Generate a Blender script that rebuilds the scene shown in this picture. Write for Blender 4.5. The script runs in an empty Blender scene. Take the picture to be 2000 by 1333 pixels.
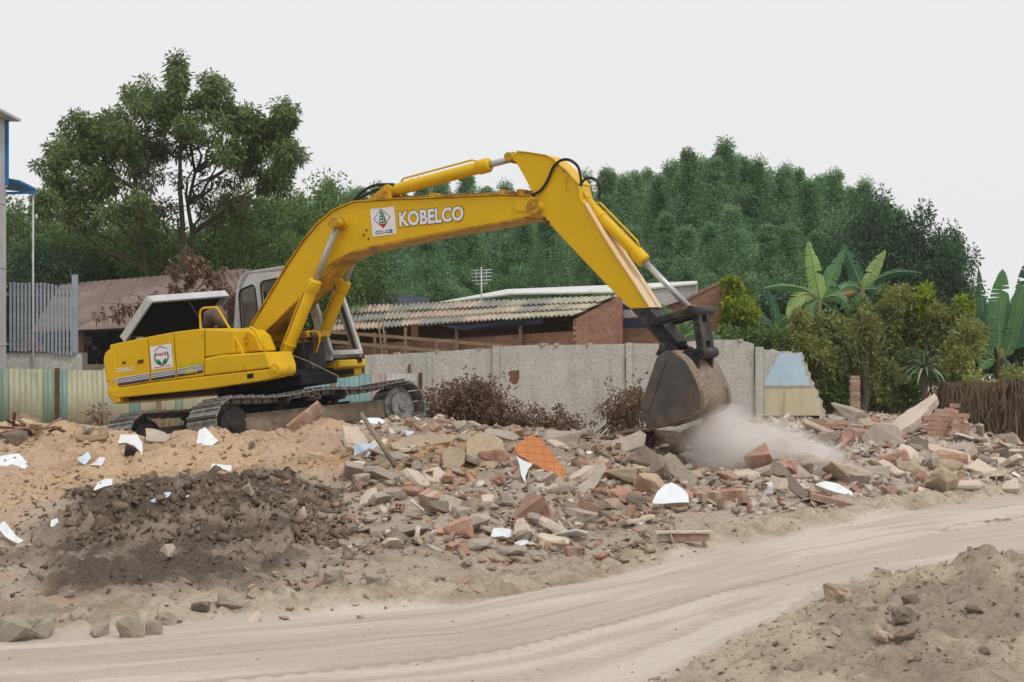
import bpy, bmesh, math, random
import numpy as np
from mathutils import Vector, Matrix, Euler

SC = bpy.context.scene
COL = SC.collection
R = math.radians
random.seed(7)
rng = np.random.default_rng(7)

# ------------------------------------------------------------------ camera
CAM_H, FPX, HZ = 1.8, 3000.0, 740.0          # eye height, focal length and horizon row in photo pixels
cam = bpy.data.cameras.new('camera')
cam.sensor_width = 36.0
cam.lens = FPX / 2000.0 * 36.0
cam.shift_y = (HZ - 666.5) / 2000.0
cam.clip_start, cam.clip_end = 0.5, 3000.0
camo = bpy.data.objects.new('camera', cam)
camo.location = (0, 0, CAM_H)
camo.rotation_euler = (R(90), 0, 0)
COL.objects.link(camo)
SC.camera = camo

# ------------------------------------------------------------------ world, sun, exposure
SUN_EL, SUN_AZ = R(58), R(140)               # azimuth clockwise from +Y
w = bpy.data.worlds.new('World'); SC.world = w; w.use_nodes = True
nt = w.node_tree; nt.nodes.clear()
sky = nt.nodes.new('ShaderNodeTexSky'); sky.sky_type = 'NISHITA'; sky.sun_disc = False
sky.sun_elevation = SUN_EL; sky.sun_rotation = SUN_AZ; sky.dust_density = 6.0; sky.air_density = 1.0
veil = nt.nodes.new('ShaderNodeMix'); veil.data_type = 'RGBA'
veil.inputs[0].default_value = 0.9           # closed white overcast over the clear sky
veil.inputs[7].default_value = (9.15, 9.15, 9.15, 1)
bg = nt.nodes.new('ShaderNodeBackground'); bg.inputs[1].default_value = 0.1
wo = nt.nodes.new('ShaderNodeOutputWorld')
nt.links.new(sky.outputs[0], veil.inputs[6]); nt.links.new(veil.outputs[2], bg.inputs[0]); nt.links.new(bg.outputs[0], wo.inputs[0])
sun = bpy.data.lights.new('sun', 'SUN'); sun.energy = 1.5; sun.angle = R(12); sun.color = (1.0, 0.975, 0.94)
suno = bpy.data.objects.new('sun', sun)
suno.rotation_euler = (R(90) - SUN_EL, 0, -SUN_AZ + R(180))
suno.location = (10, -10, 40)
COL.objects.link(suno)
SC.view_settings.view_transform = 'Standard'; SC.view_settings.look = 'None'
SC.view_settings.exposure = 0.0; SC.view_settings.gamma = 1.0
SC.cycles.use_denoising = True
SC.cycles.max_bounces = 6; SC.cycles.diffuse_bounces = 3; SC.cycles.glossy_bounces = 2
SC.cycles.transmission_bounces = 3; SC.cycles.transparent_max_bounces = 6; SC.cycles.volume_bounces = 3
SC.cycles.caustics_reflective = False; SC.cycles.caustics_refractive = False
SC.cycles.volume_step_rate = 2.0; SC.cycles.volume_max_steps = 128

# ------------------------------------------------------------------ helpers
def px(u, v, Y):
    return Vector(((u - 1000) / FPX * Y, Y, CAM_H - (v - HZ) / FPX * Y))

def srgb(r, g, b):
    f = lambda c: ((c / 255 + 0.055) / 1.055) ** 2.4 if c > 10 else c / 255 / 12.92
    return (f(r), f(g), f(b))

def tag(o, label=None, cat=None, group=None, kind=None):
    if label: o['label'] = label
    if cat: o['category'] = cat
    if group: o['group'] = group
    if kind: o['kind'] = kind
    return o

def empty(name, loc=(0, 0, 0), rz=0, parent=None):
    o = bpy.data.objects.new(name, None); COL.objects.link(o)
    o.location = loc; o.rotation_euler = (0, 0, rz); o.empty_display_size = 0.3
    if parent: o.parent = parent
    return o

def mobj(name, me, mat=None, parent=None, loc=None, rot=None):
    o = bpy.data.objects.new(name, me); COL.objects.link(o)
    if mat is not None and not me.materials:
        for m in (mat if isinstance(mat, (list, tuple)) else [mat]): me.materials.append(m)
    if parent: o.parent = parent
    if loc is not None: o.location = loc
    if rot is not None: o.rotation_euler = rot
    return o

def copy_tree(o, parent=None):
    c = o.copy(); COL.objects.link(c); c.parent = parent
    for ch in list(o.children): copy_tree(ch, c)
    return c

def npmesh(name, V, F, smooth=False):
    """V (n,3) array, F (m,k) array of equal-size faces"""
    me = bpy.data.meshes.new(name)
    V = np.asarray(V, np.float32); F = np.asarray(F, np.int32)
    k = F.shape[1]
    me.vertices.add(len(V)); me.vertices.foreach_set('co', V.ravel())
    me.loops.add(F.size); me.loops.foreach_set('vertex_index', F.ravel())
    me.polygons.add(len(F))
    me.polygons.foreach_set('loop_start', np.arange(len(F), dtype=np.int32) * k)
    me.polygons.foreach_set('loop_total', np.full(len(F), k, np.int32))
    if smooth: me.polygons.foreach_set('use_smooth', np.ones(len(F), bool))
    me.update(calc_edges=True); me.validate()
    return me

class MB:
    """collects shapes that become ONE mesh object"""
    def __init__(s): s.v = []; s.f = []; s.sm = []; s.mi = []; s.cur = 0
    def add(s, vs, fs, smooth=False):
        o = len(s.v); s.v += [tuple(p) for p in vs]
        for f in fs: s.f.append(tuple(i + o for i in f)); s.sm.append(smooth); s.mi.append(s.cur)
        return s
    def box(s, c, size, rot=None):
        c = Vector(c); hx, hy, hz = (q / 2 for q in size)
        vs = [Vector((x, y, z)) for x in (-hx, hx) for y in (-hy, hy) for z in (-hz, hz)]
        if rot is not None: vs = [rot @ p for p in vs]
        return s.add([c + p for p in vs], [(0, 1, 3, 2), (4, 6, 7, 5), (0, 4, 5, 1), (2, 3, 7, 6), (0, 2, 6, 4), (1, 5, 7, 3)])
    def prism(s, pts, off, smooth=False):
        """closed planar polygon pts (3-D), extruded by vector off"""
        pts = [Vector(p) for p in pts]; off = Vector(off); n = len(pts)
        nrm = sum(((pts[i] - pts[0]).cross(pts[(i + 1) % n] - pts[0]) for i in range(n)), Vector())
        if nrm.dot(off) > 0: pts = pts[::-1]
        vs = pts + [p + off for p in pts]
        s.add(vs, [tuple(range(n)), tuple(range(2 * n - 1, n - 1, -1))])
        o = len(s.v) - 2 * n
        for i in range(n):
            j = (i + 1) % n
            s.f.append((o + i, o + n + i, o + n + j, o + j)); s.sm.append(smooth); s.mi.append(s.cur)
        return s
    def tube(s, path, rad, n=8, caps=True, smooth=True, flat=None):
        path = [Vector(p) for p in path]; m = len(path)
        rads = rad if isinstance(rad, (list, tuple)) else [rad] * m
        vs = []; prev = None
        for i, p in enumerate(path):
            t = (path[min(i + 1, m - 1)] - path[max(i - 1, 0)])
            t = t.normalized() if t.length > 1e-9 else Vector((0, 0, 1))
            if prev is None:
                a = Vector((0, 0, 1)) if abs(t.z) < .9 else Vector((1, 0, 0)); a = t.cross(a).normalized()
            else:
                a = prev - t * prev.dot(t); a = a.normalized() if a.length > 1e-6 else prev
            prev = a; b = t.cross(a)
            for k in range(n):
                an = 2 * math.pi * k / n
                vs.append(p + (a * math.cos(an) + b * math.sin(an)) * rads[i])
        fs = [(i * n + k, i * n + (k + 1) % n, (i + 1) * n + (k + 1) % n, (i + 1) * n + k) for i in range(m - 1) for k in range(n)]
        s.add(vs, fs, smooth)
        if caps:
            o = len(s.v) - len(vs)
            s.f.append(tuple(o + k for k in range(n - 1, -1, -1))); s.sm.append(False); s.mi.append(s.cur)
            s.f.append(tuple(o + (m - 1) * n + k for k in range(n))); s.sm.append(False); s.mi.append(s.cur)
        return s
    def bar(s, a, b, w, h, up=(0, 0, 1)):
        """rectangular bar from a to b"""
        a = Vector(a); b = Vector(b); t = (b - a).normalized(); u = Vector(up)
        x = t.cross(u)
        if x.length < 1e-4: x = t.cross(Vector((0, 1, 0)))
        x.normalize(); y = x.cross(t)
        vs = [p + x * sx * w / 2 + y * sy * h / 2 for p in (a, b) for sx, sy in ((-1, -1), (1, -1), (1, 1), (-1, 1))]
        return s.add(vs, [(3, 2, 1, 0), (4, 5, 6, 7), (0, 1, 5, 4), (1, 2, 6, 5), (2, 3, 7, 6), (3, 0, 4, 7)])
    def mesh(s, name):
        me = bpy.data.meshes.new(name); me.from_pydata(s.v, [], s.f)
        me.polygons.foreach_set('use_smooth', s.sm); me.polygons.foreach_set('material_index', s.mi)
        me.update()
        return me
    def build(s, name, mat, parent=None, bevel=0, loc=None, rot=None, seg=2):
        o = mobj(name, s.mesh(name), mat, parent, loc, rot)
        if bevel:
            b = o.modifiers.new('bevel', 'BEVEL'); b.width = bevel; b.segments = seg; b.limit_method = 'ANGLE'; b.angle_limit = R(35)
            b.harden_normals = False
        return o

def panel(outer, holes, to3, thick):
    """flat panel with openings: outer/holes are 2-D loops, to3 maps (a,b,d)->3-D with d the depth 0..thick"""
    bm = bmesh.new(); loops = []
    for lp in [outer] + list(holes):
        vs = [bm.verts.new((p[0], p[1], 0)) for p in lp]; loops.append(vs)
        for i in range(len(vs)): bm.edges.new((vs[i], vs[(i + 1) % len(vs)]))
    bmesh.ops.triangle_fill(bm, use_beauty=True, use_dissolve=False, edges=bm.edges[:], normal=(0, 0, 1))
    bm.verts.index_update()
    v2 = [v.co.copy() for v in bm.verts]; fs = [tuple(v.index for v in f.verts) for f in bm.faces]
    lpi = [[v.index for v in l] for l in loops]; bm.free()
    n = len(v2); mb = MB()
    vs = [to3(p.x, p.y, 0) for p in v2] + [to3(p.x, p.y, thick) for p in v2]
    faces = list(fs) + [tuple(i + n for i in f[::-1]) for f in fs]
    for l in lpi:
        for i in range(len(l)):
            j = (i + 1) % len(l); faces.append((l[i], l[i] + n, l[j] + n, l[j]))
    mb.add(vs, faces)
    return mb

def fix_normals(o):
    bm = bmesh.new(); bm.from_mesh(o.data); bmesh.ops.recalc_face_normals(bm, faces=bm.faces[:]); bm.to_mesh(o.data); bm.free(); return o

def rrect(x0, y0, x1, y1, r, n=4):
    out = []
    for cx, cy, a0 in ((x1 - r, y1 - r, 0), (x0 + r, y1 - r, 90), (x0 + r, y0 + r, 180), (x1 - r, y0 + r, 270)):
        for k in range(n + 1):
            a = R(a0 + 90 * k / n); out.append((cx + r * math.cos(a), cy + r * math.sin(a)))
    return out

def rquad(q, r=0.2, n=4):
    """rounded version of a 2-D quad"""
    out = []; m = len(q)
    for i in range(m):
        p = Vector(q[i]); a = Vector(q[i - 1]); b = Vector(q[(i + 1) % m])
        p0 = p.lerp(a, r); p1 = p.lerp(b, r)
        for k in range(n + 1):
            t = k / n; out.append(tuple((1 - t) ** 2 * p0 + 2 * t * (1 - t) * p + t * t * p1))
    return out

# ---- value noise
def _h(ix, iy, s):
    n = (ix.astype(np.int64) * 374761393 + iy.astype(np.int64) * 668265263 + s * 974634777) & 0xffffffff
    n = ((n ^ (n >> 13)) * 1274126177) & 0xffffffff
    return ((n ^ (n >> 16)) & 0xffff).astype(np.float32) / 65535.0
def vnoise(x, y, s=0):
    ix = np.floor(x); iy = np.floor(y); fx = x - ix; fy = y - iy
    fx = fx * fx * fx * (fx * (fx * 6 - 15) + 10); fy = fy * fy * fy * (fy * (fy * 6 - 15) + 10)
    a = _h(ix, iy, s); b = _h(ix + 1, iy, s); c = _h(ix, iy + 1, s); d = _h(ix + 1, iy + 1, s)
    return (a + (b - a) * fx) * (1 - fy) + (c + (d - c) * fx) * fy - 0.5
def fbm(x, y, s=0, o=4, g=0.5):
    r = 0; a = 1.0
    for k in range(o):
        r = r + a * vnoise(x * 2 ** k + 17.3 * k, y * 2 ** k - 9.1 * k, s + k * 31); a *= g
    return r
def sstep(a, b, x):
    t = np.clip((x - a) / (b - a), 0, 1); return t * t * (3 - 2 * t)

# ------------------------------------------------------------------ materials
MATS = {}
def newmat(name):
    m = bpy.data.materials.new(name); m.use_nodes = True
    n = m.node_tree.nodes; n.clear()
    o = n.new('ShaderNodeOutputMaterial'); MATS[name] = m
    return m, n, m.node_tree.links, o
def ramp(n, pts):
    r = n.new('ShaderNodeValToRGB'); e = r.color_ramp.elements
    while len(e) < len(pts): e.new(0.5)
    for i, (p, c) in enumerate(pts): e[i].position = p; e[i].color = (*c, 1) if len(c) == 3 else c
    return r
def noise(n, l, vec, scale, detail=4, rough=0.6, dist=0):
    t = n.new('ShaderNodeTexNoise'); t.inputs['Scale'].default_value = scale; t.inputs['Detail'].default_value = detail
    t.inputs['Roughness'].default_value = rough; t.inputs['Distortion'].default_value = dist
    if vec is not None: l.new(vec, t.inputs['Vector'])
    return t
def mixc(n, l, fac, a, b, mode='MIX'):
    m = n.new('ShaderNodeMix'); m.data_type = 'RGBA'; m.blend_type = mode
    for sock, val in ((m.inputs[0], fac), (m.inputs[6], a), (m.inputs[7], b)):
        if hasattr(val, 'is_linked'): l.new(val, sock)
        elif isinstance(val, (int, float)): sock.default_value = val
        else: sock.default_value = (*val, 1)
    return m.outputs[2]
def vmath(n, l, vec, mul):
    m = n.new('ShaderNodeMapping'); m.inputs['Scale'].default_value = mul; l.new(vec, m.inputs['Vector']); return m.outputs[0]

def surf(name, c1, c2=None, scale=3.0, rough=0.8, metal=0.0, bump=0.2, bscale=30.0, dirt=None, dirt_amt=0.5, dscale=2.0, stretch=None, world=True, spec=0.3, coat=0, obj_var=0.0):
    """painted / mineral surface: two tones, optional dirt coat with its own shape, fine relief"""
    m, n, l, o = newmat(name)
    b = n.new('ShaderNodeBsdfPrincipled'); l.new(b.outputs[0], o.inputs[0])
    tc = n.new('ShaderNodeTexCoord'); vec = tc.outputs['Object']
    if stretch: vec = vmath(n, l, vec, stretch)
    c2 = c2 or tuple(x * 0.8 for x in c1)
    t = noise(n, l, vec, scale, 6, 0.65)
    r = ramp(n, [(0.35, c1), (0.65, c2)]); l.new(t.outputs[0], r.inputs[0])
    colr = r.outputs[0]
    if dirt:
        t2 = noise(n, l, vec, dscale, 8, 0.7, 0.4)
        r2 = ramp(n, [(max(0.0, 0.62 - dirt_amt * 0.35), (0, 0, 0)), (0.75, (1, 1, 1))]); l.new(t2.outputs[0], r2.inputs[0])
        colr = mixc(n, l, r2.outputs[0], colr, dirt)
    if obj_var:
        oi = n.new('ShaderNodeObjectInfo'); hs = n.new('ShaderNodeHueSaturation')
        mr = n.new('ShaderNodeMapRange'); mr.inputs[3].default_value = 1 - obj_var; mr.inputs[4].default_value = 1 + obj_var
        l.new(oi.outputs['Random'], mr.inputs[0]); l.new(mr.outputs[0], hs.inputs['Value']); l.new(colr, hs.inputs['Color']); colr = hs.outputs[0]
    l.new(colr, b.inputs['Base Color'])
    b.inputs['Roughness'].default_value = rough; b.inputs['Metallic'].default_value = metal
    b.inputs['Specular IOR Level'].default_value = spec
    if coat: b.inputs['Coat Weight'].default_value = coat; b.inputs['Coat Roughness'].default_value = 0.25
    if bump:
        t3 = noise(n, l, vec, bscale, 6, 0.7); bp = n.new('ShaderNodeBump'); bp.inputs['Strength'].default_value = bump; bp.inputs['Distance'].default_value = 0.05
        l.new(t3.outputs[0], bp.inputs['Height']); l.new(bp.outputs[0], b.inputs['Normal'])
    return m

def leafmat(name, cols, trans=0.3, rough=0.45):
    trans = min(.5, trans + .1)
    m, n, l, o = newmat(name)
    g = n.new('ShaderNodeNewGeometry'); oi = n.new('ShaderNodeObjectInfo')
    k = len(cols); r = ramp(n, [(i / max(1, k - 1), c) for i, c in enumerate(cols)])
    l.new(g.outputs['Random Per Island'], r.inputs[0])
    hs = n.new('ShaderNodeHueSaturation'); mr = n.new('ShaderNodeMapRange'); mr.inputs[3].default_value = 0.85; mr.inputs[4].default_value = 1.15
    l.new(oi.outputs['Random'], mr.inputs[0]); l.new(mr.outputs[0], hs.inputs['Value']); l.new(r.outputs[0], hs.inputs['Color'])
    b = n.new('ShaderNodeBsdfPrincipled'); b.inputs['Roughness'].default_value = rough; b.inputs['Specular IOR Level'].default_value = 0.35
    l.new(hs.outputs[0], b.inputs['Base Color'])
    t = n.new('ShaderNodeBsdfTranslucent'); l.new(hs.outputs[0], t.inputs[0])
    mx = n.new('ShaderNodeMixShader'); mx.inputs[0].default_value = trans
    l.new(b.outputs[0], mx.inputs[1]); l.new(t.outputs[0], mx.inputs[2]); l.new(mx.outputs[0], o.inputs[0])
    return m

DUST = srgb(150, 134, 116)
M_yellow = surf('yellow_paint', (0.70, 0.435, 0.004), (0.64, 0.39, 0.004), 1.2, 0.45, 0, 0.03, 8, dirt=srgb(140, 108, 40), dirt_amt=0.0, dscale=2.2, spec=0.25)
M_yellow2 = surf('worn_yellow_paint', (0.60, 0.35, 0.006), (0.48, 0.25, 0.012), 4.0, 0.5, 0, 0.05, 12, dirt=srgb(92, 66, 40), dirt_amt=0.45, dscale=4)
M_pale = surf('lit_yellow_paint', srgb(226, 186, 105), srgb(222, 190, 150), 3.0, 0.6, 0, 0.05, 20, dirt=srgb(214, 196, 170), dirt_amt=0.8, dscale=2)  # light falling on the arm's front plate is put into this paler colour
M_grey = surf('light_grey_paint', srgb(196, 198, 198), srgb(176, 178, 178), 2.0, 0.4, 0, 0.02, 10, dirt=srgb(150, 140, 125), dirt_amt=0.3, dscale=2.5)
M_black = surf('grimy_black_steel', srgb(36, 34, 34), srgb(50, 48, 46), 5, 0.55, 0.2, 0.15, 25, dirt=srgb(104, 94, 84), dirt_amt=0.25, dscale=3)
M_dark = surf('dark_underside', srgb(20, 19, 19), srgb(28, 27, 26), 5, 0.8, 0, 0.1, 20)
M_bucket = surf('worn_bucket_steel', srgb(74, 72, 70), srgb(92, 88, 84), 3, 0.5, 0.25, 0.12, 18, dirt=srgb(122, 100, 80), dirt_amt=0.35, dscale=2.5)
M_bucket2 = surf('dusty_bucket_steel', srgb(138, 120, 104), srgb(98, 84, 72), 6, 0.6, 0.1, 0.3, 14, dirt=srgb(160, 140, 120), dirt_amt=0.7, dscale=5, stretch=(1, 1, 4))
M_shoe = surf('worn_track_steel', srgb(150, 147, 142), srgb(112, 109, 105), 8, 0.45, 0.3, 0.15, 30, dirt=srgb(78, 70, 62), dirt_amt=0.5, dscale=6)
M_rod = surf('chrome_rod', srgb(190, 190, 192), srgb(170, 170, 172), 3, 0.3, 0.5, 0, 1, spec=0.5)
M_rubber = surf('black_hose', srgb(38, 38, 38), None, 5, 0.5, 0, 0, 1)
M_white = surf('white_sticker', srgb(228, 228, 232), srgb(218, 218, 222), 5, 0.5, 0, 0, 1)
M_green = surf('green_print', srgb(20, 120, 84), srgb(18, 110, 76), 5, 0.5, 0, 0, 1)
M_red = surf('red_print', srgb(206, 32, 40), None, 5, 0.5, 0, 0, 1)
M_navy = surf('dark_navy_print', srgb(40, 36, 66), None, 5, 0.5, 0, 0, 1)
M_lime = surf('lime_print', srgb(206, 204, 30), None, 5, 0.5, 0, 0, 1)
M_rust = surf('rusty_brown_steel', srgb(110, 72, 44), srgb(84, 56, 40), 6, 0.8, 0, 0.2, 20)
def glassmat():
    m, n, l, o = newmat('dusty_cab_glass')
    g = n.new('ShaderNodeBsdfGlossy'); g.inputs[1].default_value = 0.08; g.inputs[0].default_value = (.8, .8, .8, 1)
    t = n.new('ShaderNodeBsdfTransparent'); t.inputs[0].default_value = (0.72, 0.74, 0.72, 1)
    d = n.new('ShaderNodeBsdfDiffuse'); d.inputs[0].default_value = (*srgb(150, 140, 128), 1)
    a = n.new('ShaderNodeMixShader'); a.inputs[0].default_value = 0.28; l.new(t.outputs[0], a.inputs[1]); l.new(d.outputs[0], a.inputs[2])
    b = n.new('ShaderNodeMixShader'); b.inputs[0].default_value = 0.07; l.new(a.outputs[0], b.inputs[1]); l.new(g.outputs[0], b.inputs[2])
    l.new(b.outputs[0], o.inputs[0]); return m
M_glass = glassmat()

def concrete(name, c1, c2, c3, scale=1.0, streak=True, bump=0.25, obj_var=0.0):
    m, n, l, o = newmat(name)
    b = n.new('ShaderNodeBsdfPrincipled'); l.new(b.outputs[0], o.inputs[0]); b.inputs['Roughness'].default_value = 0.9; b.inputs['Specular IOR Level'].default_value = 0.2
    tc = n.new('ShaderNodeTexCoord'); vec = tc.outputs['Object']
    t = noise(n, l, vec, 1.3 * scale, 8, 0.7); r = ramp(n, [(0.3, c1), (0.7, c2)]); l.new(t.outputs[0], r.inputs[0]); col = r.outputs[0]
    if streak:
        s = noise(n, l, vmath(n, l, vec, (2.0, 2.0, 0.3)), 1.5 * scale, 8, 0.75, .3); rs = ramp(n, [(0.52, (0, 0, 0)), (0.82, (.9, .9, .9))]); l.new(s.outputs[0], rs.inputs[0])
        col = mixc(n, l, rs.outputs[0], col, c3)
    t2 = noise(n, l, vec, 26 * scale, 4, 0.7); r2 = ramp(n, [(0.35, (0.72, 0.72, 0.72)), (0.6, (1.08, 1.08, 1.08))]); l.new(t2.outputs[0], r2.inputs[0])
    col = mixc(n, l, 1.0, col, r2.outputs[0], 'MULTIPLY')
    if obj_var:
        oi = n.new('ShaderNodeObjectInfo'); hs = n.new('ShaderNodeHueSaturation'); mr = n.new('ShaderNodeMapRange'); mr.inputs[3].default_value = 1 - obj_var; mr.inputs[4].default_value = 1 + obj_var
        l.new(oi.outputs['Random'], mr.inputs[0]); l.new(mr.outputs[0], hs.inputs['Value']); l.new(col, hs.inputs['Color']); col = hs.outputs[0]
    l.new(col, b.inputs['Base Color'])
    t3 = noise(n, l, vec, 14 * scale, 8, 0.75); bp = n.new('ShaderNodeBump'); bp.inputs['Strength'].default_value = bump; bp.inputs['Distance'].default_value = 0.06
    l.new(t3.outputs[0], bp.inputs['Height']); l.new(bp.outputs[0], b.inputs['Normal'])
    return m
M_conc = concrete('rubble_concrete', srgb(188, 176, 162), srgb(162, 149, 135), srgb(120, 108, 96), 2.0, False, 0.5, 0.18)
M_concd = concrete('dark_rubble_concrete', srgb(150, 137, 123), srgb(124, 111, 99), srgb(90, 80, 72), 2.0, False, 0.4, 0.2)
M_tanrock = concrete('tan_plaster_rubble', srgb(192, 172, 148), srgb(164, 144, 120), srgb(140, 110, 80), 2.0, False, 0.4, 0.15)
M_wallc = concrete('weathered_wall_concrete', srgb(200, 197, 190), srgb(176, 172, 164), srgb(142, 140, 126), 0.8, True, 0.2, 0.05)
M_wallw = concrete('pale_wall_render', srgb(196, 194, 190), srgb(172, 168, 162), srgb(150, 146, 134), 0.8, True, 0.2)
M_plaster = concrete('pale_plaster', srgb(216, 200, 182), srgb(192, 174, 156), srgb(176, 160, 144), 1.5, False, 0.3, 0.06)
M_tilew = surf('white_glazed_tile', srgb(226, 230, 232), srgb(214, 218, 222), 6, 0.35, 0, 0.02, 10, dirt=srgb(196, 184, 168), dirt_amt=0.2, dscale=6)
M_tileo = surf('orange_glazed_tile', srgb(188, 114, 46), srgb(172, 100, 40), 6, 0.45, 0, 0.03, 10, dirt=srgb(176, 128, 84), dirt_amt=0.25, dscale=5)
M_tileb = surf('bluish_white_tile', srgb(196, 210, 226), srgb(182, 198, 216), 6, 0.35, 0, 0.02, 10, dirt=srgb(190, 182, 170), dirt_amt=0.2, dscale=6)
M_grout = surf('dusty_grout', srgb(196, 160, 110), srgb(180, 140, 90), 10, 0.9, 0, 0.1, 30)
M_brick = surf('red_clay_brick', srgb(174, 126, 102), srgb(150, 100, 80), 9, 0.9, 0, 0.3, 40, dirt=srgb(174, 154, 136), dirt_amt=0.9, dscale=7, obj_var=0.18)
M_brickd = surf('brick_hole_shade', srgb(96, 52, 38), srgb(80, 44, 34), 9, 0.95, 0, 0.1, 40)
M_mortar = surf('dusty_mortar', srgb(190, 172, 154), srgb(160, 140, 122), 8, 0.95, 0, 0.4, 40)
M_wood = surf('weathered_timber', srgb(150, 128, 100), srgb(118, 98, 76), 3, 0.85, 0, 0.25, 18, stretch=(1, 6, 6))
M_bluep = surf('pale_blue_wall_paint', srgb(190, 212, 226), srgb(178, 204, 220), 1.5, 0.8, 0, 0.05, 20, dirt=srgb(176, 180, 176), dirt_amt=0.2, dscale=2)
M_creamp = surf('cream_wall_paint', srgb(212, 202, 174), srgb(200, 188, 158), 1.5, 0.8, 0, 0.05, 20, dirt=srgb(160, 150, 130), dirt_amt=0.25, dscale=1.5, stretch=(3, 3, .5))
M_bark = surf('grey_bark', srgb(96, 84, 74), srgb(70, 60, 52), 4, 0.9, 0, 0.4, 12, stretch=(3, 3, .6))

def brickwall(name, c1, c2, mort, bw=0.2, bh=0.075):
    m, n, l, o = newmat(name)
    b = n.new('ShaderNodeBsdfPrincipled'); l.new(b.outputs[0], o.inputs[0]); b.inputs['Roughness'].default_value = 0.95; b.inputs['Specular IOR Level'].default_value = 0.15
    uv = n.new('ShaderNodeUVMap'); uv.uv_map = 'wall'
    t = n.new('ShaderNodeTexBrick'); l.new(uv.outputs[0], t.inputs[0])
    t.inputs['Color1'].default_value = (*c1, 1); t.inputs['Color2'].default_value = (*c2, 1); t.inputs['Mortar'].default_value = (*mort, 1)
    t.inputs['Scale'].default_value = 1.0; t.inputs['Mortar Size'].default_value = 0.008; t.inputs['Mortar Smooth'].default_value = 0.2
    t.inputs['Brick Width'].default_value = bw; t.inputs['Row Height'].default_value = bh; t.inputs['Bias'].default_value = -0.2
    tc = n.new('ShaderNodeTexCoord'); t2 = noise(n, l, tc.outputs['Object'], 1.2, 6, 0.7); r2 = ramp(n, [(0.35, (0.7, 0.68, 0.66)), (0.65, (1.1, 1.08, 1.05))]); l.new(t2.outputs[0], r2.inputs[0])
    col = mixc(n, l, 1.0, t.outputs[0], r2.outputs[0], 'MULTIPLY')
    t4 = noise(n, l, tc.outputs['Object'], 2.3, 8, 0.7); r4 = ramp(n, [(0.58, (0, 0, 0)), (0.75, (.8, .8, .8))]); l.new(t4.outputs[0], r4.inputs[0])
    col = mixc(n, l, r4.outputs[0], col, mort)
    l.new(col, b.inputs['Base Color'])
    bp = n.new('ShaderNodeBump'); bp.inputs['Strength'].default_value = 0.7; bp.inputs['Distance'].default_value = 0.02; bp.invert = True
    l.new(t.outputs['Fac'], bp.inputs['Height']); l.new(bp.outputs[0], b.inputs['Normal'])
    return m
M_bwall = brickwall('shed_brickwork', srgb(172, 124, 104), srgb(146, 100, 84), srgb(156, 138, 122))

def wall_uv(o, udir):
    """UV in metres along udir and up, for brick courses too small to build"""
    me = o.data; uv = me.uv_layers.new(name='wall'); d = Vector(udir).normalized()
    for lp in me.loops:
        c = me.vertices[lp.vertex_index].co; uv.data[lp.index].uv = (c.dot(d), c.z)
# ================================================================== TERRAIN
def axis(fine0, fine1, step, lo, hi):
    a = np.arange(fine0, fine1 + 1e-6, step)
    return np.concatenate([lo, a, hi])
XS = np.concatenate([[-900, -300, -120, -60, -36, -24, -18, -15.5], np.arange(-14, -8.8, .08), np.arange(-8.8, 8.8, .036), np.arange(8.8, 14.05, .08), [15.5, 18, 24, 36, 60, 120, 300, 900]])
yy = [8.6]
while yy[-1] < 42: yy.append(yy[-1] + max(0.03, 0.0022 * yy[-1]))
YS = np.concatenate([[-200, -60, -20, -5, 0, 4, 6.5, 7.8], yy, [44, 47, 52, 60, 75, 100, 160, 300, 700, 1500]])
GX, GY = np.meshgrid(XS, YS)

# height table: azimuth columns (photo column u at that bearing) x distance
TU = np.array([-400, 0, 150, 300, 500, 650, 800, 1000, 1200, 1350, 1500, 1700, 1850, 2000, 2400])
TY = np.array([9, 12, 14, 15.5, 17, 19, 21, 23, 24, 25.5, 27, 29, 31, 34, 40, 60])
TZ = np.array([
 # 9    12   14   15.5 17   19   21   23   24   25.5 27   29   31   34   40  60
 [0.05, .04, .02, .05, .15, .34, .52, .70, .80, .88, .90, .88, .85, .60, .4, .4],
 [0.02, .03, .0,  .03, .12, .32, .52, .70, .78, .88, .92, .86, .80, .55, .4, .4],
 [0.0,  .02, .0,  .05, .26, .40, .48, .74, .86, .88, .88, .80, .70, .50, .4, .4],
 [0.0,  .01, .0,  .08, .42, .50, .50, .76, .84, .70, .62, .60, .60, .50, .4, .4],
 [0.0,  .0,  .02, .08, .44, .56, .54, .82, .90, .70, .66, .66, .62, .50, .4, .4],
 [0.0,  .0,  .02, .06, .20, .42, .70, .96, 1.04, .90, .80, .76, .70, .50, .4, .4],
 [0.0,  .0,  .02, .05, .16, .42, .74, 1.02, 1.12, 1.06, .92, .80, .66, .50, .4, .4],
 [0.0,  .0,  .02, .06, .18, .42, .68, .88, .94, .90, .82, .70, .60, .48, .4, .4],
 [0.0,  .0,  .0,  .02, .08, .24, .50, .74, .80, .76, .70, .62, .55, .48, .4, .4],
 [0.0,  .0,  .0,  .0,  .03, .10, .20, .34, .40, .48, .56, .62, .58, .5,  .4, .4],
 [0.0,  .0,  .0,  .0,  .0,  .04, .14, .36, .50, .66, .80, .96, .86, .6,  .4, .4],
 [0.0,  .0,  .0,  .0,  .0,  .02, .06, .18, .26, .40, .58, .82, 1.02, .8,  .4, .4],
 [0.0,  .0,  .0,  .0,  .0,  .0,  .03, .10, .14, .24, .42, .66, .86, .7,  .4, .4],
 [0.0,  .0,  .0,  .0,  .0,  .0,  .02, .05, .06, .10, .16, .26, .34, .4,  .4, .4],
 [0.0,  .0,  .0,  .0,  .0,  .0,  .02, .04, .05, .08, .12, .16, .25, .3,  .4, .4]])
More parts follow.
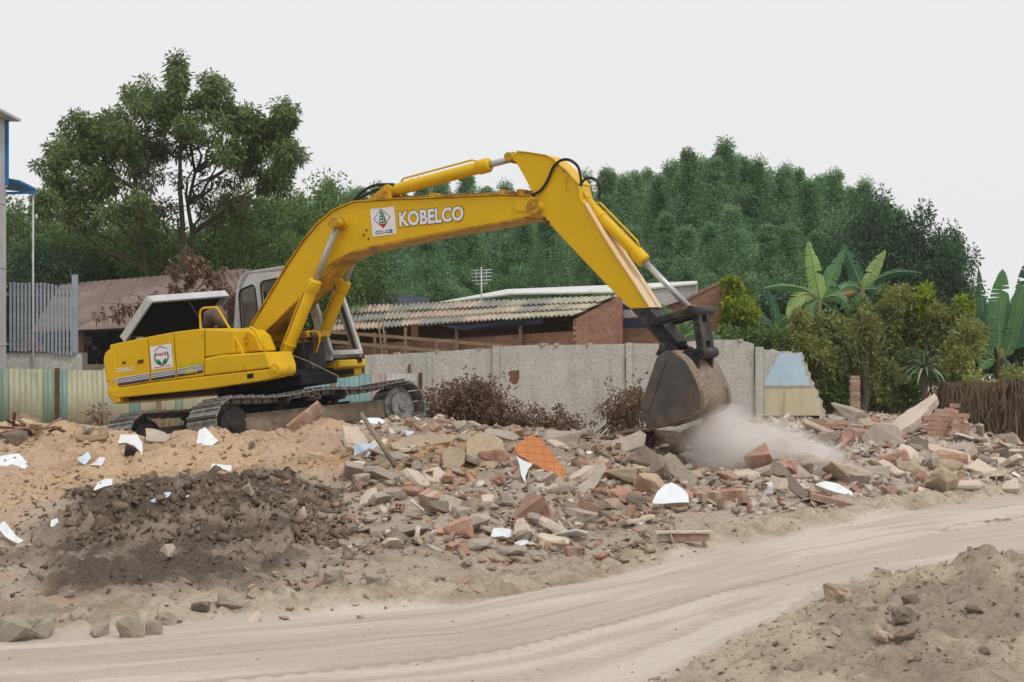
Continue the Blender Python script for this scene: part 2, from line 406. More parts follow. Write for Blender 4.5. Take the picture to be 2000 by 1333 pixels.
def smooth_table(X, Y):
    u = 1000 + FPX * X / np.maximum(Y, 1.0)
    iu = np.clip(np.searchsorted(TU, u) - 1, 0, len(TU) - 2); fu = np.clip((u - TU[iu]) / (TU[iu + 1] - TU[iu]), 0, 1); fu = fu * fu * (3 - 2 * fu)
    iy = np.clip(np.searchsorted(TY, Y) - 1, 0, len(TY) - 2); fy = np.clip((Y - TY[iy]) / (TY[iy + 1] - TY[iy]), 0, 1)
    return (TZ[iu, iy] * (1 - fu) + TZ[iu + 1, iy] * fu) * (1 - fy) + (TZ[iu, iy + 1] * (1 - fu) + TZ[iu + 1, iy + 1] * fu) * fy
ROAD_UP = np.array([[-900, -250], [-60, 3], [-20, 7.4], [-4.25, 9.9], [-3.46, 10.4], [-1.89, 11.4], [-.41, 12.3], [1.22, 14.6], [2.9, 17.4], [5.1, 20.4], [7.66, 23.0], [11, 25.9], [30, 38], [900, 600]])
ROAD_LO = np.array([[-900, -300], [-60, -6], [-20, 0], [0, 8.0], [.82, 9.1], [1.69, 10.6], [3, 12.3], [4.5, 13.9], [7, 16.6], [11, 20.2], [30, 31.5], [900, 560]])
def road_s(X, Y):
    up = np.interp(X, ROAD_UP[:, 0], ROAD_UP[:, 1]); lo = np.interp(X, ROAD_LO[:, 0], ROAD_LO[:, 1])
    return Y - up, Y - lo, (Y - lo) / (up - lo)
X, Y = GX.astype(np.float64), GY.astype(np.float64)
dU, dL, rs = road_s(X, Y)
wob = 0.35 * fbm(X * .7, Y * .7, 5, 3)
onroad = sstep(0.25, -0.15, dU + wob) * sstep(-0.25, 0.1, dL + wob * .8)
base = smooth_table(X, Y)
u_ = 1000 + FPX * X / np.maximum(Y, 1.0)
near = np.where((np.abs(X) < 20) & (Y < 50) & (Y > 5), 1.0, 0.0)
# foreground bank, right
ramp_x = sstep(1.2, 3.3, X + 0.25 * (11.5 - Y) + .25 * fbm(X * 1.5, Y * 1.5, 8, 3))
prof = np.where(Y > 11.7, sstep(13.0, 11.75, Y - .12 * (X - 3)), 0.35 + 0.65 * sstep(9.2, 11.6, Y))
bank = 0.36 * ramp_x * prof * (1 + .5 * fbm(X * 1.1, Y * 1.1, 3, 3)) * sstep(14.5, 12.5, Y - .1 * X)
bank = np.where((X < 12) & (Y > 7), bank, 0) * sstep(12, 8, X)
base = base + bank
# soil type weights
mud = sstep(-.14, .1, 0.45 - np.abs((u_ - 330) / 520) + .25 * fbm(X * .8, Y * .8, 11, 4)) * sstep(19.9, 18.6, Y + 0.8 * fbm(X * .9, Y * .9, 12, 3) + np.clip((300 - u_) / 300, 0, 1) * 2.6) * sstep(11.6, 12.7, Y + .8 * fbm(X, Y, 13, 3) - 0.004 * (u_ - 200).clip(0, 900) ) * (u_ > -700)
sand = sstep(18.2, 20.2, Y + 1.4 * fbm(X * .5, Y * .5, 21, 3) + np.clip((250 - u_) / 250, 0, 1) * 2.2) * sstep(780, 620, u_ + 160 * fbm(X * .6, Y * .6, 22, 3))
ora = sstep(.08, .3, .55 - ((X + 1.25) / 1.9) ** 2 - ((Y - 20.8) / 2.2) ** 2 + .55 * fbm(X * 1.1, Y * 1.1, 31, 4)) 
mud = mud * (1 - onroad); 
# relief
rough = np.where(onroad > .5, 0.0, 1.0) * (1 - onroad)
relief = rough * (0.10 * fbm(X * .9, Y * .9, 41, 4) + 0.065 * fbm(X * 3.5, Y * 3.5, 42, 4, .6) + 0.05 * np.abs(fbm(X * 7, Y * 7, 43, 3)))
bw_ = np.clip(bank / .12, 0, 1)
relief += bw_ * (.07 * np.abs(fbm(X * 4.5, Y * 4.5, 55, 4, .7)) + .05 * np.abs(fbm(X * 12, Y * 12, 56, 2)))
relief += (mud + .25 * np.clip(bank / .3, 0, 1)) * (0.16 * np.abs(fbm(X * 3.2, Y * 3.2, 51, 4, .65)) + .09 * np.abs(fbm(X * 8, Y * 8, 53, 3, .7)) + .04 * fbm(X * 12, Y * 12, 52, 2))
rub = sstep(640, 760, u_) * sstep(0.8, 2.2, dU) * sstep(33, 30, Y)
relief += rub * 0.10 * np.abs(fbm(X * 2.6, Y * 2.6, 61, 4, .6))
gul = sstep(.3, .8, sand) * (0.24 * (np.abs(fbm(X * 1.5 + Y * .3, Y * .5, 71, 4)) - .15) + .09 * np.abs(fbm(X * 4, Y * 2.5, 72, 4, .6)))
relief += gul
verge = sstep(-.1, .35, dU) * sstep(1.6, .5, dU)
relief += verge * (.05 + .09 * np.abs(fbm(X * 7, Y * 7, 81, 3, .65)))
# wheel ruts along the road
along = (X * .72 + Y * .69); acr = rs + .035 * fbm(along * .35, acr0 := X * 0 + 3.3, 90, 3)
rut = 0
for c, wd, dp in ((.14, .016, .008), (.22, .014, .01), (.38, .012, .006), (.47, .014, .010), (.62, .010, .006), (.70, .014, .010), (.86, .012, .008)):
    rut = rut - dp * np.exp(-((acr - c - .02 * np.sin(along * .5 + c * 20)) / wd) ** 2) + .5 * dp * np.exp(-((acr - c - .045) / wd) ** 2)
trd = 0
for c in (.22, .47, .70): trd = trd - .010 * np.exp(-((acr - c - .02 * np.sin(along * .5 + c * 20)) / .03) ** 4) * (np.sin(along * 2 * np.pi / .16 + np.abs(acr - c) * 90) > 0) * sstep(-.05, .15, vnoise(along * .35, acr * 3, 96))
dk = np.exp(-((rs - .62 - .05 * np.sin(along * .4)) / .035) ** 2) * sstep(4.6, 5.6, X)
relief += onroad * (trd + dk * .10 * (np.abs(fbm(X * 6, Y * 6, 97, 3)) - .12))
relief += onroad * (rut * (.6 + 1.2 * vnoise(along * .6, acr * 9, 95)) + .018 * fbm(X * .8, Y * .8, 91, 4) + 0.006 * fbm(along * 1.2, acr * 60, 92, 3))
Z = base + near * relief
Z = np.where((np.abs(X) > 20) | (Y > 50), base, Z)
Z = np.where(Y < 5, np.minimum(Z, 0.0), Z)

def ground_z(x, y):
    i = int(np.clip(np.searchsorted(XS, x) - 1, 0, len(XS) - 2)); j = int(np.clip(np.searchsorted(YS, y) - 1, 0, len(YS) - 2))
    fx = (x - XS[i]) / (XS[i + 1] - XS[i]); fy = (y - YS[j]) / (YS[j + 1] - YS[j])
    return float((Z[j, i] * (1 - fx) + Z[j, i + 1] * fx) * (1 - fy) + (Z[j + 1, i] * (1 - fx) + Z[j + 1, i + 1] * fx) * fy)
def gp(u, v, y0=9.0, y1=46.0):
    """where the sight line through photo pixel (u,v) meets the ground"""
    y = y0; st = 0.06
    while y < y1:
        p = px(u, v, y)
        if p.z <= ground_z(p.x, y): return Vector((p.x, y, ground_z(p.x, y)))
        y += st
    return px(u, v, y1)

# soil colour (what the soil is, not how it is lit)
def C(*a): return np.array(srgb(*a))
def lerp(a, b, t): return a + (b - a) * t[..., None]
col = np.zeros(X.shape + (3,)) + C(164, 148, 130)
n1 = fbm(X * 1.3, Y * 1.3, 101, 5); n2 = fbm(X * 5, Y * 5, 102, 4); n3 = fbm(X * .4, Y * .4, 103, 3)
col = lerp(col, np.zeros(3) + C(140, 122, 104), sstep(-.1, .35, n1))
col = lerp(col, np.zeros(3) + C(170, 136, 110), sstep(.1, .5, fbm(X * 1.9, Y * 1.9, 104, 4)) * .6)
sandc = lerp(np.zeros(X.shape + (3,)) + C(180, 152, 118), np.zeros(3) + C(158, 130, 100), sstep(-.2, .4, n1))
sandc = lerp(sandc, np.zeros(3) + C(176, 148, 124), sstep(.0, .4, n3 + .3 * n2))
col = lerp(col, sandc, sand)
col = lerp(col, lerp(np.zeros(X.shape + (3,)) + C(172, 136, 88), np.zeros(3) + C(152, 116, 76), sstep(-.2, .3, n2)), ora * .7)
pile = sstep(1380, 1500, u_) * sstep(.6, 2.0, dU) * sstep(33, 30, Y)
col = lerp(col, lerp(np.zeros(X.shape + (3,)) + C(178, 162, 148), np.zeros(3) + C(156, 138, 124), sstep(-.2, .3, n2)), pile * .8)
mudc = lerp(np.zeros(X.shape + (3,)) + C(94, 82, 72), np.zeros(3) + C(136, 120, 107), sstep(-.05, .35, n1 + .5 * n2))
rst = np.maximum(sstep(.05, .3, .5 - ((X - 1.55) / .9) ** 2 - ((Y - 20.2) / 1.6) ** 2 + .6 * fbm(X * 1.6, Y * 1.6, 33, 4)), .7 * sstep(.1, .4, .4 - ((X + 1.75) / .7) ** 2 - ((Y - 21.0) / 1.5) ** 2 + .6 * fbm(X * 1.6, Y * 1.6, 34, 4)))
col = lerp(col, lerp(np.zeros(X.shape + (3,)) + C(168, 116, 66), np.zeros(3) + C(136, 84, 50), sstep(-.2, .3, n2)), rst * .85)
col = lerp(col, mudc, mud)
roadc = lerp(np.zeros(X.shape + (3,)) + C(200, 187, 172), np.zeros(3) + C(186, 171, 156), sstep(-.2, .3, fbm(along * .35, acr * 9, 111, 4)))
roadc = lerp(roadc, np.zeros(3) + C(166, 148, 132), sstep(.12, .42, fbm(along * .3, acr * 14, 112, 4)) * .45)
roadc = lerp(roadc, np.zeros(3) + C(132, 116, 102), sstep(.002, .010, -rut) * .38 * sstep(-.1, .25, vnoise(along * .5, acr * 6, 113)))
roadc = lerp(roadc, np.zeros(3) + C(120, 106, 94), np.clip(dk * 1.2, 0, 1) * sstep(-.1, .2, fbm(X * 4, Y * 4, 98, 3)) * .8)
roadc = lerp(roadc, np.zeros(3) + C(158, 142, 128), np.clip(-trd / .01, 0, 1) * .35)
col = lerp(col, roadc, onroad)
vergec = lerp(np.zeros(X.shape + (3,)) + C(178, 164, 140), np.zeros(3) + C(156, 140, 116), sstep(-.2, .3, n2))
col = lerp(col, vergec, verge * (1 - onroad) * .8)
bankc = lerp(np.zeros(X.shape + (3,)) + C(176, 162, 136), np.zeros(3) + C(150, 133, 115), sstep(-.2, .35, n1 + .4 * n2))
bk = sstep(.05, .3, ramp_x) * (dL < .3) * (Y < 16) * (X > 0) * (1 - onroad)
col = lerp(col, bankc, bk)
grn = ((Y > 38) | (np.abs(X) > 22)).astype(float)
col = lerp(col, np.zeros(3) + C(110, 104, 74), grn * .7)

_l = col.mean(-1, keepdims=True); col = np.clip((col * .86 + _l * .14) * np.array([1.27, 1.27, 1.27]), 0, .8)
col = col * (1 - .26 * onroad)[..., None]
def soilmat():
    m, n, l, o = newmat('site_soil')
    b = n.new('ShaderNodeBsdfPrincipled'); l.new(b.outputs[0], o.inputs[0]); b.inputs['Roughness'].default_value = 0.95; b.inputs['Specular IOR Level'].default_value = 0.1
    at = n.new('ShaderNodeAttribute'); at.attribute_name = 'soil'
    tc = n.new('ShaderNodeTexCoord')
    t = noise(n, l, tc.outputs['Object'], 17, 8, 0.8); r = ramp(n, [(0.32, (.68, .67, .66)), (0.5, (1.05, 1.05, 1.05)), (.7, (1.22, 1.22, 1.22))]); l.new(t.outputs[0], r.inputs[0])
    l.new(mixc(n, l, at.outputs['Alpha'], at.outputs[0], r.outputs[0], 'MULTIPLY'), b.inputs['Base Color'])
    t2 = noise(n, l, tc.outputs['Object'], 13, 8, 0.78); bp = n.new('ShaderNodeBump'); ms = n.new('ShaderNodeMath'); ms.operation = 'MULTIPLY'; ms.inputs[1].default_value = .85; l.new(at.outputs['Alpha'], ms.inputs[0]); l.new(ms.outputs[0], bp.inputs['Strength']); bp.inputs['Distance'].default_value = 0.055
    l.new(t2.outputs[0], bp.inputs['Height']); l.new(bp.outputs[0], b.inputs['Normal'])
    return m
M_soil = soilmat()
ny, nx = X.shape
idx = np.arange(ny * nx).reshape(ny, nx)
F = np.stack([idx[:-1, :-1], idx[:-1, 1:], idx[1:, 1:], idx[1:, :-1]], -1)
fc = lambda a: (a[:-1, :-1] + a[1:, 1:]) / 2
sel_road = fc(onroad) > .5
sel_mud = (fc(mud) > .5) & ~sel_road
sel_sand = (fc(np.maximum(sand, ora)) > .5) & ~sel_road & ~sel_mud & (fc(Y) < 33) & (np.abs(fc(X)) < 14.5)
sel_bank = (fc(bank) > .06) & ~sel_road
sel_ground = ~(sel_road | sel_mud | sel_sand | sel_bank)
VV = np.stack([X, Y, Z], -1).reshape(-1, 3); CC = np.concatenate([col.reshape(-1, 3), (1 - .55 * onroad).reshape(-1, 1)], 1).astype(np.float32)
for nm, sel in (('ground', sel_ground), ('dirt_road', sel_road), ('mud_heap', sel_mud), ('sand_mound', sel_sand), ('soil_bank', sel_bank)):
    f = F[sel]; used = np.unique(f); remap = np.zeros(ny * nx, np.int32); remap[used] = np.arange(len(used))
    me = npmesh(nm, VV[used], remap[f], True)
    a = me.attributes.new('soil', 'FLOAT_COLOR', 'POINT'); a.data.foreach_set('color', CC[used].ravel())
    tag(mobj(nm, me, M_soil), kind='structure')
# ================================================================== EXCAVATOR
TH, PH = R(28), R(48)                                  # heading of the upper body / of the tracks
GXs, GYs = 0.1304, -0.0273                             # slope of the heap it stands on
EO = Vector((-4.38, 28.0, 0.52))
en = Vector((-GXs, -GYs, 1)).normalized()
ef = Vector((math.cos(TH), -math.sin(TH), 0)); ef = (ef - en * ef.dot(en)).normalized(); el = en.cross(ef)
exc = empty('excavator')
exc.matrix_world = Matrix(((ef.x, el.x, en.x, EO.x), (ef.y, el.y, en.y, EO.y), (ef.z, el.z, en.z, EO.z), (0, 0, 0, 1)))
tag(exc, 'large yellow crawler excavator with raised boom standing on the rubble heap', 'excavator')
CAMP = Vector((0, 0, CAM_H))
def P(u, v, y):
    """point of the machine's plane (y metres left of its centre line) seen at photo pixel (u,v), in machine coordinates"""
    d = Vector(((u - 1000) / FPX, 1, -(v - HZ) / FPX))
    t = ((EO - CAMP).dot(el) + y) / d.dot(el); q = CAMP + d * t - EO
    return Vector((q.dot(ef), y, q.dot(en)))
def P2(pts, y): return [P(u, v, y) for u, v in pts]
def yprism(mb, pts, y0, y1):
    pts = [Vector((p[0], y0, p[-1])) for p in pts]; mb.prism(pts, (0, y1 - y0, 0)); return mb

def text_mesh(txt, quad, off=0.0, shear=0.0, bold=0.02, lift=(0, -0.006, 0), thick=(0, -0.004, 0)):
    """lettering mapped into a 3-D quad (bottom-left, bottom-right, top-right, top-left)"""
    cu = bpy.data.curves.new('lettering', 'FONT'); cu.body = txt; cu.offset = bold; cu.shear = shear; cu.resolution_u = 3
    to = bpy.data.objects.new('lettering', cu); COL.objects.link(to)
    dg = bpy.context.evaluated_depsgraph_get(); dg.update()
    me = bpy.data.meshes.new_from_object(to.evaluated_get(dg)); COL.objects.unlink(to); bpy.data.objects.remove(to)
    co = np.array([v.co[:] for v in me.vertices]); lo = co.min(0); hi = co.max(0)
    a, b, c, d = (Vector(q) for q in quad)
    for v in me.vertices:
        s = (v.co.x - lo[0]) / (hi[0] - lo[0]); t = (v.co.y - lo[1]) / (hi[1] - lo[1])
        v.co = (a * (1 - s) + b * s) * (1 - t) + (d * (1 - s) + c * s) * t + Vector(lift)
    me.materials.clear()
    return me
def flat(poly3, lift, mat, name, parent):
    mb = MB(); n = len(poly3); mb.add([Vector(p) + Vector(lift) for p in poly3], [tuple(range(n))]); return mb.build(name, mat, parent)

# ---- tracks
M_caked = surf('dust_caked_steel', srgb(140, 124, 108), srgb(112, 98, 86), 3, .9, 0, .4, 18, dirt=srgb(72, 66, 60), dirt_amt=.35, dscale=2.5)
TR = PH + TH
HG, HLc, WR = 1.25, 1.95, 0.40                          # half gauge, half wheel base, wheel radius
trot = Matrix.Rotation(TR, 3, 'Z')
def make_shoe():
    m = MB(); m.box((0, 0, 0), (0.196, 0.80, 0.022))
    m.box((-.07, 0, .028), (.022, .80, .04)); m.box((.05, 0, .02), (.018, .80, .02))
    m.box((0, .09, -.045), (.17, .05, .07)); m.box((0, -.09, -.045), (.17, .05, .07))
    me = m.mesh('track_shoe'); me.materials.append(M_shoe); return me
shoe_me = make_shoe()
def track_path(s):
    """position and direction on the belt, s in metres"""
    top = 2 * HLc; arc = math.pi * (WR + .05); r = WR + .05
    L = 2 * top + 2 * arc; s %= L
    if s < top:
        x = -HLc + s; sag = -.055 * math.sin(math.pi * ((s / top * 2) % 1.0)) ** 2
        return (x, .02 + 2 * r + sag, 0.0)
    s -= top
    if s < arc:
        a = math.pi / 2 - s / r; return (HLc + r * math.cos(a), .02 + r + r * math.sin(a), -(s / r))
    s -= arc
    if s < top: return (HLc - s, .02, -math.pi)
    s -= top; a = -math.pi / 2 - s / r
    return (-HLc + r * math.cos(a), .02 + r + r * math.sin(a), -math.pi - s / r)
BL = 4 * HLc + 2 * math.pi * (WR + .05); NS = 48
for side in (1, -1):
    m = MB()
    m.box((0, 0, .47), (3.5, .30, .34)); m.box((0, 0, .25), (3.2, .24, .12)); m.box((-1.75, 0, .47), (.6, .42, .2))
    tr = m.build('track_frame', M_caked, exc, 0.02)
    tr.rotation_euler = (0, 0, TR); tr.location = trot @ Vector((0, -side * HG, 0.0))
    for k in range(NS):
        x, z, a = track_path(k * BL / NS)
        sh = mobj('track_shoe', shoe_me, None, tr, (x, 0, z), (0, -a, 0))
    for x0, nm in ((HLc, 'sprocket'), (-HLc, 'idler_wheel')):
        w_ = MB(); w_.tube([(x0, -.2, .47), (x0, .2, .47)], WR - .03, 24); w_.tube([(x0, -.27, .47), (x0, .27, .47)], WR * .66, 24); w_.tube([(x0, -.30, .47), (x0, .30, .47)], WR * .25, 14)
        w_.build(nm, M_shoe if nm == 'sprocket' else M_black, tr, 0.015)
    for x0 in (-.75, .55):
        w_ = MB(); w_.tube([(x0, -.24, .80), (x0, .24, .80)], .085, 14); w_.tube([(x0, -.30, .80), (x0, .30, .80)], .05, 10); w_.box((x0, 0, .70), (.1, .1, .16)); w_.build('carrier_roller', M_black, tr)
    for k in range(8):
        x0 = -1.45 + k * .414
        w_ = MB(); w_.tube([(x0, -.24, .16), (x0, .24, .16)], .12, 14); w_.build('track_roller', M_black, tr)
m = MB(); m.box((0, 0, .62), (1.3, 1.9, .3)); m.box((0, 0, .55), (3.0, .42, .28), Matrix.Rotation(R(35), 3, 'Z') ); m.box((0, 0, .55), (3.0, .42, .28), Matrix.Rotation(R(-35), 3, 'Z'))
c_ = m.build('car_body', M_dark, exc, .02); c_.rotation_euler = (0, 0, TR)
m = MB(); m.tube([(0, 0, .76), (0, 0, 1.04)], .72, 32); m.tube([(0, 0, .84), (0, 0, .92)], .80, 32); m.build('slewing_ring', M_dark, exc)

# ---- upper deck
YS_ = -1.42
m = MB(); m.box((-.55, 0, 1.26), (3.5, 2.4, .12)); m.box((.3, 0, 1.14), (1.9, 1.1, .2)); m.build('deck_frame', M_dark, exc, .02)
sk = P2([(213, 761), (293, 748.6), (344, 742.6), (400, 735.6), (532, 720.6), (544, 722), (544, 737), (510, 745), (405, 760), (228, 778), (215, 772)], YS_)
m = MB(); yprism(m, sk, YS_ - .02, YS_ + .25); m.build('side_skirt', M_yellow, exc, .02)
for sgn in (1,):                                         # matching skirt and flank on the far side
    m = MB(); yprism(m, [(-2.3, 0, 1.18), (1.2, 0, 1.15), (1.2, 0, 1.36), (-2.3, 0, 1.42)], 1.2, 1.45); m.build('side_skirt', M_yellow, exc, .02)
    m = MB(); yprism(m, [(-2.3, 0, 1.43), (-1.0, 0, 1.43), (-1.0, 0, 2.1), (-2.3, 0, 2.1)], 1.35, 1.44); m.build('engine_door', M_yellow, exc, .02)
# counterweight: rounded block across the tail
m = MB(); prof = []
tz0, tz1 = 1.19, 2.16
xr, xf = P(196, 700, YS_).x, P(213, 700, YS_).x
for k, (dx, z) in enumerate(((.14, tz0), (.02, 1.34), (0, 1.46), (.0, 1.5), (.05, 1.5), (.05, 1.60), (0, 1.60), (.0, 2.02), (.05, 2.12), (.12, tz1))): prof.append((dx, z))
N = 13; ring = []
for j in range(N):
    t = -1 + 2 * j / (N - 1); y = t * 1.43
    bow = -.42 * (1 - abs(t) ** 2.2) - .0
    ring.append([(xr + .0 + dx + bow + .10 * max(0, abs(t) - .9) / .1 * 1.0, y, z) for dx, z in prof] + [(-2.15, y, tz1), (-2.15, y, tz0)])
vs = [p for r_ in ring for p in r_]; K = len(ring[0])
fs = [(j * K + k, (j + 1) * K + k, (j + 1) * K + (k + 1) % K, j * K + (k + 1) % K) for j in range(N - 1) for k in range(K)]
fs += [tuple(range(K)), tuple((N - 1) * K + k for k in range(K - 1, -1, -1))]
m.add(vs, fs); fix_normals(m.build('counterweight', M_yellow, exc, .025))
# doors on the near flank
def door(pts, name, y0=YS_, d=.10, mat=M_yellow, bev=.018):
    mb = MB(); yprism(mb, P2(pts, YS_), y0, y0 + d); return mb.build(name, mat, exc, bev)
d1 = door([(214, 674), (286.5, 659), (294, 747), (217, 759)], 'engine_door')
d2 = door([(288.5, 658.5), (337, 649.5), (344.5, 741.3), (295.5, 747)], 'engine_door')
d3 = door([(339, 649), (397, 642), (397.8, 734.8), (346, 741)], 'pump_door')
for pts in ([(239, 707), (245, 706), (246, 710.5), (240, 711.5)], [(269, 704), (280, 702), (281, 709), (270, 711)]):
    mb = MB(); yprism(mb, P2(pts, YS_), YS_ - .012, YS_ + .02); mb.build('door_latch', M_rust, d1)
mb = MB(); yprism(mb, P2([(398.6, 642), (455, 645), (456, 691), (399, 698)], YS_), YS_ + .01, YS_ + .9); tank = mb.build('fuel_tank', M_yellow, exc, .03)
mb = MB(); yprism(mb, P2([(399, 700), (430, 694), (519, 688), (530, 719), (399.5, 734.4)], YS_), YS_ - .01, YS_ + .75); tbx = mb.build('tool_box', M_yellow, exc, .03)
mb = MB(); yprism(mb, P2([(484, 731), (496, 729), (497, 738), (485, 740)], YS_), YS_ - .028, YS_ + .02); mb.build('vent_slot', M_dark, exc)
# engine bay block and clutter under the open hood
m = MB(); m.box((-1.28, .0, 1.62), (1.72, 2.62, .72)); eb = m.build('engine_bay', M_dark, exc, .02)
rr = random.Random(3)
for k in range(16):
    x, y = rr.uniform(-2.0, -.6), rr.uniform(-1.1, 1.0); s_ = rr.uniform(.1, .32)
    m = MB()
    if k % 3 == 0: m.tube([(x, y - s_, 2.02), (x, y + s_, 2.04)], rr.uniform(.05, .1), 10)
    else: m.box((x, y, 2.0), (s_, s_ * 1.2, rr.uniform(.1, .3)), Matrix.Rotation(rr.uniform(0, 1), 3, 'Z'))
    m.build('engine_block', rr.choice([M_black, M_dark, M_rust]), eb, .012)
m = MB(); m.tube(P2([(405, 640), (412, 620), (424, 614), (432, 626), (436, 642)], -.7), [.08, .16, .17, .14, .06], 9); m.build('rag_bundle', surf('brown_rag', srgb(120, 104, 92), srgb(90, 78, 70), 6, .95, 0, .6, 12), eb)
# hood hinged up at the tail
h1, h2 = P(237, 660, -1.1), P(289, 582, -1.1)
h3, h4 = P(440, 571, .95), Vector((h1.x + .05, .95, h1.z))
hn = (h2 - h1).cross(h4 - h1).normalized()
if hn.x > 0: hn = -hn
m = MB(); m.prism([h1, h2, h3, h4], hn * .04); hood = m.build('engine_hood', M_grey, exc, .012)
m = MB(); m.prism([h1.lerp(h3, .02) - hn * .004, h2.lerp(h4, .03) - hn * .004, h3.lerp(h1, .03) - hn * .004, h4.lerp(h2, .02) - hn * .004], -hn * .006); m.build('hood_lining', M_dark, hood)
for a_, b_ in ((h1, h2), (h2, h3), (h3, h4)):
    m = MB(); m.bar(a_ - hn * .05, b_ - hn * .05, .05, .16, hn); m.build('hood_rim', M_grey, hood, .01)
m = MB(); m.tube([h3.lerp(h4, .35) - hn * .1, Vector((-.75, .75, 2.0))], .016, 6); m.tube([h2.lerp(h3, .45) - hn * .1, Vector((-.8, -.2, 2.0))], .014, 6); m.build('hood_stay', M_black, hood)
m = MB(); m.tube([P(300, 640, -1.3), P(300, 640, -1.3) + Vector((.3, .2, 0))], .03, 6); 
# handrail
def smooth_path(pts, n=6):
    pts = [Vector(p) for p in pts]; out = []
    for i in range(len(pts) - 1):
        p0 = pts[max(i - 1, 0)]; p1 = pts[i]; p2 = pts[i + 1]; p3 = pts[min(i + 2, len(pts) - 1)]
        for k in range(n):
            t = k / n; out.append(.5 * ((2 * p1) + (p2 - p0) * t + (2 * p0 - 5 * p1 + 4 * p2 - p3) * t * t + (3 * p1 - p0 - 3 * p2 + p3) * t ** 3))
    return out + [pts[-1]]
YH = -1.36
m = MB(); m.tube(smooth_path(P2([(392, 645), (391, 625), (391, 611), (396, 603), (410, 601.5), (421, 601), (427, 606), (446, 638), (474, 686)], YH), 4) + [P(477, 725, YS_ - .03)], .020, 8); m.build('handrail', M_yellow, exc)
# boom foot bracket and right-hand console
m = MB()
for y0 in (-.52, .36): yprism(m, [P(458, 645, -.45), P(487, 640, -.45), P(500, 652, -.45), P(520, 700, -.45), P(530, 735, -.45), P(460, 735, -.45)], y0, y0 + .14)
m.build('boom_bracket', M_yellow, exc, .02)
m = MB(); yprism(m, P2([(470, 652), (486, 644), (499, 656), (511, 686), (471, 690)], -1.05), -1.05, -.6); m.build('hydraulic_tank', M_yellow, exc, .03)
m = MB(); m.tube([P(475, 655, -1.08), P(477, 672, -1.08)], .07, 10); m.build('filter_can', M_yellow2, exc, .01)
cb = P(546, 720, -.5)
m = MB(); m.tube([(cb.x, -.72, cb.z), (cb.x, .72, cb.z)], .115, 18); m.tube([(cb.x, -.76, cb.z), (cb.x, .76, cb.z)], .05, 12); m.box((cb.x - .35, 0, cb.z - .06), (.8, 1.1, .24)); m.build('cylinder_bracket', M_yellow2, exc, .015)
tb = P(541, 723, -1.4)
m = MB(); m.tube([(tb.x, -1.47, tb.z), (tb.x, -1.0, tb.z)], .115, 20); m.tube([(tb.x, -1.50, tb.z), (tb.x, -1.4, tb.z)], .05, 12); m.build('frame_boss', M_yellow, exc, .012)
gp_ = P2([(489, 640), (499, 646), (508, 664), (519, 687)], -1.2); m = MB(); m.tube(gp_, .03, 8); m.build('grab_rail', M_yellow, exc)
m = MB(); m.box(P(462, 672, -1.1), (.1, .5, .5)); m.build('gap_shade_box', M_dark, exc)  # dark box stands in for the shade in the gap beside the tank
# far deck nose under the cab
m = MB(); yprism(m, [P(650, 707, .95), P(714, 701, 1.42), P(716, 715, 1.42), P(700, 722, 1.42), P(640, 735, .95)], .55, 1.43); nose = m.build('deck_nose', M_yellow, exc, .03)
q = [P(690, 705, .55), P(701, 704, .55), P(701, 717, .55), P(690, 718, .55)]
nx_ = max(p.x for p in [P(714, 701, 1.42), P(716, 715, 1.42)])
m = MB(); m.box((nx_ + .0, 1.2, 1.43), (.05, .12, .1)); m.build('vent_slot', M_dark, nose)

# ---- cab
CR, CL = .40, 1.40
xb, zb = -.92, 1.42
cabo = [(-.90, 1.45), (-.86, 2.2), (-.66, 3.05), (-.52, 3.28), (-.35, 3.34), (.70, 3.30), (.90, 3.18), (1.27, 1.62), (1.27, 1.45)]
w1 = rquad([(-.66, 2.05), (-.60, 3.02), (-.22, 3.08), (-.24, 2.05)], .18)
w2 = rquad([(-.10, 2.05), (-.09, 3.10), (.74, 3.10), (1.00, 2.05)], .12)
cabm = None
for y0, d in ((CR, .05), (CL - .05, .05)):
    w2_ = w2 if y0 == CR else rquad([(-.10, 1.66), (-.09, 3.10), (.74, 3.10), (1.10, 1.66)], .10)
    o = panel(cabo, [w1, w2_], lambda a, b, dd, y0=y0: (a, y0 + dd, b), d).build('cab_side', M_grey, exc, 0)
    fix_normals(o)
    for w__ in (w1, w2_):
        g = MB(); g.add([(a, y0 + .025, b) for a, b in w__], [tuple(range(len(w__)))])
        if w__ is w1: g.build('window_pane', M_glass, o)
        s_ = MB(); s_.tube([(a, y0 + (0 if y0 < 1 else .05), b) for a, b in w__ + w__[:2]], .018, 5, False); s_.build('window_seal', M_rubber, o)
m = MB(); m.prism([(-.66, CR, 3.05), (-.52, CR, 3.28), (-.35, CR, 3.34), (.70, CR, 3.30), (.90, CR, 3.18), (.82, CR, 3.15), (-.3, CR, 3.25), (-.56, CR, 3.0)], (0, CL - CR, 0)); m.build('cab_roof', M_grey, exc, .03)
m = MB(); m.prism([(-.90, CR + .05, 1.45), (-.86, CR + .05, 2.2), (-.82, CR + .05, 2.2), (-.85, CR + .05, 1.45)], (0, CL - CR - .1, 0)); m.build('cab_rear_panel', M_grey, exc)
m = MB(); m.prism([(-.86, CR + .06, 2.2), (-.66, CR + .06, 3.04), (-.65, CR + .06, 3.04), (-.85, CR + .06, 2.2)], (0, CL - CR - .12, 0)); m.build('window_pane', M_glass, exc)
m = MB()
for y in (CR + .03, CL - .03): m.bar((1.27, y, 1.6), (.91, y, 3.2), .07, .09, (0, 1, 0))
m.bar((1.27, CR, 1.58), (1.27, CL, 1.58), .09, .09); m.build('cab_front_frame', M_grey, exc, .015)
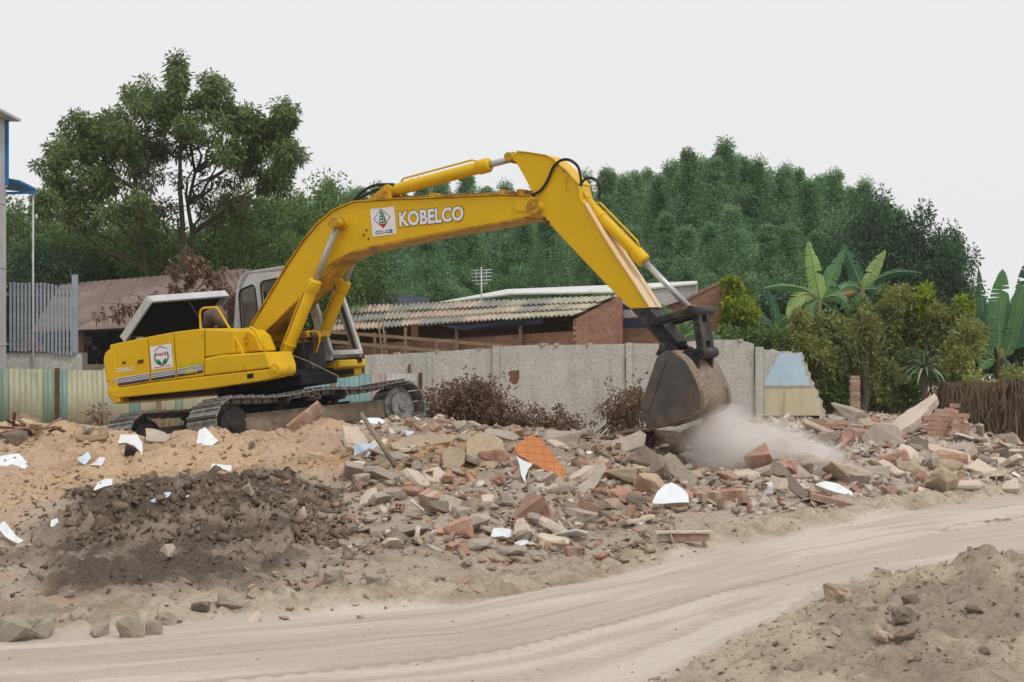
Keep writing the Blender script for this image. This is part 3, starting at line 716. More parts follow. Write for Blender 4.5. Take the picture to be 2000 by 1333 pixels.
m = MB(); m.bar((1.20, CL - .09, 1.66), (.88, CL - .09, 3.1), .03, .05, (0, 1, 0)); m.build('window_rail', M_black, exc)
m = MB(); m.box((.18, .9, 1.46), (2.1, .9, .05)); m.build('cab_floor', M_dark, exc)
m = MB(); m.box((-.25, .9, 1.9), (.5, .5, .14)); m.box((-.47, .9, 2.3), (.12, .46, .75)); m.box((-.25, .9, 1.68), (.4, .4, .36)); seat = m.build('operator_seat', M_dark, exc, .04)
m = MB(); m.tube([(.75, .62, 1.5), (.85, .62, 2.05), (.8, .62, 2.25)], .02, 6); m.tube([(.78, .85, 1.5), (.95, .85, 2.1)], .018, 6); m.box((.88, .7, 1.62), (.14, .3, .22)); m.build('control_lever', M_black, exc)

# ---- boom
BY = .32
b_up = [(490, 640), (520, 590), (561, 521), (594, 471), (622, 438), (652, 412), (691, 396), (761, 391), (876, 387), (975, 382), (1036, 384)]
b_tip = [(1046, 388), (1055, 395), (1058, 404), (1055, 412)]
b_lo = [(1025, 425), (975, 435), (876, 452), (794, 468), (728, 481), (691, 491), (658, 505), (635, 524), (612, 554), (572, 594), (513, 652)]
b_ft = [(506, 668), (492, 672), (482, 664), (482, 652)]
pts = P2(b_up + b_tip + b_lo + b_ft, -BY)
m = MB(); yprism(m, pts, -BY, BY); boom = m.build('boom', M_yellow, exc, .012)
up3 = P2(b_up, -BY); lo3 = P2(b_lo, -BY)
for line, sg in ((up3, 1), (lo3, -1)):
    f_ = MB()
    for i in range(len(line) - 1):
        a_, b_ = line[i], line[i + 1]; t_ = (b_ - a_).normalized(); n_ = Vector((-t_.z, 0, t_.x)) 
        if i == 0: n_first = n_
        q = [a_ + n_ * .006, b_ + n_ * .006, b_ + n_ * .028, a_ + n_ * .028]
        yprism(f_, q, -BY - .03, BY + .03)
    f_.build('boom_flange', M_yellow2, boom)
tp = P(1043, 403, -BY)
m = MB(); m.tube([(tp.x, -BY - .045, tp.z), (tp.x, BY + .045, tp.z)], .125, 22); m.tube([(tp.x, -BY - .075, tp.z), (tp.x, BY + .075, tp.z)], .05, 14); m.build('boom_pin', M_yellow2, boom, .01)
m = MB(); yprism(m, P2([(1010, 393), (1042, 392), (1050, 403), (1042, 414), (1012, 414), (1004, 408), (1004, 399)], -BY), -BY - .02, -BY + .02); m.build('boss_plate', M_yellow, boom, .008)
# lettering and badge on the boom
LQ = [P(781, 444, -BY), P(906, 431, -BY), P(906, 402, -BY), P(779, 414, -BY)]
t_ = mobj('lettering', text_mesh('KOBELCO', LQ, bold=.035, lift=(0, -.010, 0)), M_white, boom)
t2 = mobj('lettering_outline', text_mesh('KOBELCO', [LQ[0] + Vector((-.012, 0, -.012)), LQ[1] + Vector((.012, 0, -.012)), LQ[2] + Vector((.012, 0, .012)), LQ[3] + Vector((-.012, 0, .012))], bold=.06, lift=(0, -.006, 0)), M_black, boom)
def quadmap(q):
    a, b, c, d = (Vector(p) for p in q)
    return lambda s, t: (a * (1 - s) + b * s) * (1 - t) + (d * (1 - s) + c * s) * t
BQ = [P(728, 463, -BY), P(775, 457, -BY), P(770, 404, -BY), P(723, 409, -BY)]
plate = flat(BQ, (0, -.006, 0), M_white, 'badge', boom); qm = quadmap(BQ)
def lines(qm, segs, w, lift, mat, name, parent):
    mb = MB()
    for pts_ in segs:
        for i in range(len(pts_) - 1):
            a = Vector(pts_[i]); b = Vector(pts_[i + 1]); d = (b - a).normalized(); n = Vector((-d.y, d.x)) * w / 2; e = d * w / 3
            q = [a - n - e, b - n + e, b + n + e, a + n - e]
            mb.add([qm(p.x, p.y) + Vector(lift) for p in q], [(0, 1, 2, 3)])
    return mb.build(name, mat, parent)
def fill(qm, polys, lift, mat, name, parent):
    mb = MB()
    for p_ in polys: mb.add([qm(*p) + Vector(lift) for p in p_], [tuple(range(len(p_)))])
    return mb.build(name, mat, parent)
lines(qm, [[(.45, .97), (.80, .64), (.48, .28), (.12, .62), (.45, .97)]], .02, (0, -.009, 0), M_navy, 'badge_print', boom)
fill(qm, [[(.33, .45), (.52, .45), (.50, .86), (.44, .90), (.40, .86)], [(.55, .45), (.63, .47), (.54, .84), (.52, .84)]], (0, -.009, 0), M_green, 'badge_print', boom)
fill(qm, [[(.38, .5), (.47, .5), (.46, .56), (.39, .56)], [(.39, .62), (.46, .62), (.46, .67), (.40, .67)], [(.40, .73), (.455, .73), (.45, .78), (.41, .78)]], (0, -.011, 0), M_white, 'badge_print', boom)
fill(qm, [[(.30, .43), (.66, .43), (.48, .26)]], (0, -.009, 0), M_red, 'badge_print', boom)
mobj('badge_lettering', text_mesh('CC1-CSE', [qm(.14, .06), qm(.86, .06), qm(.86, .19), qm(.14, .19)], bold=.03, lift=(0, -.009, 0)), M_navy, boom)
for u, v in ((716, 450), (711, 460), (720, 467)):
    m = MB(); c = P(u, v, -BY); m.tube([(c.x, -BY - .012, c.z), (c.x, -BY + .01, c.z)], .02, 8); m.build('grease_nipple', M_rust, boom)
# arm cylinder + bracket
ac0, ac1, ac2 = P(762, 374, 0), P(955, 323, 0), P(1006, 309, 0)
def cylinder(name, base, gland, end, r, rr_, parent, mat=M_yellow):
    d = (end - base).normalized(); g = base + d * (gland - base).length
    mb = MB(); mb.tube([base + d * .12, base + d * .2, g], [r * .92, r, r], 18); mb.tube([g - d * .22, g - d * .18, g, g + d * .03], [r, r * 1.18, r * 1.18, r * .9], 18); mb.tube([base + d * .45, base + d * .50], r * 1.12, 18)
    mb.tube([base - Vector((0, .11, 0)), base + Vector((0, .11, 0))], r * 1.05, 16)
    o = mb.build(name, mat, parent, .006)
    rd = MB(); rd.tube([g - d * .1, end], rr_, 14); rd.build('piston_rod', M_rod, o)
    ey = MB(); ey.tube([end - Vector((0, .1, 0)), end + Vector((0, .1, 0))], rr_ * 1.7, 14); ey.build('rod_eye', M_yellow2, o)
    dd = g - base; side = Vector((0, 1, 0)).cross(d).normalized()
    if side.z < 0: side = -side
    pp = MB(); pp.tube([base + d * .25 + side * r * 1.0, base + d * .3 + side * (r + .05), g - d * .3 + side * (r + .05), g - d * .2 + side * r], .018, 6); pp.build('oil_pipe', mat, o)
    return o
cylinder('arm_cylinder', ac0, ac1, ac2, .105, .055, exc)
m = MB()
for y0 in (-.2, .14): yprism(m, P2([(728, 393), (752, 374), (760, 367), (770, 370), (775, 391)], 0), y0, y0 + .06)
m.tube([(ac0.x, -.25, ac0.z), (ac0.x, .25, ac0.z)], .055, 12); m.build('cylinder_lug', M_yellow2, boom)
# boom cylinders
bt = P(660, 437, -.46); bg_ = P(613, 548, -.46)
for y in (-.46, .46):
    cylinder('boom_cylinder', Vector((cb.x, y, cb.z)), Vector((bg_.x, y, bg_.z)), Vector((bt.x, y, bt.z)), .10, .052, exc)
m = MB(); m.tube([(bt.x, -.60, bt.z), (bt.x, .60, bt.z)], .07, 14); m.tube([(bt.x, -.38, bt.z), (bt.x, .38, bt.z)], .12, 18); m.tube([(bt.x, -.63, bt.z), (bt.x, -.55, bt.z)], .10, 8); m.build('boom_cylinder_pin', M_yellow2, boom, .008)
# hydraulic lines
def hose(pts, y, r=.022, mat=M_rubber, parent=None, name='hydraulic_hose'):
    path = smooth_path([P(u, v, yy_) for (u, v), yy_ in zip(pts, y if isinstance(y, (list, tuple)) else [y] * len(pts))], 6)
    mb = MB(); mb.tube(path, r, 8); return mb.build(name, mat, parent or boom)
hose([(688, 396), (702, 380), (722, 366), (745, 361), (770, 361)], -.05, .026)
hose([(694, 394), (708, 384), (728, 374), (748, 368), (762, 372)], -.12, .024)
hose([(770, 388), (850, 385), (940, 381), (1000, 379), (1036, 382)], -.2, .018, M_rust, name='oil_pipe')
hose([(770, 386), (850, 383), (940, 379), (1030, 377)], .1, .018, M_yellow2, name='oil_pipe')
hose([(1036, 382), (1055, 373), (1070, 352), (1080, 328), (1095, 314), (1112, 313), (1128, 325), (1134, 345), (1135, 364)], -.27, .024)
hose([(1135, 360), (1143, 350), (1156, 348), (1168, 357), (1172, 372), (1169, 390)], -.15, .022)
for k, (u, v) in enumerate(((855, 384), (990, 378), (1025, 377))):
    m = MB(); c = P(u, v, -.1); m.box(c, (.07, .45, .09)); m.build('pipe_clamp', M_yellow2, boom, .008)
rr = random.Random(9)
for k in range(9):
    y = -.28 + k * .07
    hose([(600 + rr.uniform(-8, 8), 648), (612 + rr.uniform(-6, 10), 660), (610 + rr.uniform(-10, 10), 690), (600 + rr.uniform(-14, 14), 722)], y, .024, rr.choice([M_rubber, M_rubber, M_rust]), exc)
for k in range(6):
    y = -.24 + k * .09
    hose([(590, 690 - k * 3), (596, 662 - k * 2), (606, 650), (622, 650 + k), (624, 665), (617, 690)], y, .017, M_yellow2, exc, 'oil_pipe')
m = MB(); m.box(P(606, 655, 0), (.4, .7, .12)); m.build('valve_block', M_yellow2, exc, .015)
m = MB(); m.box(P(585, 700, .0), (.7, .62, .5)); m.build('swing_motor', M_black, exc, .03)

# ---- arm (dipper)
AY = .235
arm_l = [(1056, 420), (1077, 442), (1115, 483), (1183, 555), (1231, 603)]
arm_r = [(1268, 602), (1241, 559), (1205, 505), (1174, 456), (1135, 388), (1128, 361), (1104, 335), (1079, 312), (1066, 305), (1036, 300), (1009, 297)]
arm_t = [(1002, 300), (998, 307), (1002, 314), (1008, 318), (1025, 348), (1044, 384)]
m = MB(); yprism(m, P2(arm_l + arm_r + arm_t, -AY), -AY, AY); arm = m.build('arm', M_yellow, exc, .012)
m = MB(); yprism(m, P2([(1231.6, 603.6), (1268, 602.6), (1300, 641), (1322, 668), (1318, 680), (1306, 684), (1294, 676), (1266, 645)], -AY), -AY + .004, AY - .004); tipo = m.build('arm_end', M_black, exc, .012)
rt3 = P2([(1268, 602), (1241, 559), (1205, 505), (1174, 456), (1140, 397)], -AY)
f_ = MB()
for i in range(len(rt3) - 1):
    a_, b_ = rt3[i], rt3[i + 1]; t_ = (b_ - a_).normalized(); n_ = Vector((t_.z, 0, -t_.x)); n_ = n_ if n_.x > 0 else -n_
    yprism(f_, [a_ + n_ * .004, b_ + n_ * .004, b_ + n_ * .024, a_ + n_ * .024], -AY - .015, AY + .015)
f_.build('arm_cover_plate', M_pale, arm)
rt4 = P2([(1128, 361), (1104, 335), (1079, 312), (1066, 305), (1036, 300), (1009, 297)], -AY); f_ = MB()
for i in range(len(rt4) - 1):
    a_, b_ = rt4[i], rt4[i + 1]; t_ = (b_ - a_).normalized(); n_ = Vector((t_.z, 0, -t_.x)); n_ = n_ if n_.z > 0 else -n_
    yprism(f_, [a_ + n_ * .004, b_ + n_ * .004, b_ + n_ * .02, a_ + n_ * .02], -AY - .015, AY + .015)
f_.build('arm_top_plate', M_yellow, arm)
m = MB(); m.tube([(ac2.x, -AY - .02, ac2.z), (ac2.x, AY + .02, ac2.z)], .075, 18); m.build('arm_pin', M_yellow2, arm, .008)
for u, v, r_ in ((1069, 436, .05), (1063, 428, .035)):
    c = P(u, v, -AY); m = MB(); m.tube([(c.x, -AY - .012, c.z), (c.x, -AY + .01, c.z)], r_, 9); m.build('rust_boss', M_rust, arm)
# bucket cylinder and linkage
bc0, bc1, bc2 = P(1137, 386, 0), P(1263, 503, 0), P(1352, 607, 0)
cylinder('bucket_cylinder', bc0, bc1, bc2, .10, .05, exc)
m = MB()
for y0 in (-.17, .11): yprism(m, P2([(1128, 366), (1140, 374), (1148, 388), (1142, 400), (1134, 402)], 0), y0, y0 + .06)
m.tube([(bc0.x, -.2, bc0.z), (bc0.x, .2, bc0.z)], .05, 12); m.build('cylinder_lug', M_yellow2, arm)
li0 = P(1272, 632, -.3); li1 = P(1354, 608, -.3); li2 = P(1366, 690, -.3)
for y0 in (-.36, .28):
    m = MB(); a_ = Vector((li0.x, y0 + .04, li0.z)); b_ = Vector((li1.x, y0 + .04, li1.z)); m.bar(a_, b_, .08, .13, (0, 1, 0)); m.bar(a_, b_, .13, .07, (0, 1, 0)); m.build('guide_link', M_black, exc, .012)
m = MB(); m.tube([(li1.x, -.42, li1.z), (li1.x, .42, li1.z)], .085, 16); m.tube([(li1.x, -.46, li1.z), (li1.x, .46, li1.z)], .045, 12)
for y0 in (-.22, .12):
    m.bar((li1.x, y0 + .05, li1.z), (li2.x, y0 + .05, li2.z), .11, .16, (0, 1, 0))
m.box(((li1.x + li2.x) / 2, 0, (li1.z + li2.z) / 2), (.1, .3, .3)); m.tube([(li2.x, -.34, li2.z), (li2.x, .34, li2.z)], .09, 16); m.build('bucket_link', M_black, exc, .012)
# ---- bucket
BW = .64
bp_ = [(1284, 697), (1250, 797), (1215, 846), (1264, 840), (1320, 822), (1352, 812), (1368, 798), (1370, 775), (1358, 742), (1338, 706), (1312, 686), (1298, 686)]
side = P2(bp_, -BW)
bu = MB()
for y0 in (-BW, BW - .045): yprism(bu, [side[0], side[1], side[3], side[4], side[5], side[6], side[7], side[8], side[9], side[10], side[11]], y0, y0 + .045)
bucket = bu.build('bucket', M_bucket, exc, .012)
sh_ = [side[2], side[3]] + smooth_path(side[3:11], 5)[1:]
def strip(line, th, y0, y1, name, mat, parent, inward):
    mb = MB(); n_ = len(line); cen = sum(line, Vector()) / n_
    inn = [p.lerp(inward, th) for p in line]
    mb.add([(p.x, y, p.z) for y in (y0, y1) for p in line] + [(p.x, y, p.z) for y in (y0, y1) for p in inn],
           [(i, i + 1, n_ + i + 1, n_ + i) for i in range(n_ - 1)] + [(2 * n_ + i + 1, 2 * n_ + i, 3 * n_ + i, 3 * n_ + i + 1) for i in range(n_ - 1)] +
           [(i + 1, i, 2 * n_ + i, 2 * n_ + i + 1) for i in range(n_ - 1)] + [(n_ + i, n_ + i + 1, 3 * n_ + i + 1, 3 * n_ + i) for i in range(n_ - 1)] + [(0, n_, 3 * n_, 2 * n_), (n_ - 1, 3 * n_ - 1, 4 * n_ - 1, 2 * n_ - 1)])
    return fix_normals(mb.build(name, mat, parent))
cen = sum(side, Vector()) / len(side)
shell = strip([p + (p - cen) * .012 for p in sh_], .05, -BW + .004, BW - .004, 'bucket_shell', M_bucket2, bucket, cen)
for p in shell.data.polygons: p.use_smooth = len(p.vertices) == 4 and p.area > .01
for y in (-BW + .1, BW - .1):
    strip([p + (p - cen) * .05 for p in sh_[1:24]], .09, y - .06, y + .06, 'wear_strip', M_bucket2, bucket, cen)
a_, b_ = side[2], side[3]
for k in range(5):
    y = -BW + .1 + k * (2 * BW - .2) / 4; d = (a_ - b_).normalized()
    tm = MB(); base = Vector((a_.x, y, a_.z)) - d * .06
    tm.add([base + Vector((0, -.06, .05)), base + Vector((0, .06, .05)), base + Vector((0, .06, -.05)), base + Vector((0, -.06, -.05)), base + d * .24 + Vector((0, -.03, .008)), base + d * .24 + Vector((0, .03, .008)), base + d * .24 + Vector((0, .03, -.008)), base + d * .24 + Vector((0, -.03, -.008))],
           [(0, 1, 2, 3), (7, 6, 5, 4), (0, 4, 5, 1), (1, 5, 6, 2), (2, 6, 7, 3), (3, 7, 4, 0)])
    fix_normals(tm.build('bucket_tooth', M_bucket2, bucket, .008))
m = MB()
for y0 in (-.34, .24): yprism(m, [P(1296, 692, 0), P(1306, 672, 0), P(1322, 668, 0), P(1345, 690, 0), P(1362, 676, 0), P(1380, 690, 0), P(1378, 740, 0), P(1352, 742, 0), P(1320, 706, 0)], y0, y0 + .10)
m.tube([(P(1312, 676, 0).x, -.36, P(1312, 676, 0).z), (P(1312, 676, 0).x, .36, P(1312, 676, 0).z)], .075, 14); m.build('bucket_ear', M_black, bucket, .012)
m = MB(); a_ = [side[0], side[1]]; d = (side[1] - side[0]).normalized(); n_ = Vector((-d.z, 0, d.x)); n_ = n_ if n_.x < 0 else -n_
yprism(m, [side[0], side[1], side[1] - n_ * .16, side[0] - n_ * .16], -BW - .02, -BW - .002); m.build('side_cutter', M_bucket, bucket, .006)

# ---- print on the flank
LY = (0, -.006, 0)
for k in range(5):
    t0 = (k + .5) / 5
    a = P(218, 741.5 + t0 * 15, YS_); b = P(292.5, 730 + t0 * 15, YS_); c = P(296.5, 729.5 + t0 * 15, YS_); d = P(343, 722.5 + t0 * 15, YS_); e = P(347, 722 + t0 * 15, YS_); f = P(396.5, 713.5 + t0 * 15, YS_)
    for (s0, s1, par) in ((a, b, d1), (c, d, d2), (e, f, d3)):
        h_ = Vector((0, 0, .0115)); mb = MB(); mb.add([s0 - h_ + Vector(LY), s1 - h_ + Vector(LY), s1 + h_ + Vector(LY), s0 + h_ + Vector(LY)], [(0, 1, 2, 3)]); mb.build('stripe', M_navy, par)
        h_ = Vector((0, 0, .006)); o_ = Vector((0, -.010, .0175)) if k < 4 else None
        if o_ is not None: mb = MB(); mb.add([s0 - h_ + o_, s1 - h_ + o_, s1 + h_ + o_, s0 + h_ + o_], [(0, 1, 2, 3)]); mb.build('stripe', M_white, par)
mobj('lettering', text_mesh('SK310LC', [P(218, 730, YS_), P(263, 723.5, YS_), P(263, 715.5, YS_), P(218, 721.5, YS_)], bold=.03, lift=(0, -.005, 0)), M_white, d1)
HQ_ = [P(297, 723, YS_), P(339, 717, YS_), P(335, 671, YS_), P(293, 678, YS_)]
flat(HQ_, LY, M_white, 'badge', d2); qm = quadmap(HQ_)
arc = [[(.5 + .31 * math.cos(R(a)), .50 + .34 * math.sin(R(a))) for a in range(150, 271, 12)], [(.5 + .31 * math.cos(R(a)), .50 + .34 * math.sin(R(a))) for a in range(30, -91, -12)]]
lines(qm, arc, .055, (0, -.009, 0), M_green, 'badge_print', d2)
fill(qm, [[(.27, .42), (.36, .40), (.47, .28), (.47, .14), (.40, .18), (.30, .28)], [(.73, .42), (.64, .40), (.53, .28), (.53, .14), (.60, .18), (.70, .28)]], (0, -.010, 0), M_green, 'badge_print', d2)
lines(qm, [[(.22, .78), (.48, .95), (.78, .82)]], .03, (0, -.009, 0), M_navy, 'badge_print', d2)
mobj('badge_lettering', text_mesh('HaQ', [qm(.26, .53), qm(.74, .55), qm(.74, .69), qm(.26, .68)], bold=.03, lift=(0, -.010, 0)), M_red, d2)
lines(qm, [[(.12, .07), (.36, .07)], [(.4, .075), (.58, .08)], [(.63, .08), (.88, .09)]], .035, (0, -.009, 0), M_red, 'badge_print', d2)
mobj('lettering', text_mesh('Dynamic', [P(349, 722, YS_), P(394, 715, YS_), P(393, 704, YS_), P(348, 707, YS_)], bold=.02, shear=.35, lift=(0, -.012, 0)), M_lime, d3)
mobj('lettering', text_mesh('Acera', [P(360, 732, YS_), P(386, 728, YS_), P(386, 718.5, YS_), P(359, 722, YS_)], bold=.02, shear=.35, lift=(0, -.012, 0)), M_lime, d3)
# ================================================================== BUILDINGS, WALLS, FENCES
def corrugated(p00, p10, p11, p01, ncorr, amp, nrm, seg=6, rows=2, dz=0.0):
    """corrugated sheet on the bilinear patch; ridges run from edge p00-p10 to edge p01-p11"""
    p00, p10, p11, p01, nrm = (Vector(p) for p in (p00, p10, p11, p01, nrm)); n = ncorr * seg
    vs = []; fs = []
    for j in range(rows + 1):
        t = j / rows
        for i in range(n + 1):
            s = i / n; vs.append(((p00 * (1 - s) + p10 * s) * (1 - t) + (p01 * (1 - s) + p11 * s) * t) + nrm * (amp * math.sin(2 * math.pi * ncorr * s) + dz * (1 - t)))
    for j in range(rows):
        for i in range(n): a = j * (n + 1) + i; fs.append((a, a + 1, a + n + 2, a + n + 1))
    mb = MB(); mb.add(vs, fs, True); return mb
def solid(o, th=.01):
    s = o.modifiers.new('thickness', 'SOLIDIFY'); s.thickness = th; s.offset = 0; return o

M_fence = {k: surf('fence_sheet_' + k, srgb(*a), srgb(*b), 1.5, 0.55, 0.1, 0.03, 12, dirt=srgb(130, 120, 104), dirt_amt=0.3, dscale=1.6, stretch=(2, 2, .6)) for k, a, b in
           (('sage', (132, 154, 134), (116, 136, 118)), ('cream', (170, 170, 144), (152, 152, 128)), ('teal', (118, 152, 150), (102, 134, 134)), ('grey', (170, 170, 164), (152, 152, 146)), ('pink', (166, 146, 142), (148, 128, 124)))}
fence = empty('corrugated_fence', px(0, 860, 36)); tag(fence, 'green and cream corrugated sheet fence behind the excavator', 'fence')
fa, fb = px(-80, 718, 35.6), px(826, 730, 37.4); fdir = (fb - fa); flen = fdir.length; fn = Vector((fdir.y, -fdir.x, 0)).normalized()
fbase = 0.25
names = ['sage', 'sage', 'cream', 'sage', 'teal', 'cream', 'cream', 'teal', 'cream', 'sage', 'cream', 'teal', 'grey', 'cream', 'teal', 'teal', 'teal', 'pink', 'grey', 'grey']
wd = [1.0, .35, .95, .42, .25, 1.0, .75, .3, 1.0, .2, 1.0, .85, .75, .95, .6, 1.0, .35, .45, .6, .5]
tot = sum(wd); s = 0
for nm, w_ in zip(names, wd):
    s0, s1 = s / tot, (s + w_) / tot; s += w_
    a = fa.lerp(fb, s0); b = fa.lerp(fb, s1); off = fn * random.uniform(0, .02)
    dzr = random.uniform(-.03, .02)
    q = [Vector((a.x, a.y, a.z + dzr)) + off, Vector((b.x, b.y, b.z + dzr)) + off, Vector((b.x, b.y, fbase)) + off, Vector((a.x, a.y, fbase)) + off]
    o = corrugated(*q, max(1, round((b - a).length / .12)), .014, fn, 4, 1).build('sheet', M_fence[nm], fence); o.matrix_parent_inverse = fence.matrix_world.inverted() if False else Matrix.Translation(-fence.location)
    solid(o, .004)
def part(o, par): o.parent = par; o.matrix_parent_inverse = Matrix.Translation(-Vector(par.location)); return o
for t_ in (.205, .42, .62, .80, .995):
    a = fa.lerp(fb, t_); m = MB(); m.bar((a.x, a.y - .04, fbase), (a.x, a.y - .04, a.z + .02), .09, .06, (0, 1, 0)); part(m.build('post', M_rust if t_ > .2 and t_ < .3 or t_ > .9 else M_wood), fence)
for dz in (.25, 1.3):
    m = MB(); m.bar(Vector((fa.x, fa.y, fa.z - dz)) - fn * .04, Vector((fb.x, fb.y, fb.z - dz)) - fn * .04, .05, .05); part(m.build('rail', M_wood), fence)

# --- concrete site wall
wall = empty('concrete_wall', px(1100, 860, 39)); tag(wall, 'long weathered grey concrete wall with a square hole behind the bucket', 'wall')
WA, WB = px(712, 692, 39.6), px(1482, 670, 38.6)
wdir = Vector((WB.x - WA.x, WB.y - WA.y, 0)).normalized(); wn = Vector((wdir.y, -wdir.x, 0))
def wallpt(u):
    """distance along the wall of photo column u"""
    d = Vector(((u - 1000) / FPX, 1, 0)); dn = d.x * wn.x + d.y * wn.y; t = (WA.x * wn.x + WA.y * wn.y) / dn
    q = d * t; return (q - Vector((WA.x, WA.y, 0))).dot(wdir), t
def wz(v, u): return CAM_H - (v - HZ) / FPX * wallpt(u)[1]
W3 = lambda a, b, d: Vector((WA.x, WA.y, 0)) + wdir * a - wn * d + Vector((0, 0, b))
cuts = [712, 834, 962, 976, 1222, 1236, 1473, 1502]
tops = {712: [(712, 694), (740, 692), (770, 693), (800, 690), (834, 689)], 834: [(834, 688), (880, 686), (920, 682), (962, 681)], 962: [(962, 676), (976, 676)],
        976: [(976, 677), (1040, 674), (1120, 674), (1222, 672)], 1222: [(1222, 670), (1236, 670)], 1236: [(1236, 671), (1300, 672), (1380, 664), (1430, 664), (1456, 667), (1473, 672)]}
for i in range(len(cuts) - 2):
    u0, u1 = cuts[i], cuts[i + 1]; tp = tops[u0]; narrow = (u1 - u0) < 20
    outer = [(wallpt(u1)[0] - .004, 0.1), (wallpt(u0)[0] + .004, 0.1)] + [(wallpt(u)[0] + (.004 if u == u0 else -.004 if u == u1 else 0), wz(v, u)) for u, v in tp]
    holes = []
    if u0 == 976:
        holes = [[(wallpt(u)[0], wz(v, u)) for u, v in ((996, 725), (1014, 723), (1015, 738), (1010, 750), (1003, 752), (997, 749))], [(wallpt(u)[0], wz(v, u)) for u, v in ((993, 752), (997, 752), (997, 759), (994, 759))]]
    th = .2 if narrow else .14; sh = .05 if narrow else 0.0
    o = panel(outer, holes, lambda a, b, d, sh=sh: W3(a, b, d - sh), th + sh).build('pillar' if narrow else 'wall_panel', M_wallc); fix_normals(o); part(o, wall)
m = MB(); m.box(W3(wallpt(1482)[0], 1.35, .05), (.2, .28, 2.5)); part(m.build('pillar', M_wallc), wall)
o = panel([(wallpt(1490)[0], .1), (wallpt(1237)[0], .1), (wallpt(1400)[0], wz(742, 1400)), (wallpt(1472)[0], wz(733, 1472))][:4], [], lambda a, b, d: W3(a, b, d - .012), .01).build('render_patch', M_wallw); fix_normals(o); part(o, wall)
for u, v0, v1 in ((800, 712, 752), (1223, 700, 740)):
    m = MB(); m.bar(W3(wallpt(u)[0], wz(v0, u), -.03), W3(wallpt(u)[0], wz(v1, u), -.03), .05, .04, (0, 1, 0)); part(m.build('rusty_strap', M_rust), wall)
for k in range(9):
    u = random.uniform(730, 1460); m = MB(); a = wallpt(u)[0]
    i_ = [c for c in cuts if c <= u][-1]; tp = tops.get(i_, [(0, 671)]); vv = np.interp(u, [p[0] for p in tp], [p[1] for p in tp])
    m.box(W3(a, wz(vv, u) + .01, random.uniform(.0, .1)), (random.uniform(.05, .2), .1, random.uniform(.03, .09)), Matrix.Rotation(random.uniform(0, 3), 3, 'Z')); part(m.build('loose_mortar', M_mortar), wall)

# --- broken painted wall
pw = empty('painted_wall', px(1550, 810, 40.6)); tag(pw, 'broken stub of wall painted pale blue above and cream below', 'wall')
def vpoly(pts, Y, th, name, mat, par, dy=0.0, bev=0):
    mb = MB(); mb.prism([px(u, v, Y) + Vector((0, dy, 0)) for u, v in pts], (0, th, 0)); return part(mb.build(name, mat, None, bev), par)
vpoly([(1492, 812), (1492, 683), (1500, 684), (1511, 682), (1522, 687), (1540, 686), (1552, 690), (1566, 688), (1571, 697), (1570, 706), (1577, 712), (1578, 724), (1584, 730), (1583, 741), (1591, 748), (1590, 757), (1600, 764), (1599, 775), (1607, 783), (1606, 795), (1613, 802), (1612, 812)], 40.6, .2, 'wall_core', M_wallc, pw)
vpoly([(1492.5, 753), (1492.5, 748), (1498, 735), (1503, 729), (1508, 716), (1514, 707), (1517, 698), (1526, 691.5), (1541, 690.5), (1551, 693.5), (1563, 692.5), (1566, 702), (1565, 712), (1572, 719), (1572, 731), (1578, 738), (1580, 753)], 40.6, .02, 'blue_paint_band', M_bluep, pw, -.02)
vpoly([(1492.5, 812), (1492.5, 757), (1586, 757), (1595, 768), (1594, 778), (1602, 788), (1601, 799), (1607, 812)], 40.6, .035, 'cream_paint_band', M_creamp, pw, -.035)
vpoly([(1492.5, 753.6), (1584, 753.6), (1585, 756.8), (1492.5, 756.8)], 40.6, .05, 'ledge', M_plaster, pw, -.05)

# --- brick shed with fibre-cement roof
M_fc = [surf('fibre_cement_' + str(k), srgb(*a), srgb(*b), 2.0, 0.9, 0, 0.2, 25, dirt=srgb(*c), dirt_amt=0.5, dscale=2.2) for k, (a, b, c) in enumerate((((172, 166, 150), (150, 144, 128), (110, 104, 90)), ((190, 184, 164), (164, 156, 136), (128, 120, 100)), ((150, 148, 140), (132, 130, 122), (98, 96, 88)), ((188, 170, 152), (166, 148, 130), (120, 104, 90))))]
shed = empty('brick_shed', px(1000, 760, 48)); tag(shed, 'low red brick shed with a grey corrugated roof beyond the concrete wall', 'shed')
EL_, ER_, RR_, RL_ = px(636, 650, 50), px(1116, 618, 44), px(1197, 579, 45.4), px(640, 600, 53.2)
rn = (ER_ - EL_).cross(RL_ - EL_).normalized(); rn = rn if rn.z > 0 else -rn
bil = lambda s, t: (EL_ * (1 - s) + ER_ * s) * (1 - t) + (RL_ * (1 - s) + RR_ * s) * t
NSH, NR = 12, 3
for j in range(NR):
    for i in range(NSH):
        s0, s1 = i / NSH, (i + 1) / NSH + .004; t0, t1 = j / NR - (.03 if j else .0), (j + 1) / NR
        jz = random.uniform(-.012, .012)
        o = corrugated(bil(s0, t0), bil(s1, t0), bil(s1, t1), bil(s0, t1), 5, .034, rn, 6, 2, .05).build('roof_sheet', random.choice(M_fc)); o.location = rn * jz; part(o, shed); solid(o, .012)
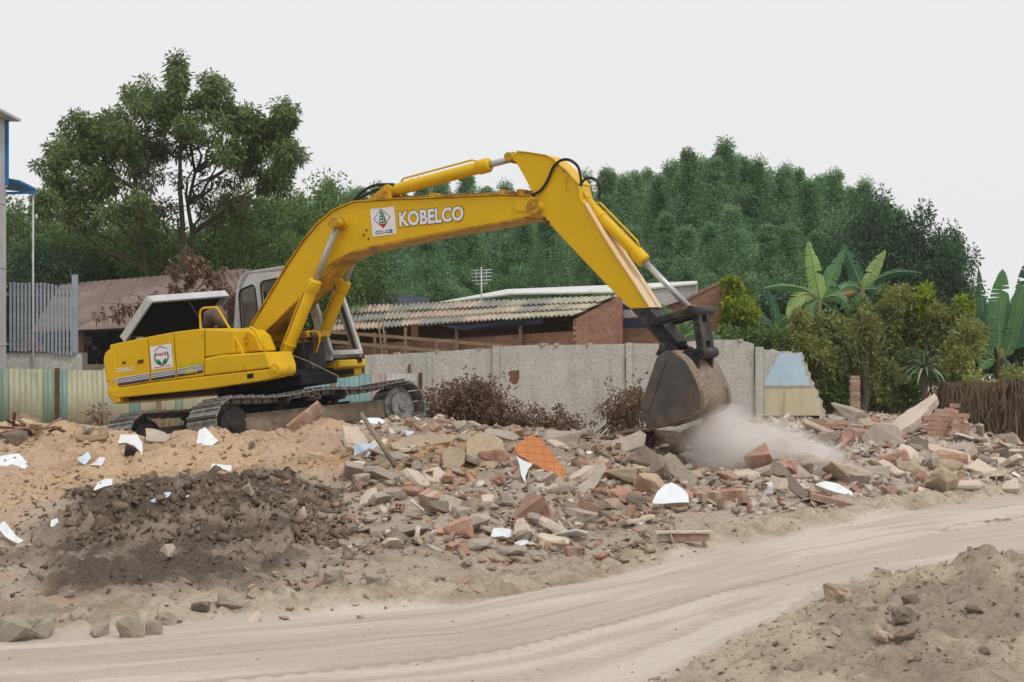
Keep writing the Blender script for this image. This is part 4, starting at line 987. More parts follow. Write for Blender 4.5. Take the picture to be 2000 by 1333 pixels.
# walls under the eave and the gable
def face_wall(pts, th, name, mat, par):
    pts = [Vector(p) for p in pts]; d = (pts[1] - pts[0]); d.z = 0; d.normalize(); n_ = Vector((d.y, -d.x, 0)); n_ = n_ if n_.y > 0 else -n_
    mb = MB(); mb.prism(pts, n_ * th); o = mb.build(name, mat); wall_uv(o, d); return part(o, par)
ins = Vector((.25, .45, 0)); g0 = .4
a, b, c = EL_ + ins, ER_ + ins * .5, RR_ + Vector((.02, .1, 0))
face_wall([(a.x, a.y, g0), (b.x, b.y, g0), (b.x, b.y, b.z - .42), (a.x, a.y, a.z - .42)], .12, 'long_wall', M_bwall, shed)
R2 = px(1216, 574, 45.9)
face_wall([(b.x + .02, b.y - .06, g0), (R2.x, R2.y, g0), (R2.x, R2.y, R2.z), (c.x, c.y, c.z - .06), (b.x + .02, b.y - .06, b.z - .08)], .12, 'gable_wall', M_bwall, shed)
bo_ = Vector((.9, 1.6, 0)); face_wall([(a.x + bo_.x, a.y + bo_.y, g0), (b.x + bo_.x, b.y + bo_.y, g0), (b.x + bo_.x, b.y + bo_.y, b.z + .15), (a.x + bo_.x, a.y + bo_.y, a.z + .15)], .12, 'inner_wall', M_bwall, shed)
M_tarp = surf('dark_blue_tarp', srgb(40, 44, 66), srgb(50, 54, 76), 2, .6, 0, .1, 6)
m = MB(); m.prism([px(860, 636, 46.9), px(1060, 622, 44.6), px(1062, 632, 44.6), px(1000, 638, 45.4), px(900, 645, 46.4)], (0, .03, 0)); part(m.build('tarp_shade_strip', M_tarp), shed)  # dark colour paints the eave shadow together with the tarp
for k in range(9):     # toothed hollow brick ends at the shed corner
    m = MB(); z = g0 + 1.5 + k * .17; m.box((b.x - .02, b.y - .12, z), (.10, .10, .075)); part(m.build('corner_brick', M_brick), shed)
for s_ in (.25, .55, .8):
    p = bil(s_, 0); m = MB(); m.bar((p.x + .1, p.y + .15, g0), (p.x + .1, p.y + .15, p.z - .06), .1, .1); part(m.build('post', M_wood), shed)
# rear slope so the roof is a roof
m = MB(); RB = RR_ + Vector((1.2, 2.4, -.6)); LB = RL_ + Vector((1.2, 2.6, -.6)); m.prism([RR_, RL_, LB, RB], rn * .02); part(m.build('rear_roof', M_fc[0]), shed)
# white ridge sheets over the shed
M_whiteroof = surf('white_roof_sheet', srgb(216, 218, 214), srgb(198, 200, 196), 2, .5, 0, .05, 10, dirt=srgb(180, 172, 158), dirt_amt=.3, dscale=1.5, stretch=(1, 1, 1))
hs_ = empty('white_roof_house', px(1250, 760, 48)); tag(hs_, 'small house with a white metal roof and grey gutter board behind the brick shed', 'house')
def part_poly(pts3, off, name, mat, par, bev=0):
    mb = MB(); mb.prism(pts3, off); return part(mb.build(name, mat, None, bev), par)
part_poly([px(852, 594, 51.5), px(1000, 576, 49.5), px(1198, 573, 47.0), px(1362, 556, 45.8), px(1362, 552, 49.5), px(1190, 560, 51), px(990, 568, 53)], (0, 0, .05), 'roof_sheet', M_whiteroof, hs_)
part_poly([px(1198, 576, 47.0), px(1361, 557, 45.9), px(1359, 578, 45.9), px(1292, 600, 46.3), px(1216, 612, 46.8)], (.05, .1, 0), 'gutter_board', M_wallw, hs_)
face_wall([(px(1216, 0, 46.9).x, 46.9, .4), (px(1340, 0, 46.2).x, 46.2, .4), px(1340, 585, 46.2), px(1216, 605, 46.9)], .15, 'side_wall', M_bwall, hs_)
part_poly([px(1217, 606, 46.3), px(1262, 604, 46.0), px(1262, 618, 46.0), px(1217, 622, 46.3)], (0, .06, 0), 'lintel', M_wallc, hs_)
part_poly([px(1220, 624, 46.25), px(1264, 622, 45.95), px(1264, 641, 45.95), px(1220, 641, 46.25)], (0, .05, 0), 'dark_window', M_tarp, hs_)
# broken brick gable to the right
bg2 = empty('brick_ruin', px(1380, 760, 44)); tag(bg2, 'broken sloping red brick gable end beside the yellow-green bush', 'wall')
face_wall([px(1330, 690, 44.2), px(1416, 690, 43.6), px(1417, 560, 43.6), px(1404, 555, 43.7), px(1380, 567, 43.9), px(1345, 586, 44.1), px(1330, 606, 44.2)], .12, 'wall_core', M_bwall, bg2)
for k in range(11):
    t_ = k / 10; p = px(1340, 586, 44.1).lerp(px(1405, 554, 43.7), t_); m = MB(); m.box(p + Vector((0, .05, .02)), (.18, .11, .07), Matrix.Rotation(R(-24 + random.uniform(-8, 8)), 3, 'Y')); part(m.build('brick', M_brick), bg2)
part_poly([px(1411, 690, 43.5), px(1420, 690, 43.5), px(1420, 562, 43.5), px(1411, 560, 43.5)], (0, .2, 0), 'corner_pier', M_brick, bg2)
# dark low roof behind the cab
dr = empty('dark_lean_to', px(760, 700, 56)); tag(dr, 'low lean-to with a dark blue sheet roof behind the shed', 'shed')
part_poly([px(684, 573, 55), px(770, 573, 55), px(838, 583, 54), px(838, 602, 53), px(684, 606, 53)], (0, .2, -.05), 'roof_sheet', M_tarp, dr)
part_poly([px(690, 600, 54.4), px(836, 600, 54.4), px(836, 760, 54.4), px(690, 760, 54.4)], (0, .2, 0), 'side_wall', M_bwall, dr); wall_uv(dr.children[-1], (1, 0, 0))
# roof aerial
ae = empty('roof_aerial', px(941, 600, 50)); tag(ae, 'thin metal television aerial on a mast above the shed roof', 'aerial')
m = MB(); m.tube([px(941, 640, 50), px(940, 522, 50)], .03, 6); part(m.build('mast', M_grey), ae)
for k, (v, hw) in enumerate(((529, 20), (535, 21), (542, 20), (549, 19), (556, 12))):
    m = MB(); m.tube([px(940 - hw, v, 50), px(940 + hw, v - 2, 50)], .016, 5); part(m.build('rod', M_grey), ae)
for u in (930, 950):
    m = MB(); m.tube([px(u, 528, 50), px(u, 556, 50)], .012, 5); part(m.build('stay', M_grey), ae)
# timber rack and ladder behind the wall
rk = empty('timber_rack', px(850, 760, 41.5)); tag(rk, 'grey timber rail rack standing behind the concrete wall', 'rack')
for a_, b_ in (((640, 648), (1000, 677)), ((640, 667), (940, 693))):
    m = MB(); m.bar(px(*a_, 41.6), px(*b_, 41.0), .05, .09); part(m.build('rail', M_wood), rk)
for u, v0, v1, w_ in ((732, 650, 700, .07), (792, 640, 700, .08), (810, 634, 700, .18), (852, 664, 700, .07), (893, 668, 700, .07), (700, 655, 700, .06)):
    m = MB(); p = px(u, v0, 41.7); m.bar((p.x, p.y, .4), p, w_, .06, (0, 1, 0)); part(m.build('post', M_wood if w_ < .1 else M_rust), rk)
ld = empty('ladder', px(750, 760, 42)); tag(ld, 'narrow timber ladder leaning behind the concrete wall', 'ladder')
la0, la1, lb0, lb1 = px(738, 622, 42.6), px(752, 720, 41.9), px(746, 621, 42.6), px(761, 720, 41.9)
for a_, b_ in ((la0, la1), (lb0, lb1)):
    m = MB(); e_ = a_.lerp(b_, 1.9); m.bar(a_, Vector((e_.x, e_.y, .42)), .04, .05, (0, 1, 0)); part(m.build('stringer', M_wood), ld)
for k in range(8):
    t_ = .08 + k * .13; m = MB(); m.bar(la0.lerp(la1, t_), lb0.lerp(lb1, t_), .03, .03); part(m.build('rung', M_wood), ld)

# --- left: brown roofed shed
M_brown = surf('rusty_brown_roof', srgb(136, 118, 110), srgb(114, 97, 90), 0.9, .8, 0, .15, 6, dirt=srgb(104, 84, 72), dirt_amt=.4, dscale=.8)
ls = empty('brown_shed', px(300, 760, 44)); tag(ls, 'open sided shed with a faded brown sheet roof behind the sheet fence', 'shed')
LE0, LE1, LR1, LR0 = px(60, 648, 41.5), px(430, 640, 41.5), px(478, 526, 46), px(118, 556, 46)
ln = (LE1 - LE0).cross(LR0 - LE0).normalized(); ln = ln if ln.z > 0 else -ln
bl2 = lambda s, t: (LE0 * (1 - s) + LE1 * s) * (1 - t) + (LR0 * (1 - s) + LR1 * s) * t
for i in range(7):
    s0, s1 = i / 7, (i + 1) / 7 + .005
    o = corrugated(bl2(s0, 0), bl2(s1, 0), bl2(s1, 1), bl2(s0, 1), 4, .015, ln, 4, 3).build('roof_sheet', M_brown); o.location = ln * random.uniform(-.015, .015); part(o, ls); solid(o, .01)
part_poly([LR0, LR1, LR1 + Vector((.3, 3.5, -1.4)), LR0 + Vector((0, 3.5, -1.4))], ln * .02, 'rear_roof', M_brown, ls)
LA, LB_ = px(396, 552, 43.2), px(488, 524, 44.6)
o = corrugated(px(436, 592, 42.4), px(502, 566, 43.0), LB_, LA, 7, .03, (0, -.5, .8), 5, 1).build('roof_sheet', M_brown); part(o, ls); solid(o, .01)
part_poly([px(148, 645, 41.0), px(206, 609, 42.2), px(268, 640, 41.0)], (0, .6, .1), 'porch_roof', M_brown, ls)
for u in (160, 250, 350, 430):
    p = px(u, 640, 41.9); m = MB(); m.bar((p.x, p.y, .4), p, .12, .12); part(m.build('post', M_wood), ls)
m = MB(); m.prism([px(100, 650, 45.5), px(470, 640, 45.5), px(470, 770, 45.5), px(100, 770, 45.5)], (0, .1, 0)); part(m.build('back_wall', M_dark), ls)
m = MB(); p0, p1 = px(140, 712, 40.5), px(420, 712, 40.5); m.prism([p0, p1, Vector((p1.x, p1.y, .4)), Vector((p0.x, p0.y, .4))], (0, .12, 0)); part(m.build('low_wall', M_concd), ls)
rr = random.Random(12)
for k in range(30):
    p = px(rr.uniform(150, 330), rr.uniform(655, 706), rr.uniform(41.4, 44)); m = MB(); s_ = rr.uniform(.1, .35)
    m.box(p, (s_, .2, s_ * rr.uniform(.3, 1)), Matrix.Rotation(rr.uniform(0, 3), 3, 'Y')); m.bar(p, (p.x, p.y, .4), .02, .02); part(m.build('stored_scrap', rr.choice([M_concd, M_wood, M_dark, M_grey]), None), ls)

# --- left edge: pale building, canopy, picket fence on a plinth
M_clad = surf('pale_grey_cladding', srgb(190, 190, 192), srgb(172, 172, 174), 1.2, .5, 0, .03, 8, dirt=srgb(150, 146, 140), dirt_amt=.3, dscale=.9, stretch=(1, 1, .4))
M_blue = surf('blue_trim_paint', srgb(36, 120, 186), srgb(30, 104, 166), 2, .45, 0, .03, 8)
pb = empty('pale_building', (-14.5, 35.2, .4)); tag(pb, 'tall pale grey building with a blue corner trim at the picket fence', 'building')
ztop = px(10, 236, 36.2).z; xw = px(12, 0, 36.2).x
m = MB(); m.box((xw - 2.5, 35.3, (ztop + .3) / 2), (5, 1.8, ztop - .3)); part(m.build('wall', M_clad), pb)
zc = px(0, 362, 36.2).z; m = MB(); m.box((xw + .03, 36.17, (ztop + zc) / 2), (.06, .1, ztop - zc)); part(m.build('corner_trim', M_blue), pb)
m = MB(); m.box((xw - 2.4, 35.3, ztop + .03), (5.4, 2.1, .06)); part(m.build('roof_edge', M_grey), pb)
for z in (2.6, 4.4, 5.9):
    m = MB(); m.box((xw + .004, 35.3, z), (.02, 1.7, .03)); part(m.build('panel_joint', M_grey), pb)
cn = empty('blue_canopy', px(40, 560, 36.8)); tag(cn, 'small blue sheet canopy on a thin white pole beside the pale building', 'canopy')
part_poly([px(14, 352, 36.4), px(40, 357, 36.2), px(70, 372, 36.6), px(66, 377, 37.4), px(14, 372, 37.4)], (0, 0, .05), 'sheet', M_blue, cn)
m = MB(); m.bar(px(12, 378, 36.5), px(70, 376, 36.5), .05, .06); part(m.build('beam', M_blue), cn)
m = MB(); p = px(64.5, 376, 36.7); m.tube([(p.x, p.y, .5), p], .025, 8); part(m.build('pole', M_grey), cn)
pf = empty('picket_fence', px(85, 720, 37)); tag(pf, 'pale grey metal picket fence on a low concrete plinth', 'fence')
part_poly([px(-40, 691, 36.8), px(156, 691, 36.8), Vector((px(156, 0, 36.8).x, 36.8, .3)), Vector((px(-40, 0, 36.8).x, 36.8, .3))], (0, .2, 0), 'plinth', M_wallc, pf)
M_pick = surf('galvanised_picket', srgb(158, 168, 178), srgb(138, 148, 158), 3, .5, .1, .02, 10, dirt=srgb(120, 116, 110), dirt_amt=.2)
pme = MB(); zt = px(0, 556, 36.8).z; zb_ = px(0, 690, 36.8).z; pme.box((0, 0, (zb_ - zt) / 2), (.05, .05, zt - zb_)); pme = pme.mesh('picket'); pme.materials.append(M_pick)
for k in range(17):
    u = 21 + k * 7.4; p = px(u, 550 + k * .55 + random.uniform(-2, 2), 36.75); part(mobj('picket', pme, None, None, p), pf)
for v in (575, 672):
    m = MB(); m.bar(px(10, v, 36.82), px(150, v + 2, 36.82), .03, .07); part(m.build('rail', M_pick), pf)
m = MB(); p = px(146.5, 537, 36.8); m.bar((p.x, p.y, zb_), p, .13, .1, (0, 1, 0)); part(m.build('end_post', M_pick), pf)
M_pink = surf('dark_pink_sheet', srgb(150, 40, 72), srgb(120, 34, 60), 3, .7, 0, .1, 8)
bx_ = empty('pink_tarp_heap', px(55, 690, 38)); tag(bx_, 'dark pink cloth bundle behind the picket fence', 'tarp')
part_poly([px(28, 688, 38), px(40, 664, 38), px(62, 660, 38), px(74, 676, 38), px(78, 688, 38)], (0, .5, 0), 'cloth', M_pink, bx_, .05)
m = MB(); q0, q1 = px(20, 688, 38), px(150, 688, 38); m.box(((q0.x + q1.x) / 2, 38.4, (q0.z + .4) / 2), (q1.x - q0.x, 1.1, q0.z - .4)); part(m.build('platform', M_concd), bx_)

# --- brick pier, dark post, dry thatch screen
bpier = empty('brick_pier', px(1670, 815, 39.5)); tag(bpier, 'slender broken brick pier among the shrubs', 'pillar')
for k in range(14):
    z0 = px(0, 816, 39.5).z + k * .078; m = MB(); m.box((px(1669.5, 0, 39.5).x + random.uniform(-.01, .01), 39.5, z0), (.23 + random.uniform(-.02, .02), .2, .068)); part(m.build('brick', M_brick if k % 4 else M_mortar), bpier)
m = MB(); m.box((px(1669.5, 0, 39.5).x, 39.5, px(0, 776, 39.5).z), (.2, .17, 1.1)); part(m.build('mortar_core', M_mortar), bpier)
M_thatch = surf('dry_brown_thatch', srgb(120, 98, 82), srgb(92, 76, 62), 2.5, .95, 0, .3, 20, dirt=srgb(70, 72, 48), dirt_amt=.35, dscale=1.2, stretch=(5, 5, .5))
th_ = empty('thatch_screen', px(1920, 890, 33.5)); tag(th_, 'screen of dry brown creeper and thatch at the edge of the rubble', 'screen')
def strands(x0, x1, ztop, zbot, y, n, rs, wid=.02, drop=(.3, 1.0)):
    r_ = np.random.default_rng(rs); X_ = r_.uniform(x0, x1, n); T_ = ztop(X_) - r_.uniform(0, 1, n) ** 1.6 * (ztop(X_) - zbot); L_ = r_.uniform(*drop, n); Yo = y + r_.normal(0, .16, n)
    dx = r_.normal(0, .10, n); dy = r_.normal(-.03, .05, n); w_ = wid * r_.uniform(.5, 1.6, n)
    V = np.zeros((n, 4, 3)); V[:, 0] = np.stack([X_ - w_, Yo, T_], 1); V[:, 1] = np.stack([X_ + w_, Yo + .01, T_], 1)
    bz = np.maximum(T_ - L_, zbot - .1); V[:, 2] = np.stack([X_ + w_ * .6 + dx, Yo + dy, bz], 1); V[:, 3] = np.stack([X_ - w_ * .6 + dx, Yo + dy + .005, bz], 1)
    return V.reshape(-1, 3), np.arange(n * 4).reshape(n, 4)
M_straw = leafmat('dry_straw', [srgb(96, 80, 66), srgb(128, 106, 88), srgb(80, 70, 54), srgb(112, 92, 76), srgb(78, 82, 56)], .1, .8)
y_t = 33.5; tx0, tx1 = px(1846, 0, y_t).x, px(2120, 0, y_t).x
zt_f = lambda x: px(0, 742, y_t).z + .10 * np.sin(x * 2.3) + .06 * np.sin(x * 7.1)
m = MB(); m.box(((tx0 + tx1) / 2, y_t + .25, 1.0), (tx1 - tx0, .3, 1.45)); part(m.build('screen_core', M_thatch), th_)
V_, F_ = strands(tx0 - .08, tx1, zt_f, .25, y_t, 9000, 5, .014, (.15, .9)); o = mobj('hanging_straw', npmesh('hanging_straw', V_, F_), M_straw); tag(o, kind='stuff'); part(o, th_)
# ================================================================== TREES AND PLANTS
M_leaf_belt = leafmat('belt_foliage', [srgb(104, 140, 94), srgb(130, 166, 110), srgb(86, 122, 92), srgb(168, 194, 148), srgb(114, 150, 102)], .35)
M_leaf_mid = leafmat('mid_green_foliage', [srgb(82, 110, 58), srgb(110, 138, 70), srgb(68, 94, 56), srgb(132, 156, 84), srgb(90, 116, 64)], .3)
M_leaf_big = leafmat('long_leaf_foliage', [srgb(82, 108, 66), srgb(106, 134, 72), srgb(68, 90, 60), srgb(144, 164, 92), srgb(116, 120, 80)], .3)
M_leaf_dull = leafmat('dull_backlit_foliage', [srgb(108, 104, 74), srgb(92, 90, 68), srgb(122, 116, 80), srgb(86, 96, 64)], .3)  # backlit dullness of the sparse lobes is put into the leaf colour
M_leaf_dark = leafmat('dark_foliage', [srgb(62, 88, 62), srgb(78, 106, 70), srgb(54, 78, 60), srgb(96, 124, 82)], .2)
M_leaf_yel = leafmat('yellow_green_foliage', [srgb(140, 160, 40), srgb(168, 178, 50), srgb(104, 130, 40), srgb(124, 150, 44)], .35)
M_leaf_olive = leafmat('olive_foliage', [srgb(146, 146, 82), srgb(124, 134, 72), srgb(172, 162, 90), srgb(112, 128, 72), srgb(140, 146, 86)], .3)
M_dead = leafmat('dead_leaves', [srgb(120, 96, 82), srgb(98, 78, 70), srgb(154, 128, 106), srgb(84, 68, 62), srgb(136, 106, 88)], .15, .8)
M_twig = surf('dry_twig', srgb(110, 90, 74), srgb(86, 70, 58), 6, .9, 0, .2, 20)

def leaves(centers, radii, per, ll, lw, droop, seed, squash=(1, 1, 1), updir=0.0):
    """leaf-sized faces spread through clumps -> (V, F)"""
    r_ = np.random.default_rng(seed); c = np.repeat(np.asarray(centers, float), per, 0); rad = np.repeat(np.asarray(radii, float), per)
    n = len(c); d = r_.normal(size=(n, 3)); d /= np.linalg.norm(d, axis=1)[:, None]
    rr_ = r_.uniform(0, 1, n) ** .45
    p = c + d * (rad * rr_)[:, None] * np.array(squash)
    dirv = d * .8 + r_.normal(size=(n, 3)) * .55; dirv[:, 2] += -droop + updir; dirv /= np.linalg.norm(dirv, axis=1)[:, None]
    s = np.cross(dirv, r_.normal(size=(n, 3))); s /= np.linalg.norm(s, axis=1)[:, None]
    L = ll * r_.uniform(.6, 1.3, n); W = lw * r_.uniform(.7, 1.25, n)
    V = np.zeros((n, 4, 3)); V[:, 0] = p; mid = p + dirv * (L * .5)[:, None]
    nrm = np.cross(dirv, s); mid2 = mid + nrm * (L * .06)[:, None]
    V[:, 1] = mid2 + s * (W / 2)[:, None]; V[:, 2] = p + dirv * L[:, None] - np.array([0, 0, 1]) * (L * .12)[:, None]; V[:, 3] = mid2 - s * (W / 2)[:, None]
    return V.reshape(-1, 3), np.arange(n * 4).reshape(n, 4)
def join(parts):
    V = []; F_ = []; o = 0
    for v, f in parts: V.append(v); F_.append(f + o); o += len(v)
    return np.concatenate(V), np.concatenate(F_)
def limb(mb, a, b, r0, r1, seed, n=5, wob=.06, sides=6):
    q = random.Random(seed); a = Vector(a); b = Vector(b); L = (b - a).length; pts = []; rads = []
    for i in range(n + 1):
        t = i / n; p = a.lerp(b, t) + Vector((q.gauss(0, 1), q.gauss(0, 1), q.gauss(0, .4))) * wob * L * math.sin(math.pi * t) * .6
        pts.append(p); rads.append(r0 + (r1 - r0) * t)
    mb.tube(pts, rads, sides, False); return pts

def belt_tree(seed, H, rad, crown0=.16, per=105, nb=150, ll=.27, lw=.085):
    """slender plantation tree: straight stem, rising limbs, feathery crown"""
    q = random.Random(seed); mb = MB(); stem = limb(mb, (0, 0, -.3), (q.uniform(-.3, .3), q.uniform(-.3, .3), H * .97), .13, .015, seed, 9, .01)
    C_, R_, Ct, Rt = [], [], [], []
    for k in range(nb):
        t = crown0 + (1 - crown0) * (k + q.random()) / nb; z = H * t
        prof = (math.sin(math.pi * min(1, (t - crown0 * .5) / (1 - crown0 * .5)) ** .72) ** .7) * (1 if t < .5 else 1 - .80 * ((t - .5) / .5) ** 1.25)
        az = k * 2.399 + q.uniform(-.5, .5); rr_ = rad * prof * q.uniform(.3, 1.0) * (1.35 if q.random() < .12 else 1)
        si = min(len(stem) - 1, int(t * 9)); a = stem[max(0, si - 1)]
        p = Vector((a.x + rr_ * math.cos(az), a.y + rr_ * math.sin(az), z + q.uniform(-.2, .3)))
        if k % 3 == 0: limb(mb, (a.x, a.y, min(a.z, z - .3 * rr_)), p, .03, .006, seed * 100 + k, 3, .05, 4)
        (Ct if t > .72 else C_).append(p[:]); (Rt if t > .72 else R_).append(q.uniform(.28, .6) * (0.85 if t > .86 else 1))
    for k in range(8):
        Ct.append((stem[-1].x + q.uniform(-.25, .25), stem[-1].y + q.uniform(-.25, .25), H * (.92 + .012 * k))); Rt.append(.34 - .03 * k)
    V, F_ = join([leaves(C_, R_, per, ll, lw, .35, seed), leaves(Ct, Rt, int(per * .5), ll * 1.1, lw, .05, seed + 5)])
    return mb.mesh('trunk'), npmesh('crown', V, F_)
def round_tree(seed, H, rad, per=95, nb=120, ll=.3, lw=.13, z0=.28, droop=.3):
    q = random.Random(seed); mb = MB(); top = Vector((q.uniform(-.3, .3), 0, H * .55)); limb(mb, (0, 0, -.3), top, .2, .1, seed, 6, .04)
    C_, R_ = [], []
    for k in range(nb):
        u = q.uniform(-1, 1); az = k * 2.399; s_ = math.sqrt(1 - u * u); r3 = q.uniform(.55, 1.0)
        lump = 1 + .22 * math.sin(3 * az + seed) * s_ + .15 * math.sin(5 * u + seed * 2)
        p = Vector((rad * s_ * math.cos(az) * r3 * lump, rad * s_ * math.sin(az) * r3 * lump, H * (z0 + (1 - z0) / 2) + u * H * (1 - z0) / 2 * r3 * lump))
        if k % 5 == 0: limb(mb, top * q.uniform(.5, 1), p, .06, .01, seed * 77 + k, 4, .08, 5)
        C_.append(p[:]); R_.append(q.uniform(.4, .75) * rad / 2.4)
    V, F_ = leaves(C_, R_, per, ll, lw, droop, seed)
    return mb.mesh('trunk'), npmesh('crown', V, F_)

def place_tree(meshes, name, x, y, rz, sc, leafm, label, group=None, sz=None, cat='tree', z=None):
    t = empty(name, (x, y, z if z is not None else (ground_z(x, y) if abs(x) < 600 else .4)), rz)
    t.scale = (sc, sc, sz or sc)
    for me, nm, mt in ((meshes[0], 'trunk', M_bark), (meshes[1], 'crown', leafm)):
        if not me.materials: me.materials.append(mt)
        o = mobj(nm, me, None, t)
        if me.materials[0] != mt and nm == 'crown':
            o.material_slots[0].link = 'OBJECT'; o.material_slots[0].material = mt
    return tag(t, label, cat, group)

BT = [belt_tree(s_, 11.0, r_, c0, 270, 165, .15, .045) for s_, r_, c0 in ((11, 2.5, .06), (12, 2.9, .10), (13, 2.2, .05), (14, 3.1, .12))]
RT = [round_tree(s_, 6.0, 2.4, 270, 140, .155, .06) for s_ in (21, 22, 23)]
rr = random.Random(5)
def belt_label(u):
    for lim, lb in ((1050, 'under the arch of the boom'), (1300, 'behind the excavator arm'), (1560, 'above the white roofed house'), (3000, 'above the banana plants')):
        if u < lim: return 'slender feathery green tree in the belt ' + lb, 'belt trees ' + lb
# tops of the belt read along the photo: (u, v of the tip, distance)
belt = [(640, 362, 82), (676, 392, 80), (700, 376, 86), (742, 372, 84), (780, 380, 80), (824, 366, 86), (868, 358, 82), (905, 350, 84), (950, 378, 80), (985, 372, 86), (1022, 385, 80),
        (1060, 372, 86), (1100, 360, 82), (1145, 352, 84), (1180, 342, 80), (1210, 356, 78), (1240, 348, 80), (1262, 378, 84), (1292, 352, 76), (1316, 330, 78), (1342, 304, 74), (1366, 326, 76), (1392, 318, 72), (1426, 290, 74),
        (1452, 322, 76), (1482, 326, 74), (1504, 340, 78), (1534, 340, 74), (1560, 342, 76), (1586, 366, 72), (1612, 352, 76), (1634, 346, 74), (1660, 378, 78), (1688, 366, 74), (1716, 402, 76), (1745, 418, 78)]
for k, (u, v, Y_) in enumerate(belt):
    x = (u - 1000) / FPX * Y_; H = CAM_H - (v - HZ) / FPX * Y_ - .4; s_ = H / 11.0
    place_tree(BT[k % 4], 'plantation_tree', x, Y_, rr.uniform(0, 6.3), min(1.15, .55 + .5 * s_), M_leaf_belt, *belt_label(u), s_, z=.4)
for k in range(14):
    u = 600 + k * 84 + rr.uniform(-20, 20); Y_ = rr.uniform(88, 94); v = np.interp(u, [600, 1000, 1250, 1430, 1700], [385, 380, 345, 318, 390]) + rr.uniform(-8, 14)
    x = (u - 1000) / FPX * Y_; s_ = (CAM_H - (v - HZ) / FPX * Y_ - .4) / 11.0
    place_tree(BT[(k + 2) % 4], 'plantation_tree', x, Y_, rr.uniform(0, 6.3), 1.1, M_leaf_belt, *belt_label(u), s_, z=.4)
# second row that closes the belt below
for k in range(24):
    u = 560 + k * 52 + rr.uniform(-18, 18); Y_ = rr.uniform(64, 70); x = (u - 1000) / FPX * Y_; v = rr.uniform(400, 470); H = CAM_H - (v - HZ) / FPX * Y_ - .4
    place_tree(BT[k % 4], 'understorey_tree', x, Y_, rr.uniform(0, 6.3), .95, M_leaf_belt, *(lambda w_: ('shorter feathery tree at the front of the belt ' + w_, 'low trees ' + w_))('behind the shed roof' if u < 1000 else 'behind the arm and bucket cylinder' if u < 1350 else 'behind the banana plants'), H / 11, z=.4)
# bushy trees on the left
left = [(40, 400, 58, 1.0, 0), (-30, 380, 60, 1.2, 0), (110, 430, 56, 1.0, 1), (190, 440, 55, 1.1, 1), (265, 430, 57, 1.1, 1), (335, 440, 54, 1.0, 1), (410, 425, 56, 1.1, 1), (480, 410, 55, 1.05, 2), (545, 380, 57, 1.1, 2), (585, 368, 60, .95, 2), (610, 430, 54, .9, 2), (560, 450, 52, .9, 2), (75, 470, 52, .9, 0)]
lm = [M_leaf_dark, M_leaf_mid, M_leaf_mid]
ll_ = ['dark bushy tree behind the pale building', 'bushy green tree behind the brown shed roof', 'bright green bushy tree behind the excavator boom']
for k, (u, v, Y_, s_, kd) in enumerate(left):
    x = (u - 1000) / FPX * Y_; H = CAM_H - (v - HZ) / FPX * Y_ - .4
    place_tree(RT[(k + 1) % 3], 'bushy_tree', x, Y_, rr.uniform(0, 6.3), s_, lm[kd], ll_[kd], ('trees behind the pale building', 'trees behind the brown shed', 'trees behind the boom')[kd], H / 6, z=.4)
for k, (u, v, Y_, s_) in enumerate(((1745, 412, 58, .95), (1790, 450, 57, .9), (1835, 520, 56, .72), (1700, 470, 60, .9), (1868, 590, 55, .55), (1660, 520, 58, .8))):
    x = (u - 1000) / FPX * Y_; H = CAM_H - (v - HZ) / FPX * Y_ - .4
    place_tree(RT[k % 3], 'broadleaf_tree', x, Y_, rr.uniform(0, 6.3), s_ * .95, M_leaf_dark, 'dark broadleaf tree behind the banana plants', 'dark trees behind the banana plants', H / 6, z=.4)
u, v, Y_ = 1872, 464, 66; place_tree(BT[2], 'pale_tree', (u - 1000) / FPX * Y_, Y_, 1, .48, M_leaf_belt, 'single pale thin tree at the right end of the tree line', None, (CAM_H - (v - HZ) / FPX * Y_ - .4) / 11, z=.4)

# the big open-crowned tree on the left, lobes read from the photo
YB = 50.0
lobes = [(150, 262, 46, 42, 1), (108, 322, 40, 42, 1), (205, 262, 38, 36, 1), (252, 236, 36, 44, 1), (285, 185, 46, 40, 1), (346, 150, 14, 34, .8), (335, 215, 34, 36, .9), (408, 182, 34, 34, 1), (398, 242, 46, 32, 1), (452, 218, 30, 30, .7),
         (500, 238, 30, 26, .9), (556, 226, 16, 26, .8), (520, 268, 36, 26, 1), (556, 306, 28, 24, .9), (180, 305, 46, 36, 1), (245, 300, 46, 38, 1), (128, 372, 44, 26, .8), (205, 358, 54, 36, 1), (300, 278, 34, 34, .8), (372, 292, 30, 30, .5),
         (440, 288, 36, 30, .6), (488, 308, 34, 26, .7), (300, 345, 40, 34, .5), (390, 352, 40, 34, .35), (470, 362, 44, 30, .4), (250, 408, 60, 30, .7), (535, 350, 28, 24, .7), (340, 410, 60, 30, .35), (440, 410, 60, 26, .45), (160, 420, 50, 26, .7), (90, 400, 24, 24, .6)]
bt_ = empty('open_crowned_tree', (px(372, 0, YB).x, YB, .4)); tag(bt_, 'tall open-crowned tree with long leaves and sky showing through', 'tree')
mb = MB(); q = random.Random(77); base = [Vector((px(362 + d_, 0, YB).x, YB + dy_, .3)) for d_, dy_ in ((0, 0), (14, .4), (-40, .8))]
heads = []
for k, b_ in enumerate(base):
    top = px((352, 372, 260)[k], (170, 215, 330)[k], YB + (0, .5, .3)[k]); heads.append(limb(mb, b_, top, (.17, .14, .12)[k], .03, 5 + k, 10, .02, 8))
C1, R1, C2, R2 = [], [], [], []
